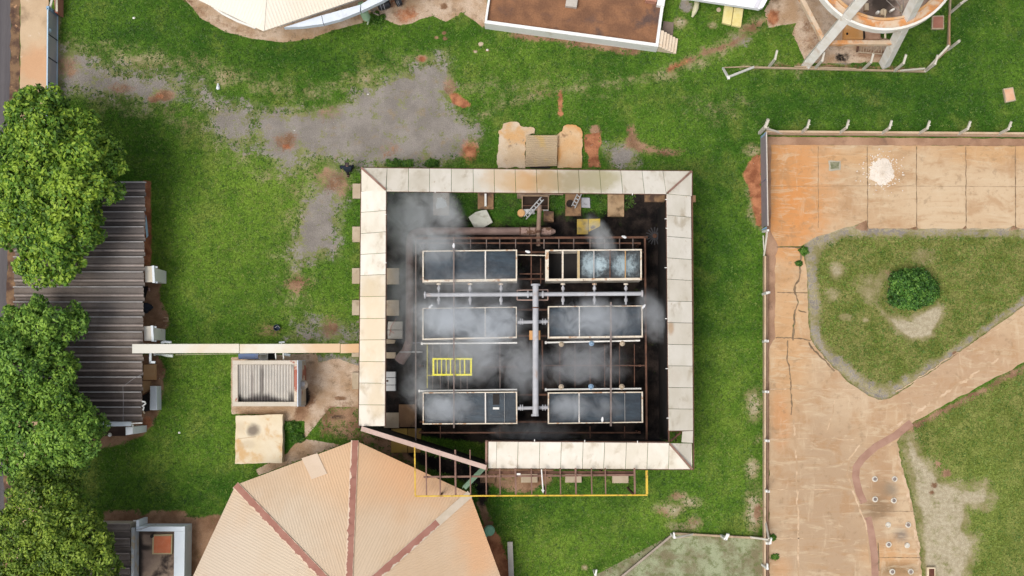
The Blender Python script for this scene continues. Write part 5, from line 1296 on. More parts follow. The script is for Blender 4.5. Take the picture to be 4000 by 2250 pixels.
MB().beam(W(2527 + 0, 2084, .3) if False else W(2708, 2086, .2), W(2640, 2100, 1.5), .09, .09).build('brace', POSTM, sf); MB().beam(W(2640, 2102, .9), W(2496 + 200, 2098, .3), .05, .05).build('brace', M('tan_lath', (.6, .5, .34)), sf)
MB().beam(W(2930, 2098, .2), W(3000, 2108, 1.5), .10, .10).build('brace', POSTM, sf); MB().beam(W(2985, 2118, .9), W(3008, 2116, .9), .06, .06).build('brace', bpy.data.materials['tan_lath'], sf)
vpost(2977, 2205, -.3)

# blue mesh fence along the pavement
bf = thing('mesh_fence', 'pale blue metal mesh fence between pavement and lawn', 'fence', W(220, 200))
bm_ = NT('blue_mesh'); v = bm_.coords()
bm_.bsdf(bm_.mix(bm_.smooth(bm_.noise(v, 1.2, 5), .35, .65), (.44, .42, .44), (.36, .36, .41)), .7, .1); bm_ = bm_.m
zf, BX0, BX1 = 1.45, 223, 188
FB = [W(224, 62), W(217, 1000)]
def ff(f, z): 
    p = FB[0].lerp(FB[1], f); return Vector((p.x, p.y, z))
MB().prism([ff(0, zf), ff(1, zf), ff(1, zf) + Vector((.02, 0, 0)), ff(0, zf) + Vector((.02, 0, 0))], [ff(0, .1), ff(1, .1), ff(1, .1) + Vector((.02, 0, 0)), ff(0, .1) + Vector((.02, 0, 0))]).build('mesh_panel', bm_, bf)
SKY = M('sky_blue_paint', (.40, .54, .66), (.46, .59, .70), 2)
MB().beam(ff(0, zf + .03), ff(1, zf + .03), .07, .06).build('top_rail', SKY, bf); MB().beam(ff(0, .06) + Vector((.04, 0, 0)), ff(1, .06) + Vector((.04, 0, 0)), .06, .06).build('bottom_rail', SKY, bf)
MB().beam(ff(0, .05) + Vector((0, .04, 0)), ff(0, zf + .06) + Vector((0, .04, 0)), .16, .2, up=Vector((0, 1, 0))).build('end_post', BLUEP, bf)
for f in (.105, .2, .303, .4, .5, .6, .7, .8, .9): MB().beam(ff(f, .08) + Vector((.035, 0, 0)), ff(f, zf) + Vector((.035, 0, 0)), .05, .05).build('post', M('dark_post', (.08, .085, .1)) if 'dark_post' not in bpy.data.materials else bpy.data.materials['dark_post'], bf)
MB().box(ff(.085, zf * .75) + Vector((.03, 0, 0)), .10, .2, .22).build('lock_box', SKY, bf, .02)
gwp = thing('gate_pier_wall', 'red and cream topped wall running on from the blue mesh fence', 'wall', W(222, 0))
MB().prism([W(x, y, 1.5) for x, y in ((189, 26), (196, 30), (216, -90), (209, -90))], [Vector((W(x, y, 1.5).x, W(x, y, 1.5).y, 0)) for x, y in ((189, 26), (196, 30), (216, -90), (209, -90))]).build('post', POSTM, gwp) if False else MB().beam(W(196, 30, 1.3), W(208, -20, 1.3), .12, .1).build('brace', POSTM, gwp)
MB().prism([W(x, y, .9) for x, y in ((214, 48), (226, 52), (226, -150), (206, -150))], [Vector((W(x, y, .9).x, W(x, y, .9).y, 0)) for x, y in ((214, 48), (226, 52), (226, -150), (206, -150))]).build('wall', M('red_wall', (.36, .13, .09), (.42, .18, .13), 2), gwp)
MB().beam(W(222, 45, .95), W(219, -150, .95), .12, .06).build('coping', M('cream_coping', (.66, .60, .47)), gwp)

# ------------------------------------------------------------------ long shed with dark channel-tile roof
shed = thing('long_shed', 'long low shed with a dark weathered channel roof under the trees', 'shed', W(350, 1180))
SR = NT('dark_channel_roof')
p = SR.pos(); v = SR.coords()
n_ = SR.noise(p, .5, 6, .65)
c = SR.mix(SR.smooth(n_, .35, .65), (.125, .10, .083), (.21, .173, .148))
c = SR.mix(SR.smooth(SR.noise(SR.scale(p, (.35, 3.0, 1)), 1.6, 6, .7), .50, .72, 0, .7), c, (.185, .16, .155))
c = SR.mix(SR.math('MULTIPLY', SR.smooth(SR.noise(p, 3.4, 6, .75), .60, .70), SR.blob(p, tuple(W(280, 1450, 3.2)), (5.5, 6, 9), soft=.9)), c, (.12, .055, .035))
c = SR.mix(SR.smooth(SR.noise(p, 6, 5, .75), .66, .74, 0, .8), c, (.24, .19, .15))
nz = SR.math('SUBTRACT', SR.noise(p, .8, 6, .6), .5)
for x, y, rx, ry, bc, k in ((330, 1540, 4.5, 2.4, (.045, .033, .03), .7), (480, 1140, 2, 3.2, (.14, .125, .115), .6), (520, 800, 2.5, 4, (.12, .112, .112), .5)):
    c = SR.mix(SR.math('MULTIPLY', SR.blob(p, tuple(W(x, y, 3.2)), (rx, ry, 9), soft=.8, ns=nz, amp=1.2), k), c, bc)
g = SR.noise(p, 18, 3, .6); c = SR.mix(1.0, c, SR.mix(g, (.72,) * 3, (1.28,) * 3), 'MULTIPLY')
SR.bsdf(c, .85, 0, g, .3, .01); SR = SR.m
PALEC = M('pale_sheet_edge', (.36, .345, .335), (.46, .445, .43), 1.5, stain=(.20, .18, .17), ssc=1.2, grain=.2)
MIDC = M('pinkish_sheet', (.25, .205, .18), (.32, .27, .245), 1.0, stain=(.15, .125, .12), ssc=1.0, grain=.25)
zs0, zs1 = 2.9, 3.15
yy = 712.0
per = 58.4
def sx1(y): return lin(571, 557, (y - 712) / 940)
sheets = []
k = 0
TM = MB(); EM = MB(); PM = MB()
while yy < 1640:
    xr = sx1(yy)
    # channel profile: a crisp ridge, a slope, a low valley, a rounded shoulder
    prof = [(0, .34), (3.2, .34), (5.5, .16), (20, .20), (25, .12), (31, .21), (38, .20), (42, .02), (56, .0), (58.4, .30)]
    xl = 60
    a_ = [(W(xl, yy + py, zs1) , W(xr, yy + py, zs0), h) for py, h in prof]
    for (A0, B0, h0), (A1, B1, h1), i in zip(a_[:-1], a_[1:], range(20)):
        q = [A0 + Vector((0, 0, h0)), B0 + Vector((0, 0, h0)), B1 + Vector((0, 0, h1)), A1 + Vector((0, 0, h1))]
        (EM if i == 0 else PM if i == 5 else TM).face(q)
    yy += per; k += 1
TM.build('roof', SR, shed); EM.build('roof_ridge', PALEC, shed); PM.build('roof_shoulder', MIDC, shed)
q = [(110, 760), (505, 760), (495, 1610), (110, 1610)]
MB().poly(q, -.05, 2.8).build('wall', M('shed_wall', (.42, .30, .19), (.5, .38, .26), 1, stain=(.3, .18, .1), ssc=1), shed)
MB().beam(W(571, 712, 3.22), W(100, 712, 3.45), .06, .10).build('end_trim', PALEC, shed)
WBL = M('pale_blue_white', (.60, .65, .68), (.66, .70, .73), 1.0, stain=(.5, .53, .55), ssc=1, grain=.05)
MB().beam(W(372, 1657, 3.0), W(514, 1655, 3.0), .26, .22).build('end_beam', WBL, shed); MB().beam(W(512, 1654, 3.0), W(556, 1652, 3.0), .07, .08).build('end_trim', WHITEP, shed)
MB().tube([W(512, 1655, 2.98), W(520, 1664, 2.6)], .05, 8).build('spout', WHITEP, shed)
MB().poly([(490, 1668), (519, 1668), (517, 1695), (491, 1700)], .0, 2.6).build('end_pier', M('bright_pier', (.74, .77, .80), (.78, .81, .83), 1), shed, .01)
MB().poly([(300, 1667), (489, 1667), (489, 1703), (300, 1703)], -.03, .12).build('porch_floor', M('porch_floor', (.035, .02, .016), (.055, .034, .027), 1.5, grain=.2), shed)
g = W(430, 1698, .12); MB().lathe(g, [(.09, 0), (.12, .05), (.08, .12), (.02, .14)], 14).build('white_bowl', WHITEP, shed, smooth=True)
def hood(x0, y0, x1, y1, lb):
    T = thing('cream_hood', lb, 'hood', W((x0 + x1) / 2, y1, 0), 'cream hoods on the side of the long shed')
    MB().slab([W(x0, y0, 2.75), W(x1 - 12, y0, 2.55), W(x1 - 12, y1, 2.55), W(x0 + 2, y1, 2.75)], .06).build('canopy', M('cream_canopy', (.62, .55, .43), (.58, .54, .47), 1.2, stain=(.42, .40, .37), ssc=1.5) if 'cream_canopy' not in bpy.data.materials else bpy.data.materials['cream_canopy'], T)
    for a, b in (((x1 - 14, y0 - 2), (x1 - 10, y1 + 3)),): MB().beam(W(*a, 2.6), W(*b, 2.6), .13, .12).build('frame', WHITEP if False else WBL, T)
    for y in (y0 + 2, y1 - 1): MB().beam(W(x1 - 16, y, 2.55), W(x1 + 2, y + 2, 2.4), .10, .1).build('frame', WBL, T)
    MB().poly([(x0 + 4, y0 + 6), (x1 - 8, y0 + 6), (x1 - 8, y1 - 6), (x0 + 4, y1 - 6)], .0, 2.3).build('box_body', WHITEP, T)
hood(566, 1040, 612, 1102, 'cream hood with white frame on the shed side, the one beside bare orange soil'); hood(562, 1274, 608, 1331, 'cream hood with white frame on the shed side, the one beside the covered walkway')
el = thing('white_bracket', 'white L-shaped bar poking out below the covered walkway end', 'bracket', W(595, 1400))
MB().beam(W(588, 1376, 2.4), W(588, 1418, 2.4), .12, .12).build('arm', WBL, el); MB().beam(W(584, 1415, 2.4), W(607, 1415, 2.4), .12, .12).build('arm', WBL, el)
SIL = M('orange_slab', (.46, .26, .12), (.50, .32, .17), 1.2, stain=(.34, .22, .12), ssc=1.5)
solo('orange_slab', MB().poly([(560, 1424), (607, 1422), (606, 1484), (558, 1485)], -.02, .3), SIL, 'square orange-brown slab against the side of the long shed', 'slab', bevel=.02)
solo('ochre_slab', MB().poly([(556, 1487), (586, 1487), (584, 1520), (556, 1540)], -.02, .25), M('ochre_slab', (.44, .28, .14), (.36, .22, .11), 1.5), 'smaller ochre slab just below the square orange-brown one', 'slab', bevel=.02)
bxt = thing('water_trough', 'long pale grey box standing on bare soil beside the shed', 'box', W(598, 1555))
MB().poly([(586, 1508), (612, 1508), (613, 1602), (585, 1602)], .0, .9).build('box_body', WBL, bxt, .015); MB().poly([(589, 1512), (609, 1512), (609, 1598), (588, 1598)], .9, .93).build('lid', M('grey_lid', (.52, .57, .60), (.57, .61, .63), 1), bxt)
solo('shed_hole', MB().poly([(557, 1545), (584, 1530), (584, 1604), (557, 1612)], -.02, .05), BLACKWALL, 'black sunken slab between shed roof and long grey box', 'slab')
wp = thing('white_hose', 'twisted white hose hanging at the shed eave above the grey box', 'hose', W(563, 1580, 3))
MB().tube([W(555, 1568, 3.3), W(566, 1570, 3.3), W(569, 1576, 3.2), (W(562, 1582, 3.1)), W(556, 1586, 3.1), W(562, 1590, 3.1), W(559, 1602, 3.0)], .045, 8).build('hose_run', M('white_hose', (.74, .74, .72)), wp, smooth=True)
MB().tube([W(560, 1608, 2.9), W(564, 1614, 2.7)], .05, 8).build('hose_end', CONC, wp)
wr = MB().tube([W(559, 1460, 3.4), W(520, 1480, 3.62), W(480, 1510, 3.64), W(482, 1560, 3.62), W(481, 1648, 3.6)], .012, 5)
solo('roof_cable', wr, M('pale_cable', (.32, .30, .30)), 'thin pale cable strung over the shed roof', 'cable')
solo('blue_flap', MB().slab([W(569, 838, 2.6), W(574, 866, 2.3), W(579, 920, 2.0), W(572, 930, 2.4), W(568, 890, 2.6)], .04), M('flap_blue', (.27, .40, .58), (.33, .46, .62), 2), 'thin blue flap sticking out from the shed eave', 'flap')
bag = thing('navy_bundle', 'dark navy bundle sticking out from under the shed eave', 'bundle', W(575, 1205))
MB().tube([W(560, 1206, .5), W(568, 1203, .55), W(578, 1200, .5), W(590, 1200, .4), W(597, 1199, .3)], [.25, .33, .27, .16, .05], 14).build('bundle_body', DARK, bag, smooth=True)
MB().tube([W(566, 1212, .4), W(574, 1219, .3)], [.2, .12], 10).build('fold', M('navy_fold', (.03, .038, .055), (.04, .05, .07), 4), bag, smooth=True)
solo('doorway_shadow', MB().poly([(556, 1120), (577, 1118), (570, 1150), (558, 1185)], -.01, .1), BLACKWALL, 'flat black sheet painted in as doorway shadow at the foot of the shed wall', 'mat')  # black sheet laid flat as the doorway's shadow
solo('pink_cloth', mound([(577, 1124), (587, 1124), (588, 1138), (578, 1138)], .15, 8, .02, 3), M('pink_cloth', (.62, .40, .36)), 'small pink cloth on the ground by the shed wall', 'cloth')
solo('plank_frame', MB().beam(W(640, 1240, .1), W(658, 1241, .1), .05, .06).beam(W(638, 1254, .1), W(658, 1254, .1), .05, .06).beam(W(656, 1241, .1), W(657, 1252, .1), .05, .06), M('old_timber', (.36, .25, .15), (.42, .30, .19), 3), 'small open timber frame on the soil patch edge', 'frame')

# ------------------------------------------------------------------ covered walkway
cw = thing('covered_walkway', 'long narrow cream roof of a covered walkway joining shed and cooling tower', 'walkway', W(950, 1360))
CWM = M('walkway_roof', (.60, .50, .37), (.64, .56, .44), .5, stain=(.64, .62, .55), ssc=.4, st=(.4, .7), grain=.03, blobs=((W(1330, 1360, 3.6), (2.2, 3, 9), (.60, .41, .25), .9), (W(600, 1360, 3.6), (2.2, 3, 9), (.62, .60, .53), .9), (W(1390, 1360, 3.6), (.6, 3, 9), (.58, .36, .19), .9)))
zc = 3.55
for x0, x1 in ((516, 934), (936, 1328), (1330, 1409)):
    y0a, y1a = 1344, 1380
    MB().prism([W(x0, y0a, zc), W(x1, lin(1344, 1342, (x1 - 500) / 900), zc), W(x1, lin(1380, 1377, (x1 - 500) / 900), zc), W(x0, y1a, zc)],
               [p - Vector((0, 0, .1)) for p in (W(x0, y0a, zc), W(x1, lin(1344, 1342, (x1 - 500) / 900), zc), W(x1, lin(1380, 1377, (x1 - 500) / 900), zc), W(x0, y1a, zc))]).build('roof_panel', CWM, cw, .01)
for x in (660, 900, 1150, 1350):
    for y in (1352, 1372):
        g = W(x, y, zc); MB().beam((g.x, g.y, 0), (g.x, g.y, zc - .12), .09, .09).build('post', POSTM, cw)
wps = thing('downpipe', 'white plastic pipe lying along the upper side of the walkway end', 'pipe', W(650, 1337))
MB().tube([W(630, 1338, 1.5), W(645, 1335, 1.5), W(670, 1337, 1.5)], .07, 10).tube([W(638, 1341, 1.5), W(642, 1331, 1.5)], .06, 8).build('pipe_run', WBL, wps, smooth=True)
wp2 = thing('downpipe', 'white pipe along the lower side of the walkway end', 'pipe', W(650, 1386))
MB().tube([W(606, 1384, 1.3), W(630, 1385, 1.3), W(650, 1388, 1.3), W(676, 1390, 1.3)], [.05, .05, .09, .09], 10).build('pipe_run', M('grey_green_pipe', (.50, .55, .50), (.58, .62, .58), 3), wp2, smooth=True)
MB().lathe(W(606, 1384, 1.2), [(.07, 0), (.09, .1), (.05, .15)], 12).build('pipe_cap', WHITEP, wp2)
solo('white_post', MB().tube([W(1098, 1335, 1.0), W(1100, 1343, 1.0)], .05, 8).tube([W(1090, 1338, 1.1), W(1112, 1336, 1.1)], .05, 8), WBL, 'white T-shaped stub poking out above the walkway roof', 'stub')
solo('thin_conduit', MB().tube([W(686, 1386, 1.6), W(800, 1384, 1.6), W(930, 1382, 1.6)], .018, 6), M('conduit', (.42, .40, .25)), 'thin yellowish conduit along the lower edge of the walkway', 'conduit')

# ------------------------------------------------------------------ small outbuilding beside the walkway
ob = thing('small_outbuilding', 'small parapet outbuilding with pale corrugated roof and white side wall', 'building', W(1040, 1500))
PARP = M('parapet_plaster', (.50, .44, .35), (.55, .49, .41), 1.2, stain=(.42, .37, .30), ssc=1.2, stain2=(.32, .12, .085), s2sc=1.1, st2=(.64, .68))
zw = 2.9
ox = (908, 1160, 1176); oy = (1408, 1427, 1570, 1588)
def blk(x0, y0, x1, y1, z, mat, nm, z0=-.05): return MB().poly([(x0, y0), (x1, y0), (x1, y1), (x0, y1)], z0, z).build(nm, mat, ob)
blk(908, 1408, 1160, 1424, zw, PARP, 'parapet_wall'); blk(908, 1570, 1160, 1587, zw, PARP, 'parapet_wall'); blk(908, 1424.5, 928, 1569.5, zw, PARP, 'parapet_wall')
blk(1149, 1424.5, 1160, 1569.5, zw, M('red_cream_parapet', (.36, .12, .08), (.42, .17, .12), 1.0, stain=(.60, .50, .38), ssc=.8, st=(.46, .5)), 'parapet_wall')
MB().prism([W(1161, 1407, zw + .02), W(1164, 1407, zw + .02), W(1164, 1588, zw + .02), W(1161, 1588, zw + .02)], [W(1191, 1407, .0), W(1192.5, 1407, 0), W(1190.5, 1588, 0), W(1189, 1588, .0)]).build('side_wall', WB, ob)
CR = M('outbuilding_roof', (.50, .47, .42), (.56, .52, .46), 1.5, stain=(.38, .36, .33), ssc=1.5, grain=.12, blobs=((W(1025, 1562, 2.6), (.8, .42, 3), (.07, .06, .055), .85), (W(1024, 1490, 2.6), (.10, 1.3, 3), (.12, .10, .09), .75), (W(987, 1510, 2.6), (.07, 1.2, 3), (.2, .16, .14), .6), (W(1000, 1566, 2.6), (2.2, .25, 3), (.10, .085, .08), .9), (W(932, 1566, 2.6), (.3, .4, 3), (.03, .028, .026), .9),
                                                                    (W(1138, 1556, 2.6), (.2, .5, 3), (.10, .09, .08), .8)))
m = MB(); n_ = 78
pts_ = [(lin(929, 1148, i / n_), (.0, .07, .105, .07)[i % 4]) for i in range(n_ + 1)]
for (xa, ha), (xb, hb) in zip(pts_[:-1], pts_[1:]):
    m.face([W(xa, 1568, zw - .38) + Vector((0, 0, ha)), W(xb, 1568, zw - .38) + Vector((0, 0, hb)), W(xb, 1425, zw - .22) + Vector((0, 0, hb)), W(xa, 1425, zw - .22) + Vector((0, 0, ha))])
m.build('corrugated_roof', CR, ob)
MB().poly([(926, 1424), (1152, 1424), (1152, 1571), (926, 1571)], 0, zw - .5).build('core', PARP, ob)
g = W(1187, 1503, 1.6); MB().lathe(g, [(.22, 0), (.27, .1), (.26, .25), (.22, .3), (.2, .24), (.05, .22)], 22).build('round_tank', M('tan_bucket', (.55, .43, .31), (.50, .42, .34), 2), ob, smooth=True)
MB().lathe(W(1182, 1500, 1.92), [(.14, 0), (.15, .03), (.04, .06)], 16).build('tank_lid', M('grey_lid_top', (.40, .37, .36)), ob)
bt = solo('blue_tarp', MB().slab([W(931, 1381, 2.3), W(1008, 1381, 2.3), W(1009, 1403, 2.25), W(931, 1403, 2.25)], .05), M('blue_tarp', (.115, .175, .33), (.15, .175, .27), 1.2, stain=(.10, .18, .36), ssc=1.5), 'dark blue awning strip between walkway and small outbuilding', 'awning')
ch = thing('white_chair', 'white plastic chair squeezed between the blue awning and a dark gap', 'chair', W(1030, 1392))
MB().box(W(1030, 1395, .42), .44, .42, .04).build('seat', WHITEP, ch, .01); MB().box(W(1030, 1385, .46), .46, .05, .42).build('backrest', WHITEP, ch, .01)
for dx, dy in ((-.19, -.18), (.19, -.18), (-.19, .18), (.19, .18)):
    g = W(1030, 1395, 0); MB().beam((g.x + dx, g.y + dy, 0), (g.x + dx, g.y + dy, .42), .04, .04).build('leg', WHITEP, ch)
for s in (-.22, .22):
    g = W(1030, 1393, .62); MB().beam((g.x + s, g.y - .18, g.z), (g.x + s, g.y + .2, g.z), .05, .03).build('armrest', WHITEP, ch)
solo('dark_opening', MB().poly([(1046, 1380), (1075, 1380), (1075, 1403), (1046, 1403)], -.02, .06), BLACKWALL, 'flat black sheet standing in for the dark opening between walkway and outbuilding', 'grate')  # no grating: plain black sheet put in for the darkness of the opening
for x, lb in ((1076, 'slim white post in the gap beside the dark opening'), (1106, 'slim white post in the gap nearest the white pipe stub')):
    solo('white_pole', MB().beam(W(x, 1380, 2.5), W(x + 2, 1404, 2.5), .06, .06), WHITEP, lb, 'pole', 'white poles between walkway and outbuilding')
solo('white_stub_pipe', MB().tube([W(1110, 1384, 1.2), W(1134, 1388, 1.2)], .08, 10), WBL, 'short white pipe end beside the slim white posts', 'pipe', smooth=True)
cv = thing('cistern_cover', 'square cream concrete cistern cover with a sooty stain, below the outbuilding', 'cover', W(1012, 1715))
CCM = M('cistern_cream', (.66, .55, .38), (.70, .61, .46), .8, stain=(.58, .38, .19), ssc=.9, st=(.5, .68), grain=.06, blobs=((W(990, 1680, .7), (.42, .40, 2), (.14, .11, .09), .85), (W(965, 1735, .7), (.5, .3, 2), (.52, .42, .29), .6), (W(940, 1670, .7), (.3, .4, 2), (.55, .45, .32), .5)))
MB().poly(rough([(921, 1624), (1104, 1619), (1102, 1808), (918, 1812)], 12, 2, 6), -.02, .65).build('slab', CCM, cv)
MB().beam(W(930, 1714, .66), W(1000, 1706, .66), .02, .02).build('seam', M('seam_brown', (.45, .30, .17)), cv)

# ------------------------------------------------------------------ white-walled building bottom
sb = thing('walled_annex', 'white-walled annex with stained brown floor and a red square hatch, by the third tree', 'building', W(600, 2160))
WBK = M('blue_white_wall', (.64, .70, .74), (.70, .75, .78), .8, stain=(.56, .60, .62), ssc=.8, grain=.04)
zb = 1.5
MB().poly([(532, 2057), (722, 2057), (722, 2076), (532, 2075)], -.05, zb).build('wall', WBK, sb); MB().poly([(681, 2076.5), (722, 2076.5), (716, 2520), (676, 2520)], -.05, zb).build('wall', WBK, sb)
MB().poly([(532, 2032), (543, 2032), (543, 2056.5), (532, 2056.5)], -.05, zb + .1).build('pier', WBK, sb); MB().beam(W(521, 2034, zb), W(532, 2034, zb), .06, .06).build('spout', WHITEP, sb)
MB().poly([(513, 2062), (523, 2062), (520, 2520), (510, 2520)], -.05, zb + .2).build('dividing_wall', M('mossy_grey_wall', (.36, .38, .38), (.44, .46, .46), 1.5, stain=(.40, .34, .24), ssc=2, st=(.5, .6)), sb)
MB().poly([(524, 2076), (681, 2076), (676, 2520), (521, 2520)], -.05, .75).build('terrace', M('stained_terrace', (.22, .155, .12), (.34, .25, .18), .8, stain=(.05, .035, .03), ssc=.8, st=(.52, .68), grain=.2, blobs=((W(536, 2180, 1), (.3, 3, 3), (.016, .013, .012), .95), (W(560, 2142, 1), (.5, .2, 3), (.025, .02, .018), .9), (W(575, 2080, 1), (.6, .2, 3), (.05, .035, .03), .8))), sb)
MB().poly([(596, 2089), (673, 2087), (671, 2165), (594, 2165)], .74, 1.0).build('hatch_frame', M('olive_frame', (.46, .36, .19), (.50, .41, .24), 2), sb)
MB().poly([(602, 2095), (668, 2094), (666, 2160), (600, 2160)], 1.0, 1.03).build('hatch', M('red_hatch', (.56, .155, .065), (.60, .20, .10), 2), sb)
MB().lathe(W(599, 2092, .75), [(.1, 0), (.1, .3), (.03, .33)], 12).build('vent', BLACKWALL, sb)
for a, b in (((530, 2070), (612, 2048)), ((545, 2070), (590, 2054))): MB().beam(W(*a, zb + .1), W(*b, zb + .3), .02, .02).build('twig', M('twig', (.22, .2, .17)) if 'twig' not in bpy.data.materials else bpy.data.materials['twig'], sb)
m = MB(); e_ = MB(); yb_ = 2042.0
while yb_ < 2520:
    prof = [(0, .30), (3, .30), (6, .14), (22, .18), (28, .1), (34, .18), (40, .02), (56, .0), (58, .28)]
    for (p0, h0), (p1, h1), i in zip(prof[:-1], prof[1:], range(9)):
        (e_ if i == 0 else m).face([W(330, yb_ + p0, 1.6) + Vector((0, 0, h0)), W(512, yb_ + p0, 1.6) + Vector((0, 0, h0)), W(512, yb_ + p1, 1.6) + Vector((0, 0, h1)), W(330, yb_ + p1, 1.6) + Vector((0, 0, h1))])
    yb_ += 58
m.build('roof', SR, sb); e_.build('roof_ridge', MIDC, sb)
MB().poly([(335, 2046), (508, 2046), (508, 2520), (335, 2520)], -.05, 1.5).build('core', PARP, sb)
# ------------------------------------------------------------------ trees
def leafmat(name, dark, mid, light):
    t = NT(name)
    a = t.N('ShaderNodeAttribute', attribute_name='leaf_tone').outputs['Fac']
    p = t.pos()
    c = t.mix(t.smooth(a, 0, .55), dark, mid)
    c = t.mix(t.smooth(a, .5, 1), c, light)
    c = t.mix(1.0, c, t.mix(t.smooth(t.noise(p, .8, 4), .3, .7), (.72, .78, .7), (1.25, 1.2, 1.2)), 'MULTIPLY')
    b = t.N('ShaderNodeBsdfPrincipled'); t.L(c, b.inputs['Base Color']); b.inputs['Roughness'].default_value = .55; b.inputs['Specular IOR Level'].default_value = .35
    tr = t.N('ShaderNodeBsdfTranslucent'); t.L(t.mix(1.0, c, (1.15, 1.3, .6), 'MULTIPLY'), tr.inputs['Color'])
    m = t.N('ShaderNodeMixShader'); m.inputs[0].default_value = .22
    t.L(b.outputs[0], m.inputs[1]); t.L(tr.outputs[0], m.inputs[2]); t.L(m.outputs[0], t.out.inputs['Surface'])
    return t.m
BARK = M('bark', (.13, .095, .07), (.2, .155, .12), 3, grain=.3, stretch=(1, 1, .3))
def in_poly(x, y, p):
    r = False
    for i in range(len(p)):
        a, b = p[i], p[i - 1]
        if (a[1] > y) != (b[1] > y) and x < (b[0] - a[0]) * (y - a[1]) / (b[1] - a[1]) + a[0]: r = not r
    return r
def edge_d(x, y, p):
    d = 1e9
    for i in range(len(p)):
        ax, ay = p[i - 1]; bx, by = p[i]
        ex, ey = bx - ax, by - ay
        t_ = max(0, min(1, ((x - ax) * ex + (y - ay) * ey) / (ex * ex + ey * ey + 1e-9)))
        d = min(d, math.hypot(x - ax - t_ * ex, y - ay - t_ * ey))
    return d
def leaves_mesh(name, clumps, per, size, mat, parent, seed, flat=.5):
    """many small leaf blades on the upper shells of the clumps"""
    rs = np.random.RandomState(seed)
    C, Rr, tone = [], [], []
    pos, nor, ton = [], [], []
    for (c, r_, tn) in clumps:
        n = int(per * r_ * r_)
        u = rs.normal(size=(n, 3)); u[:, 2] = np.abs(u[:, 2]) * 1.0 - .25
        u /= np.linalg.norm(u, axis=1)[:, None]
        rad = r_ * (1 - .45 * rs.rand(n) ** 2.2)
        bump = 1 + .22 * np.sin(u[:, 0] * 7 + c.x * 3) * np.cos(u[:, 1] * 6 + c.y * 2)
        p = np.array(c) + u * (rad * bump)[:, None] * np.array([1, 1, .75])
        pos.append(p); nor.append(u)
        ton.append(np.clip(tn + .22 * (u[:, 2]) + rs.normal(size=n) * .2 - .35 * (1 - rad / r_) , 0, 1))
    pos, nor, ton = np.concatenate(pos), np.concatenate(nor), np.concatenate(ton)
    n = len(pos)
    nn_ = nor + rs.normal(size=(n, 3)) * .55 + np.array([0, 0, flat]); nn_ /= np.linalg.norm(nn_, axis=1)[:, None]
    a = np.cross(nn_, rs.normal(size=(n, 3))); a /= np.linalg.norm(a, axis=1)[:, None]
    b = np.cross(nn_, a)
    s = size * (.6 + .8 * rs.rand(n))[:, None]
    droop = nn_ * s * .25
    v = np.stack([pos - a * s, pos + b * s * .5 + droop * .4, pos + a * s - droop * .6, pos - b * s * .5 + droop * .4], 1)
    org = np.array(parent.matrix_world.translation if False else parent.location)
    me = bpy.data.meshes.new(name)
    me.vertices.add(n * 4); me.vertices.foreach_set('co', (v.reshape(-1, 3) - org).astype(np.float32).ravel())
    me.loops.add(n * 4); me.loops.foreach_set('vertex_index', np.arange(n * 4, dtype=np.int32))
    me.polygons.add(n); me.polygons.foreach_set('loop_start', np.arange(0, n * 4, 4, dtype=np.int32))
    me.update(calc_edges=True)
    at_ = me.attributes.new('leaf_tone', 'FLOAT', 'POINT'); at_.data.foreach_set('value', np.repeat(ton, 4).astype(np.float32))
    me.materials.append(mat)
    o = bpy.data.objects.new(name, me); COL.objects.link(o); o.parent = parent
    return o
def tree(label, poly, base, z0, zr, rmin, rmax, ncl, per, size, mat, seed, D=190, gaps=()):
    r = random.Random(seed)
    T = thing('street_tree', label, 'tree', W(*base), 'trees along the road')
    x0, x1 = min(p[0] for p in poly), max(p[0] for p in poly); y0, y1 = min(p[1] for p in poly), max(p[1] for p in poly)
    cl = []; tries = 0
    while len(cl) < ncl and tries < 60000:
        tries += 1
        x, y = r.uniform(x0, x1), r.uniform(y0, y1)
        if not in_poly(x, y, poly): continue
        d = edge_d(x, y, poly)
        rad = r.uniform(rmin, rmax) * (1.0 if d > 60 else .75)
        if d < rad * 62 * .55: continue
        if any(math.hypot(x - gx, y - gy) < gr for gx, gy, gr in gaps): continue
        f = min(1, d / D)
        z = z0 + zr * math.sqrt(1 - (1 - f) ** 2) * r.uniform(.72, 1.0) + .5 * mnoise.noise(Vector((x * .012, y * .012, seed)))
        c = W(x, y, z)
        if any((c - q[0]).length < .52 * (rad + q[1]) for q in cl): continue
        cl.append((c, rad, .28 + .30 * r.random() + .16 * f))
    # a second, smaller generation breaks up the outline of each clump
    extra = []
    for c, rad, tn in cl:
        for _ in range(3):
            u = Vector((r.gauss(0, 1), r.gauss(0, 1), abs(r.gauss(0, .8)))).normalized()
            extra.append((c + u * rad * .85, rad * r.uniform(.32, .5), min(.9, tn + .14 * r.random() + .05)))
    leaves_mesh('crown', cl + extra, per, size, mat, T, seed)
    b = W(*base); fork = Vector((b.x, b.y, z0 * .62))
    tm = MB().tube([b - Vector((0, 0, .1)), b + Vector((.05, .02, .6)), b.lerp(fork, .6) + Vector((-.05, .04, 0)), fork], [.36, .27, .24, .22], 12)
    for c, rad, _ in r.sample(cl, min(26, len(cl))):
        mid = fork.lerp(c, .55) + Vector((r.uniform(-.3, .3), r.uniform(-.3, .3), -.35))
        tm.tube([fork - Vector((0, 0, .25)), mid, c + Vector((0, 0, -.1))], [.13, .075, .025], 7)
    tm.build('trunk', BARK, T, smooth=True)
    return T
L1 = leafmat('bright_leaf', (.016, .05, .009), (.105, .22, .024), (.33, .46, .05))
L2 = leafmat('green_leaf', (.012, .044, .012), (.10, .215, .028), (.265, .42, .06))
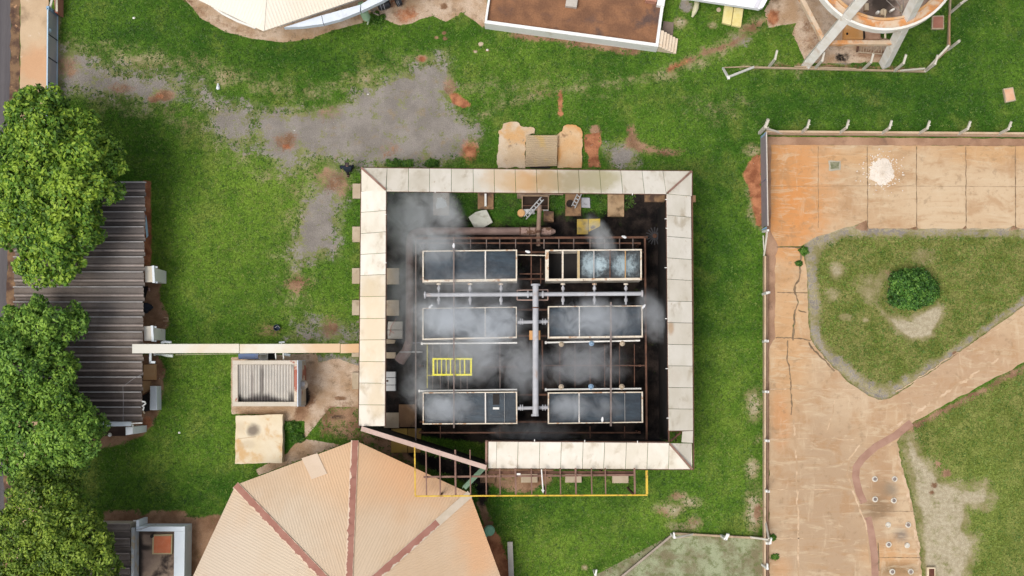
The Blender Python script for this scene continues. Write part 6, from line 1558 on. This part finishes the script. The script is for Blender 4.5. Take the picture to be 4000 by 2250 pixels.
L3 = leafmat('olive_leaf', (.012, .034, .006), (.11, .19, .021), (.29, .385, .048))
t1 = [(60, 372), (110, 345), (250, 348), (256, 392), (310, 440), (370, 432), (385, 490), (450, 545), (488, 622), (468, 690), (480, 775), (412, 800), (400, 860), (392, 955), (335, 1000), (278, 1105), (180, 1120), (110, 1105), (68, 1050), (62, 965), (-60, 945),
      (-110, 800), (-90, 640), (-50, 560), (20, 500), (30, 430)]
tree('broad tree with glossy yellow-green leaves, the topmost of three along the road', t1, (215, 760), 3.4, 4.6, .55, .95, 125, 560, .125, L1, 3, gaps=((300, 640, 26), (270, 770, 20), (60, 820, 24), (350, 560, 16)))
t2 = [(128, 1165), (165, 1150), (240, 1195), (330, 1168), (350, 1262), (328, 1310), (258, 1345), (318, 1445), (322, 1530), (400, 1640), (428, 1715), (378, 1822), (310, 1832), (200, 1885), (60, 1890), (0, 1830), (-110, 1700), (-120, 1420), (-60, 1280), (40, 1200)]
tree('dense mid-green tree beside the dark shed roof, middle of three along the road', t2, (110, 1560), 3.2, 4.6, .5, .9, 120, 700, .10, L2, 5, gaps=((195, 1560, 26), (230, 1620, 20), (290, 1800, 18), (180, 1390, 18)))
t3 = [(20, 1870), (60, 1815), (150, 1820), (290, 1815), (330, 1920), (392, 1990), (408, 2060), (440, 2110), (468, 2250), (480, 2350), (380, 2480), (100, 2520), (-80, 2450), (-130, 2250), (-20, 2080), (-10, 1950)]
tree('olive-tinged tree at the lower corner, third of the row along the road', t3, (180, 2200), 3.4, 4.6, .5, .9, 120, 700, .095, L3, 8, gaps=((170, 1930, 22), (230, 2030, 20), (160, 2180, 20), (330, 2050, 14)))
# the round bush on its island
LB_ = leafmat('bush_leaf', (.008, .03, .006), (.06, .165, .024), (.19, .35, .06))
bu = thing('round_bush', 'round dark green bush alone in the olive grass island', 'bush', W(3562, 1130))
r = random.Random(4); cl = []
for k in range(420):
    a, f = r.uniform(0, 6.283), math.sqrt(r.random())
    x, y = 3560 + math.cos(a) * f * 92 * (1 + .12 * math.sin(3 * a + 1)), 1128 + math.sin(a) * f * 80 * (1 + .12 * math.cos(2 * a))
    z = .35 + 1.35 * math.sqrt(max(0, 1 - f * f)) * r.uniform(.75, 1)
    c = W(x, y, z); rad = r.uniform(.13, .26)
    if any((c - q[0]).length < .5 * (rad + q[1]) for q in cl): continue
    cl.append((c, rad, .25 + .4 * r.random()))
leaves_mesh('foliage', cl, 1700, .075, LB_, bu, 9, .3)
sm = MB()
for c, rad, _ in r.sample(cl, 24): sm.tube([W(3560, 1130, .0), W(3560, 1130, .1).lerp(c, .5), c], [.035, .022, .012], 6)
sm.build('stem', BARK, bu)
# weeds: small leafy clumps, each its own plant
LW = leafmat('weed_leaf', (.02, .07, .008), (.055, .15, .015), (.13, .24, .03))
weeds = [((1535, 640), 30, 'leafy weed against the tower roof edge, the larger of three there'), ((1590, 640), 18, 'small weed against the tower roof edge beside the larger one'), ((1690, 640), 24, 'weed at the tower roof edge nearest the red soil patch'),
         ((1135, 1665), 30, 'bright weed growing beside the cistern cover'), ((1160, 1710), 26, 'darker weed below the bright one beside the cistern cover'), ((3142, 980), 18, 'weed in the corner where the grass island meets the drive'),
         ((3120, 1030), 10, 'small weed in the crack of the concrete drive'), ((1470, 70), 34, 'leafy bush beside the pale green vessel'), ((3028, 2176), 10, 'tiny weed on the drive near the pen fence corner'), ((3016, 2100), 8, 'tiny weed at the pen fence corner post'),
         ((945, 425), 0, '')]
for i, ((x, y), s, lb) in enumerate(weeds):
    if not s: continue
    T = thing('weed', lb, 'plant', W(x, y))
    r = random.Random(50 + i); cl = []
    for k in range(int(10 + s * .9)):
        a, f = r.uniform(0, 6.283), math.sqrt(r.random())
        cl.append((W(x + math.cos(a) * f * s, y + math.sin(a) * f * s * .6, .06 + .25 * (1 - f) * s / 24), r.uniform(.07, .16), .3 + .45 * r.random()))
    leaves_mesh('foliage', cl, 2600, .05, LW, T, 60 + i, .5)

# ------------------------------------------------------------------ loose things
for (x, y, rx, ry), lb in (((852, 338, 7, 16), 'white plastic bag lying on the grass beside the gravel'), ((850, 425, 5, 9), 'pale crumpled litter on the gravel below the white bag')):
    q = [(x + math.cos(a) * rx * (1 + .3 * math.sin(3 * a)), y + math.sin(a) * ry * (1 + .2 * math.cos(2 * a))) for a in [k * .52 for k in range(12)]]
    solo('plastic_bag', mound(q, .16, int(x + y), .0, 4), M('bag_white', (.76, .78, .80), (.66, .7, .74), 6, bump=.6) if x == 852 else M('bag_tan', (.55, .48, .40), (.5, .42, .34), 6), lb, 'litter', smooth=True)
for x, y, s, lb in ((1878, 172, 11, 'pale stone in the grass before the flat-roofed building'), (1438, 368, 4, 'tiny white scrap on the gravel'), (1150, 510, 4, 'tiny cream scrap near the gravel edge'), (523, 70, 6, 'small white scrap on the lawn near the upper edge'),
                    (1858, 202, 7, 'brownish stone below the pale stone in the grass'), (1904, 195, 5, 'smallest stone beside the brownish one'), (700, 1690, 5, 'pale scrap on the grass below the shed')):
    q = [(x + math.cos(a) * s, y + math.sin(a) * s * .75) for a in [k * .7 for k in range(9)]]
    solo('stone', mound(q, .05, int(x), .0, 3), CONC if s > 6 else WHITEP, lb, 'stone', smooth=True)
def sand_pile():
    m = MB(); r = random.Random(21); n = 90; rings = 9
    for k in range(rings + 1):
        f = 1 - k / rings * .93
        for i in range(n):
            a = 2 * math.pi * i / n
            R_ = 52 * (1 + .16 * mnoise.noise(Vector((math.cos(a) * 1.3, math.sin(a) * 1.3, 3))) + .22 * mnoise.noise(Vector((math.cos(a) * 5, math.sin(a) * 5, 8))) * f + r.uniform(-.05, .05) * f)
            z = ZY - .015 + .09 * (1 - f ** 1.5) + r.uniform(0, .02) * (k > 0)
            p = W(3445 + math.cos(a) * R_ * f, 672 + math.sin(a) * R_ * f * 1.05, z); m.v.append(tuple(p))
    for k in range(rings):
        for i in range(n):
            j = (i + 1) % n; m.f.append((k * n + i, (k + 1) * n + i, (k + 1) * n + j, k * n + j))
    m.f.append(tuple(range(rings * n + n - 1, rings * n - 1, -1)))
    return m
# white sand heap, drain grate, stubs in the yard
solo('sand_heap', sand_pile(), M('white_sand', (.62, .54, .45), (.68, .61, .53), 3, stain=(.56, .45, .34), ssc=3, grain=.12),
     'flat heap of white sand on the orange concrete', 'sand heap')
sp_ = MB(); r = random.Random(3)
for k in range(150):
    a, d = r.uniform(0, 6.28), 50 + abs(r.gauss(0, 26)); p = W(3445 + math.cos(a) * d, 672 + math.sin(a) * d * .9, ZY + .004); s = r.uniform(.012, .05)
    sp_.lathe(p, [(s, 0), (s * .6, .02), (.01, .025)], 7)
solo('spilled_sand', sp_, bpy.data.materials['white_sand'], 'specks of white sand scattered around the heap', 'sand', kind='stuff')
dg_ = thing('drain_grate', 'rounded square greenish drain cover set in the orange concrete', 'drain cover', W(3260, 645))
MB().poly(rough([(3236, 628), (3284, 628), (3284, 664), (3238, 666)], 8, 3, 2), ZY - .02, ZY + .03).build('frame', M('mossy_frame', (.34, .31, .24), (.40, .36, .28), 2), dg_); MB().poly(rough([(3243, 634), (3279, 633), (3278, 659), (3244, 660)], 8, 3, 4), ZY + .02, ZY + .045).build('grate', M('mossy_grate', (.14, .15, .08), (.24, .23, .15), 6, grain=.4), dg_)
stub = [((3417, 1871), 'white-ringed stub on the pad, top pair, nearer the drain strip'), ((3494, 1871), 'white-ringed stub on the pad, top pair, nearer the grass'), ((3418, 1950), 'stub of the second pair on the pad with a bright white rim'),
        ((3491, 1955), 'stub of the second pair on the pad with a mossy pale trail'), ((3469, 2050), 'squarish white stub just above the lower grey disc stain'), ((3547, 2050), 'dark-centred stub beside the lower grey disc stain'),
        ((3471, 2127), 'dull dark stub below the lower grey disc stain'), ((3543, 2130), 'small pale stub below the lower grey disc stain'), ((3485, 2233), 'white-ringed stub on the sooty patch, nearer the drain strip'), ((3557, 2233), 'white-ringed stub on the sooty patch, nearer the grass')]
RING = M('limewashed_ring', (.56, .52, .44), (.62, .58, .5), 4, stain=(.42, .36, .28), ssc=4, st=(.5, .6)); HOLE = M('stub_core', (.17, .135, .12), (.22, .18, .16), 4)
for i, ((x, y), lb) in enumerate(stub):
    T = thing('concrete_stub', lb, 'stub', W(x, y), 'concrete stubs on the pad')
    r_ = .16 if i not in (4, 7) else .15
    MB().lathe(W(x, y, ZY - .01), [(r_ * 1.15, 0), (r_, .07), (r_ * .66, .075), (r_ * .64, .03)], 9).build('ring', RING, T)
    MB().lathe(W(x, y, ZY), [(r_ * .64, .03), (r_ * .6, .055), (.01, .06)], 10).build('core', HOLE if i not in (4, 7) else RING, T)
pt = thing('square_pot', 'cream square planter with a dark brown hollow at the lower edge of the yard', 'planter', W(3640, 2232))
MB().poly([(3622, 2216), (3655, 2216), (3656, 2262), (3622, 2262)], 0, .3).build('planter_body', M('cream_planter', (.60, .48, .31), (.64, .53, .37), 3, stain=(.3, .2, .1), ssc=4), pt, .03); MB().poly([(3629, 2222), (3650, 2222), (3650, 2256), (3629, 2256)], .30, .305).build('soil_fill', M('dark_soil_fill', (.09, .03, .02), (.13, .05, .03), 4), pt)
bk_ = thing('dark_bucket', 'dark blue bucket on the bare soil above the covered walkway', 'bucket', W(1084, 1281))
MB().lathe(W(1084, 1281), [(.14, 0), (.19, .3), (.17, .3), (.12, .05)], 16).build('bucket_body', M('bucket_navy', (.03, .045, .07), (.04, .055, .085), 4), bk_, smooth=True); MB().tube([W(1074, 1281, .3), W(1084, 1272, .34), W(1094, 1281, .3)], .012, 6).build('handle', GAL, bk_)
# timber sheet cover and rubble pads above the tower
solo('rough_pad', MB().slab([WW(q, .14) for q in rough([(1948, 510), (1962, 500), (1966, 482), (1985, 478), (2020, 478), (2032, 492), (2055, 494), (2086, 500), (2088, 522), (2054, 530), (2052, 655), (1944, 655), (1944, 600), (1950, 560)], 7, 4, 12)], .2),
     M('rubble_concrete', (.48, .35, .22), (.54, .43, .31), 1.0, stain=(.52, .31, .14), ssc=.8, st=(.5, .66), stain2=(.28, .2, .13), s2sc=2.5, st2=(.6, .7), grain=.25, bump=.5), 'broken tan concrete pad with a ragged top above the tower', 'pad')
solo('rough_pad', MB().slab([WW(q, .14) for q in rough([(2178, 655), (2172, 530), (2196, 512), (2200, 494), (2220, 487), (2250, 488), (2268, 500), (2276, 530), (2272, 655)], 7, 3, 13)], .2),
     M('rubble_concrete_orange', (.54, .33, .16), (.56, .39, .23), 1.0, stain=(.52, .27, .10), ssc=.9, st=(.45, .62), stain2=(.28, .17, .09), s2sc=1.4, st2=(.58, .68), grain=.25, bump=.5), 'orange broken concrete pad with a rounded top above the tower', 'pad')
rib = MB(); n_ = 64
a0, a1, b0, b1 = W(2055, 528, .5), W(2178, 528, .5), W(2052, 652, .42), W(2175, 648, .42)
for k in range(n_):
    h = [(0, .02, .03, .02)[i % 4] for i in (k, k + 1)]
    p = [a0.lerp(b0, k / n_), a1.lerp(b1, k / n_), a1.lerp(b1, (k + 1) / n_), a0.lerp(b0, (k + 1) / n_)]
    rib.face([p[3] + Vector((0, 0, h[1])), p[2] + Vector((0, 0, h[1])), p[1] + Vector((0, 0, h[0])), p[0] + Vector((0, 0, h[0]))])
rib.prism([a0 - Vector((0, 0, .03)), a1 - Vector((0, 0, .03)), b1 - Vector((0, 0, .03)), b0 - Vector((0, 0, .03))], [Vector((p.x, p.y, .0)) for p in (a0, a1, b1 + Vector((0, .15, 0)), b0 + Vector((0, .15, 0)))])
solo('corrugated_cover', rib, M('tan_corrugated', (.36, .27, .175), (.41, .315, .20), .8, stain=(.43, .30, .13), ssc=1.5, st=(.5, .7), grain=.1), 'tan corrugated sheet covering a pit between two broken concrete pads', 'cover')
solo('dark_gap', MB().poly(rough([(2070, 650), (2110, 646), (2128, 645), (2150, 652), (2150, 657), (2072, 657)], 8, 2, 3), -.02, .16), BLACKWALL, 'black slot at the lower end of the tan corrugated cover', 'slot')

# grass tufts and loose pebbles, too many to count
def scatter(n, seed, ok):
    rs = np.random.RandomState(seed)
    ny_, nx_ = GX.shape
    idx = rs.randint(0, nx_ * ny_, n * 6)
    px, py = PX[idx], PY[idx]
    k = ok(idx, px, py) & (px > -150) & (px < 4150) & (py > -150) & (py < 2400)
    idx = idx[k][:n]
    x = GX.ravel()[idx] + rs.uniform(-.05, .05, len(idx)); y = GY.ravel()[idx] + rs.uniform(-.05, .05, len(idx))
    return rs, x, y, idx
BLD = [[(60, 690), (600, 690), (600, 1720), (60, 1720)], [(880, 1380), (1230, 1380), (1230, 1640), (880, 1640)], [(400, 2020), (740, 2020), (740, 2600), (400, 2600)], [(2990, 500), (5000, 500), (5000, 3000), (2990, 3000)],
       [(1480, 880), (2620, 840), (2620, 1740), (1480, 1740)]]
def free(idx, px, py):
    k = px > 232
    for b in BLD:
        p = np.array(b); k &= ~((px > p[:, 0].min()) & (px < p[:, 0].max()) & (py > p[:, 1].min()) & (py < p[:, 1].max()))
    return k
def lawn_ok(idx, px, py):
    isl = (LAY['olive'][idx] > .9) & (LAY['dry'][idx] < .4)
    s = LAY['gravel'][idx] * 1.25 + LAY['conc'][idx] * 1.5 + LAY['soil'][idx] + LAY['red'][idx] + LAY['wet_shade'][idx] + LAY['dry'][idx] * .4 + LAY['pale'][idx] * .9
    return (free(idx, px, py) | isl) & (s < .75)
rs, x, y, idx = scatter(42000, 5, lawn_ok)
nb = 4
n = len(x)
ang = rs.uniform(0, 2 * np.pi, (n, nb)); hgt = rs.uniform(.02, .065, (n, nb)); rad = rs.uniform(.03, .11, (n, nb)); wd = rs.uniform(.012, .03, (n, nb))
cx, cy = x[:, None] + rs.normal(size=(n, nb)) * .04, y[:, None] + rs.normal(size=(n, nb)) * .04
dx, dy = np.cos(ang), np.sin(ang)
v = np.stack([np.stack([cx - dy * wd, cy + dx * wd, np.zeros_like(cx)], -1), np.stack([cx + dy * wd, cy - dx * wd, np.zeros_like(cx)], -1),
              np.stack([cx + dx * rad + dy * wd * .5, cy + dy * rad - dx * wd * .5, hgt], -1), np.stack([cx + dx * rad - dy * wd * .5, cy + dy * rad + dx * wd * .5, hgt], -1)], -2).reshape(-1, 3)
me = bpy.data.meshes.new('grass'); nv = len(v)
me.vertices.add(nv); me.vertices.foreach_set('co', v.astype(np.float32).ravel())
me.loops.add(nv); me.loops.foreach_set('vertex_index', np.arange(nv, dtype=np.int32))
me.polygons.add(nv // 4); me.polygons.foreach_set('loop_start', np.arange(0, nv, 4, dtype=np.int32)); me.update(calc_edges=True)
tone = np.clip(rs.normal(.45, .22, n) + .35 * (LAY['fresh'][idx] - LAY['deep'][idx]) + .25 * LAY['olive'][idx], 0, 1)
a_ = me.attributes.new('leaf_tone', 'FLOAT', 'POINT'); a_.data.foreach_set('value', np.repeat(tone, nb * 4).astype(np.float32))
me.materials.append(leafmat('grass_blade', (.036, .095, .010), (.09, .17, .019), (.20, .255, .05)))
go = bpy.data.objects.new('grass', me); COL.objects.link(go)
tag(go, 'short tufts of lawn grass around the tower and buildings', 'grass', None, 'stuff')
rs, x, y, idx = scatter(2600, 9, lambda i, px, py: free(i, px, py) & ((LAY['gravel'][i] > .3) | (LAY['soil'][i] > .5) | (LAY['conc'][i] > .8)))
pb_ = MB()
for i in range(len(x)):
    s = .012 + .03 * rs.rand() ** 3; z0 = s * .5; a = rs.rand() * 6.28
    c_, s_ = math.cos(a) * s, math.sin(a) * s
    k = len(pb_.v)
    pb_.v += [(x[i] + c_, y[i] + s_, 0), (x[i] - s_ * .8, y[i] + c_ * .8, 0), (x[i] - c_, y[i] - s_, 0), (x[i] + s_ * .7, y[i] - c_ * .7, 0), (x[i] + c_ * .2, y[i], s * .9)]
    pb_.f += [(k, k + 1, k + 4), (k + 1, k + 2, k + 4), (k + 2, k + 3, k + 4), (k + 3, k, k + 4)]
solo('pebbles', pb_, M('pebble', (.34, .29, .24), (.22, .185, .16), 9, stain=(.5, .44, .37), ssc=14, st=(.55, .6)), 'loose pebbles strewn over the gravel and bare soil', 'gravel', kind='stuff')

# ------------------------------------------------------------------ the person
def skin(name, verts, edges, radii, mat, parent, lv=2, root=0):
    me = bpy.data.meshes.new(name)
    o_ = Vector(parent.location) if parent.parent is None else Vector(parent.location) + Vector(parent.parent.location)
    me.from_pydata([tuple(Vector(v)) for v in verts], edges, [])
    o = bpy.data.objects.new(name, me); COL.objects.link(o); o.parent = parent
    md = o.modifiers.new('skin', 'SKIN'); md.use_smooth_shade = True
    for i, r_ in enumerate(radii):
        sv = me.skin_vertices[0].data[i]; sv.radius = r_ if isinstance(r_, tuple) else (r_, r_); sv.use_root = (i == root)
    o.modifiers.new('sub', 'SUBSURF').levels = lv; o.modifiers['sub'].render_levels = lv
    me.materials.append(mat)
    return o
pp = W(1370, 668)
pers = thing('person', 'person in dark navy clothes striding over the bare ground above the tower corner', 'person', pp)
pers.rotation_euler = (0, 0, R(-6))
SK = M('skin', (.30, .17, .12), (.34, .20, .15), 6, grain=.05, rough=.6); NAVY = M('navy_jacket', (.012, .017, .028), (.018, .024, .038), 6, grain=.15); TRS = M('dark_trousers', (.016, .014, .016), (.026, .02, .022), 6, grain=.15); SHOE = M('brown_shoe', (.055, .032, .024))
# faces -Y (towards the lower edge of the photograph); x to its left is -x in the picture
J = dict(pel=(0, -.05, .95), wst=(0, -.07, 1.08), chs=(0, -.02, 1.30), nek=(0, .05, 1.46), hd0=(0, .07, 1.54), hd1=(0, .085, 1.67), hd2=(0, .10, 1.75), nos=(0, -.02, 1.64),
         lsh=(-.19, -.03, 1.40), lel=(-.44, .02, 1.18), lwr=(-.36, -.12, 1.0), lhd=(-.345, -.17, .95), rsh=(.19, -.03, 1.40), rel=(.27, .12, 1.14), rwr=(.23, .20, .92), rhd=(.225, .22, .84),
         lhp=(-.1, 0, .9), lkn=(-.10, -.16, .52), lan=(-.11, -.26, .10), lto=(-.115, -.42, .04), rhp=(.1, 0, .9), rkn=(.10, .04, .49), ran=(.10, .24, .12), rto=(.10, .14, .03))
ks = list(J)
E = [('pel', 'wst'), ('wst', 'chs'), ('chs', 'nek'), ('nek', 'hd0'), ('hd0', 'hd1'), ('hd1', 'hd2'), ('hd1', 'nos'), ('chs', 'lsh'), ('lsh', 'lel'), ('lel', 'lwr'), ('lwr', 'lhd'), ('chs', 'rsh'), ('rsh', 'rel'), ('rel', 'rwr'), ('rwr', 'rhd'),
     ('pel', 'lhp'), ('lhp', 'lkn'), ('lkn', 'lan'), ('lan', 'lto'), ('pel', 'rhp'), ('rhp', 'rkn'), ('rkn', 'ran'), ('ran', 'rto')]
rad = dict(pel=(.15, .11), wst=(.14, .10), chs=(.16, .11), nek=(.06, .06), hd0=(.075, .085), hd1=(.088, .105), hd2=(.055, .065), nos=(.016, .02), lsh=.065, lel=.048, lwr=.033, lhd=.038, rsh=.065, rel=.048, rwr=.033, rhd=.038, lhp=.095, lkn=.062, lan=.042, lto=.036,
           rhp=.095, rkn=.062, ran=.042, rto=.036)
skin('body', [J[k] for k in ks], [(ks.index(a), ks.index(b)) for a, b in E], [rad[k] for k in ks], SK, pers)
hand_of = {}
def chain(nm, keys, rr, mat, lv=2):
    pts = [J[k] if isinstance(k, str) else k for k in keys]
    return pts, [(i, i + 1) for i in range(len(pts) - 1)], rr
jk = ['pel', 'wst', 'chs', 'lsh', 'lel', 'lwr', 'rsh', 'rel', 'rwr']
jv = [Vector(J[k]) for k in jk]; jv[5] = Vector(J['lel']).lerp(Vector(J['lwr']), .85); jv[8] = Vector(J['rel']).lerp(Vector(J['rwr']), .85)
skin('jacket', jv, [(0, 1), (1, 2), (2, 3), (3, 4), (4, 5), (2, 6), (6, 7), (7, 8)], [(.24, .22), (.23, .22), (.235, .20), .11, .085, .065, .11, .085, .065], NAVY, pers)
skin('trousers', [J['pel'], J['lhp'], J['lkn'], Vector(J['lkn']).lerp(Vector(J['lan']), .92), J['rhp'], J['rkn'], Vector(J['rkn']).lerp(Vector(J['ran']), .92)], [(0, 1), (1, 2), (2, 3), (0, 4), (4, 5), (5, 6)], [(.19, .15), .135, .098, .08, .135, .098, .08], TRS, pers)
for s, a, b in (('l', 'lan', 'lto'), ('r', 'ran', 'rto')):
    skin('shoe', [Vector(J[a]) + Vector((0, .05, -.05)), Vector(J[a]) + Vector((0, -.03, -.05)), J[b]], [(0, 1), (1, 2)], [.075, .078, .065], SHOE, pers)
skin('hair', [(0, .11, 1.69), (0, .10, 1.755), (0, .12, 1.62)], [(0, 1), (0, 2)], [(.10, .10), (.062, .07), (.085, .06)], M('dark_hair', (.05, .035, .035), (.08, .06, .06), 8), pers)
for s, hand, wr_ in ((-1, 'lhd', 'lwr'), (1, 'rhd', 'rwr')):
    h = Vector(J[hand]); d = (h - Vector(J[wr_])).normalized(); x = d.cross(Vector((0, 1, .2))).normalized()
    for k, (o1, ln) in enumerate(((-.024, .075), (-.008, .085), (.008, .08), (.024, .065))):
        a = h + x * o1 + d * .025; skin('finger', [a, a + d * ln * .5, a + d * ln * .8 + Vector((0, -.015, -.012))], [(0, 1), (1, 2)], [.009, .0085, .007], SK, pers, 1)
    a = h + x * -.034 * s; skin('thumb', [a, a + (d - x * s * .8).normalized() * .03, a + (d - x * s * .3).normalized() * .055], [(0, 1), (1, 2)], [.011, .01, .008], SK, pers, 1)
for s in (-1, 1):
    o = MB().lathe((pp.x + s * .032, pp.y + .003, pp.z + 1.66), [(.001, -.009), (.011, 0), (.001, .009)], 8).build('eye', BLK, pers)
    o = MB().lathe((pp.x + s * .088, pp.y + .10, pp.z + 1.62), [(.004, -.03), (.013, 0), (.004, .03)], 8).build('ear', SK, pers)
MB().tube([(pp.x - .024, pp.y - .0, pp.z + 1.578), (pp.x, pp.y - .006, pp.z + 1.576), (pp.x + .024, pp.y - .0, pp.z + 1.578)], .006, 6).build('mouth', M('lips', (.2, .09, .075)), pers)

# ------------------------------------------------------------------ steam drifting over the tanks
def steam(x, y, z, rx, ry, rz, dens, label, ang=0.0, seed=0, sc=1.6):
    dens *= 1.75
    bm = bmesh.new(); bmesh.ops.create_icosphere(bm, subdivisions=3, radius=1)
    me = bpy.data.meshes.new('steam'); bm.to_mesh(me); bm.free()
    o = bpy.data.objects.new('steam', me); COL.objects.link(o)
    o.location = W(x, y, z); o.scale = (rx, ry, rz); o.rotation_euler = (0, 0, ang)
    m = bpy.data.materials.new('steam'); m.use_nodes = True
    t = m.node_tree; t.nodes.clear()
    out = t.nodes.new('ShaderNodeOutputMaterial'); pv_ = t.nodes.new('ShaderNodeVolumePrincipled')
    pv_.inputs['Color'].default_value = (.94, .97, 1, 1); pv_.inputs['Anisotropy'].default_value = .1
    tc = t.nodes.new('ShaderNodeTexCoord')
    l = t.nodes.new('ShaderNodeVectorMath'); l.operation = 'LENGTH'; t.links.new(tc.outputs['Object'], l.inputs[0])
    g = t.nodes.new('ShaderNodeNewGeometry')
    n = t.nodes.new('ShaderNodeTexNoise'); n.inputs['Scale'].default_value = sc * .62; n.inputs['Detail'].default_value = 6; n.inputs['Roughness'].default_value = .62; n.inputs['Distortion'].default_value = 1.2
    ad = t.nodes.new('ShaderNodeVectorMath'); ad.operation = 'ADD'; ad.inputs[1].default_value = (seed * 7.3, seed * 3.1, seed); t.links.new(g.outputs['Position'], ad.inputs[0]); t.links.new(ad.outputs[0], n.inputs['Vector'])
    s = t.nodes.new('ShaderNodeMath'); s.operation = 'SUBTRACT'; s.inputs[0].default_value = 1.0; t.links.new(l.outputs['Value'], s.inputs[1])
    k = t.nodes.new('ShaderNodeMath'); k.operation = 'MULTIPLY_ADD'; t.links.new(n.outputs[0], k.inputs[0]); k.inputs[1].default_value = 2.0; k.inputs[2].default_value = -1.0
    a = t.nodes.new('ShaderNodeMath'); a.operation = 'ADD'; t.links.new(s.outputs[0], a.inputs[0]); t.links.new(k.outputs[0], a.inputs[1])
    e = t.nodes.new('ShaderNodeMapRange'); e.interpolation_type = 'SMOOTHSTEP'; e.inputs[1].default_value = 0; e.inputs[2].default_value = 1.0; e.inputs[3].default_value = 0; e.inputs[4].default_value = dens
    t.links.new(a.outputs[0], e.inputs[0])
    f = t.nodes.new('ShaderNodeMapRange'); f.interpolation_type = 'SMOOTHSTEP'; f.inputs[1].default_value = 0; f.inputs[2].default_value = .45; t.links.new(s.outputs[0], f.inputs[0])
    q = t.nodes.new('ShaderNodeMath'); q.operation = 'MULTIPLY'; t.links.new(e.outputs[0], q.inputs[0]); t.links.new(f.outputs[0], q.inputs[1])
    t.links.new(q.outputs[0], pv_.inputs['Density']); t.links.new(pv_.outputs[0], out.inputs['Volume'])
    me.materials.append(m)
    tag(o, label, 'steam', 'steam over the cooling tower', 'stuff')
ST = [(1780, 1250, 2.6, 6.0, 5.6, 2.0, .16, 'thin haze of steam spread over the side of the basin nearest the brown pipe', 0), (1600, 850, 2.4, 2.4, 2.6, 1.6, .42, 'grey steam bank over the bend of the brown pipe', .2), (1740, 820, 2.4, 1.2, 2.2, 1.4, .55, 'wedge of steam reaching the powder-splashed slab', .5), (1700, 960, 3.2, 2.6, 1.6, 1.2, .45, 'steam over the upper corner tank', 0),
      (1740, 1240, 3.4, 2.9, 1.5, 1.2, .75, 'thick white steam over the tank above the lime frame', 0), (1930, 1270, 3.6, 2.3, 1.7, 1.3, .60, 'steam drifting off the hidden tank to the header', .3), (1820, 1400, 2.8, 3.6, 2.0, 1.2, .40, 'thin steam over the lime yellow frame', 0),
      (1740, 1590, 3.3, 2.2, 1.2, 1.0, .75, 'steam over the tank at the slanting wall', 0), (1640, 1520, 2.5, 1.6, 1.6, 1.2, .40, 'thin steam by the white slabs', 0),
      (2320, 1250, 3.4, 3.4, 1.6, 1.3, .52, 'steam over the tank beside the header', 0), (2550, 1240, 3.0, 1.2, 2.0, 1.3, .50, 'steam curling off against the dark cladding', .3), (2270, 1420, 2.8, 3.4, 1.9, 1.2, .30, 'thin steam over the rusty grid', 0),
      (2225, 1590, 3.3, 1.5, 1.1, 1.0, .75, 'steam patch on the tank near the roof hole', 0), (2360, 1590, 3.2, 1.6, 1.0, .9, .35, 'faint steam on the second half of that tank', 0), (2345, 930, 3.0, .9, 1.9, 1.2, .55, 'narrow steam plume rising from the foam tank', .5),
      (2040, 1440, 2.6, 1.6, 2.6, 1.2, .35, 'faint steam under the header pipe', 0), (1560, 1110, 2.2, 1.2, 3.4, 1.3, .28, 'faint steam along the brown pipe', 0), (1880, 1110, 3.0, 3.0, 1.0, .9, .34, 'steam veil along the cross pipe', 0), (2080, 1690, 2.2, 3.4, .9, 1.0, .28, 'faint steam at the low edge of the basin', 0)]
for i, (x, y, z, rx, ry, rz, d, lb, an) in enumerate(ST): steam(x, y, z, rx, ry, rz, d, lb, an, i)
# ------------------------------------------------------------------ light, sky, camera
SUN_EL, SUN_AZ = 66, 232          # azimuth measured clockwise from +Y: light comes from the south-west
sd = Vector((math.sin(R(SUN_AZ)) * math.cos(R(SUN_EL)), math.cos(R(SUN_AZ)) * math.cos(R(SUN_EL)), math.sin(R(SUN_EL))))
sl = bpy.data.lights.new('sun', 'SUN')
sl.energy = 1.5; sl.angle = R(26); sl.color = (1, .96, .9)
so = bpy.data.objects.new('sun', sl); COL.objects.link(so)
so.rotation_euler = (-sd).to_track_quat('-Z', 'Y').to_euler()
w = bpy.data.worlds.new('World'); scene.world = w; w.use_nodes = True
wt = w.node_tree; wt.nodes.clear()
sky = wt.nodes.new('ShaderNodeTexSky'); sky.sky_type = 'NISHITA'; sky.sun_disc = False
sky.sun_elevation = R(SUN_EL); sky.sun_rotation = R(SUN_AZ); sky.air_density = 1.0; sky.dust_density = 4.0; sky.ozone_density = 1.0
bg = wt.nodes.new('ShaderNodeBackground'); bg.inputs[1].default_value = .13
wo = wt.nodes.new('ShaderNodeOutputWorld')
hs = wt.nodes.new('ShaderNodeHueSaturation'); hs.inputs['Saturation'].default_value = .4      # thin overcast
wt.links.new(sky.outputs[0], hs.inputs['Color']); wt.links.new(hs.outputs[0], bg.inputs[0]); wt.links.new(bg.outputs[0], wo.inputs[0])

cd = bpy.data.cameras.new('camera')
cd.sensor_width = 36; cd.sensor_fit = 'HORIZONTAL'; cd.lens = 36 * F / 4000
cd.clip_start = .5; cd.clip_end = 3000
cam = bpy.data.objects.new('camera', cd); COL.objects.link(cam)
cam.location = CAM; cam.rotation_mode = 'QUATERNION'; cam.rotation_quaternion = _q
scene.camera = cam
scene.render.engine = 'CYCLES'
scene.view_settings.view_transform = 'Standard'; scene.view_settings.look = 'None'
scene.view_settings.gamma = 1; scene.view_settings.exposure = EXPO
scene.cycles.use_denoising = True
scene.cycles.max_bounces = 8; scene.cycles.volume_bounces = 4
scene.cycles.volume_step_rate = .8
scene.cycles.volume_max_steps = 128
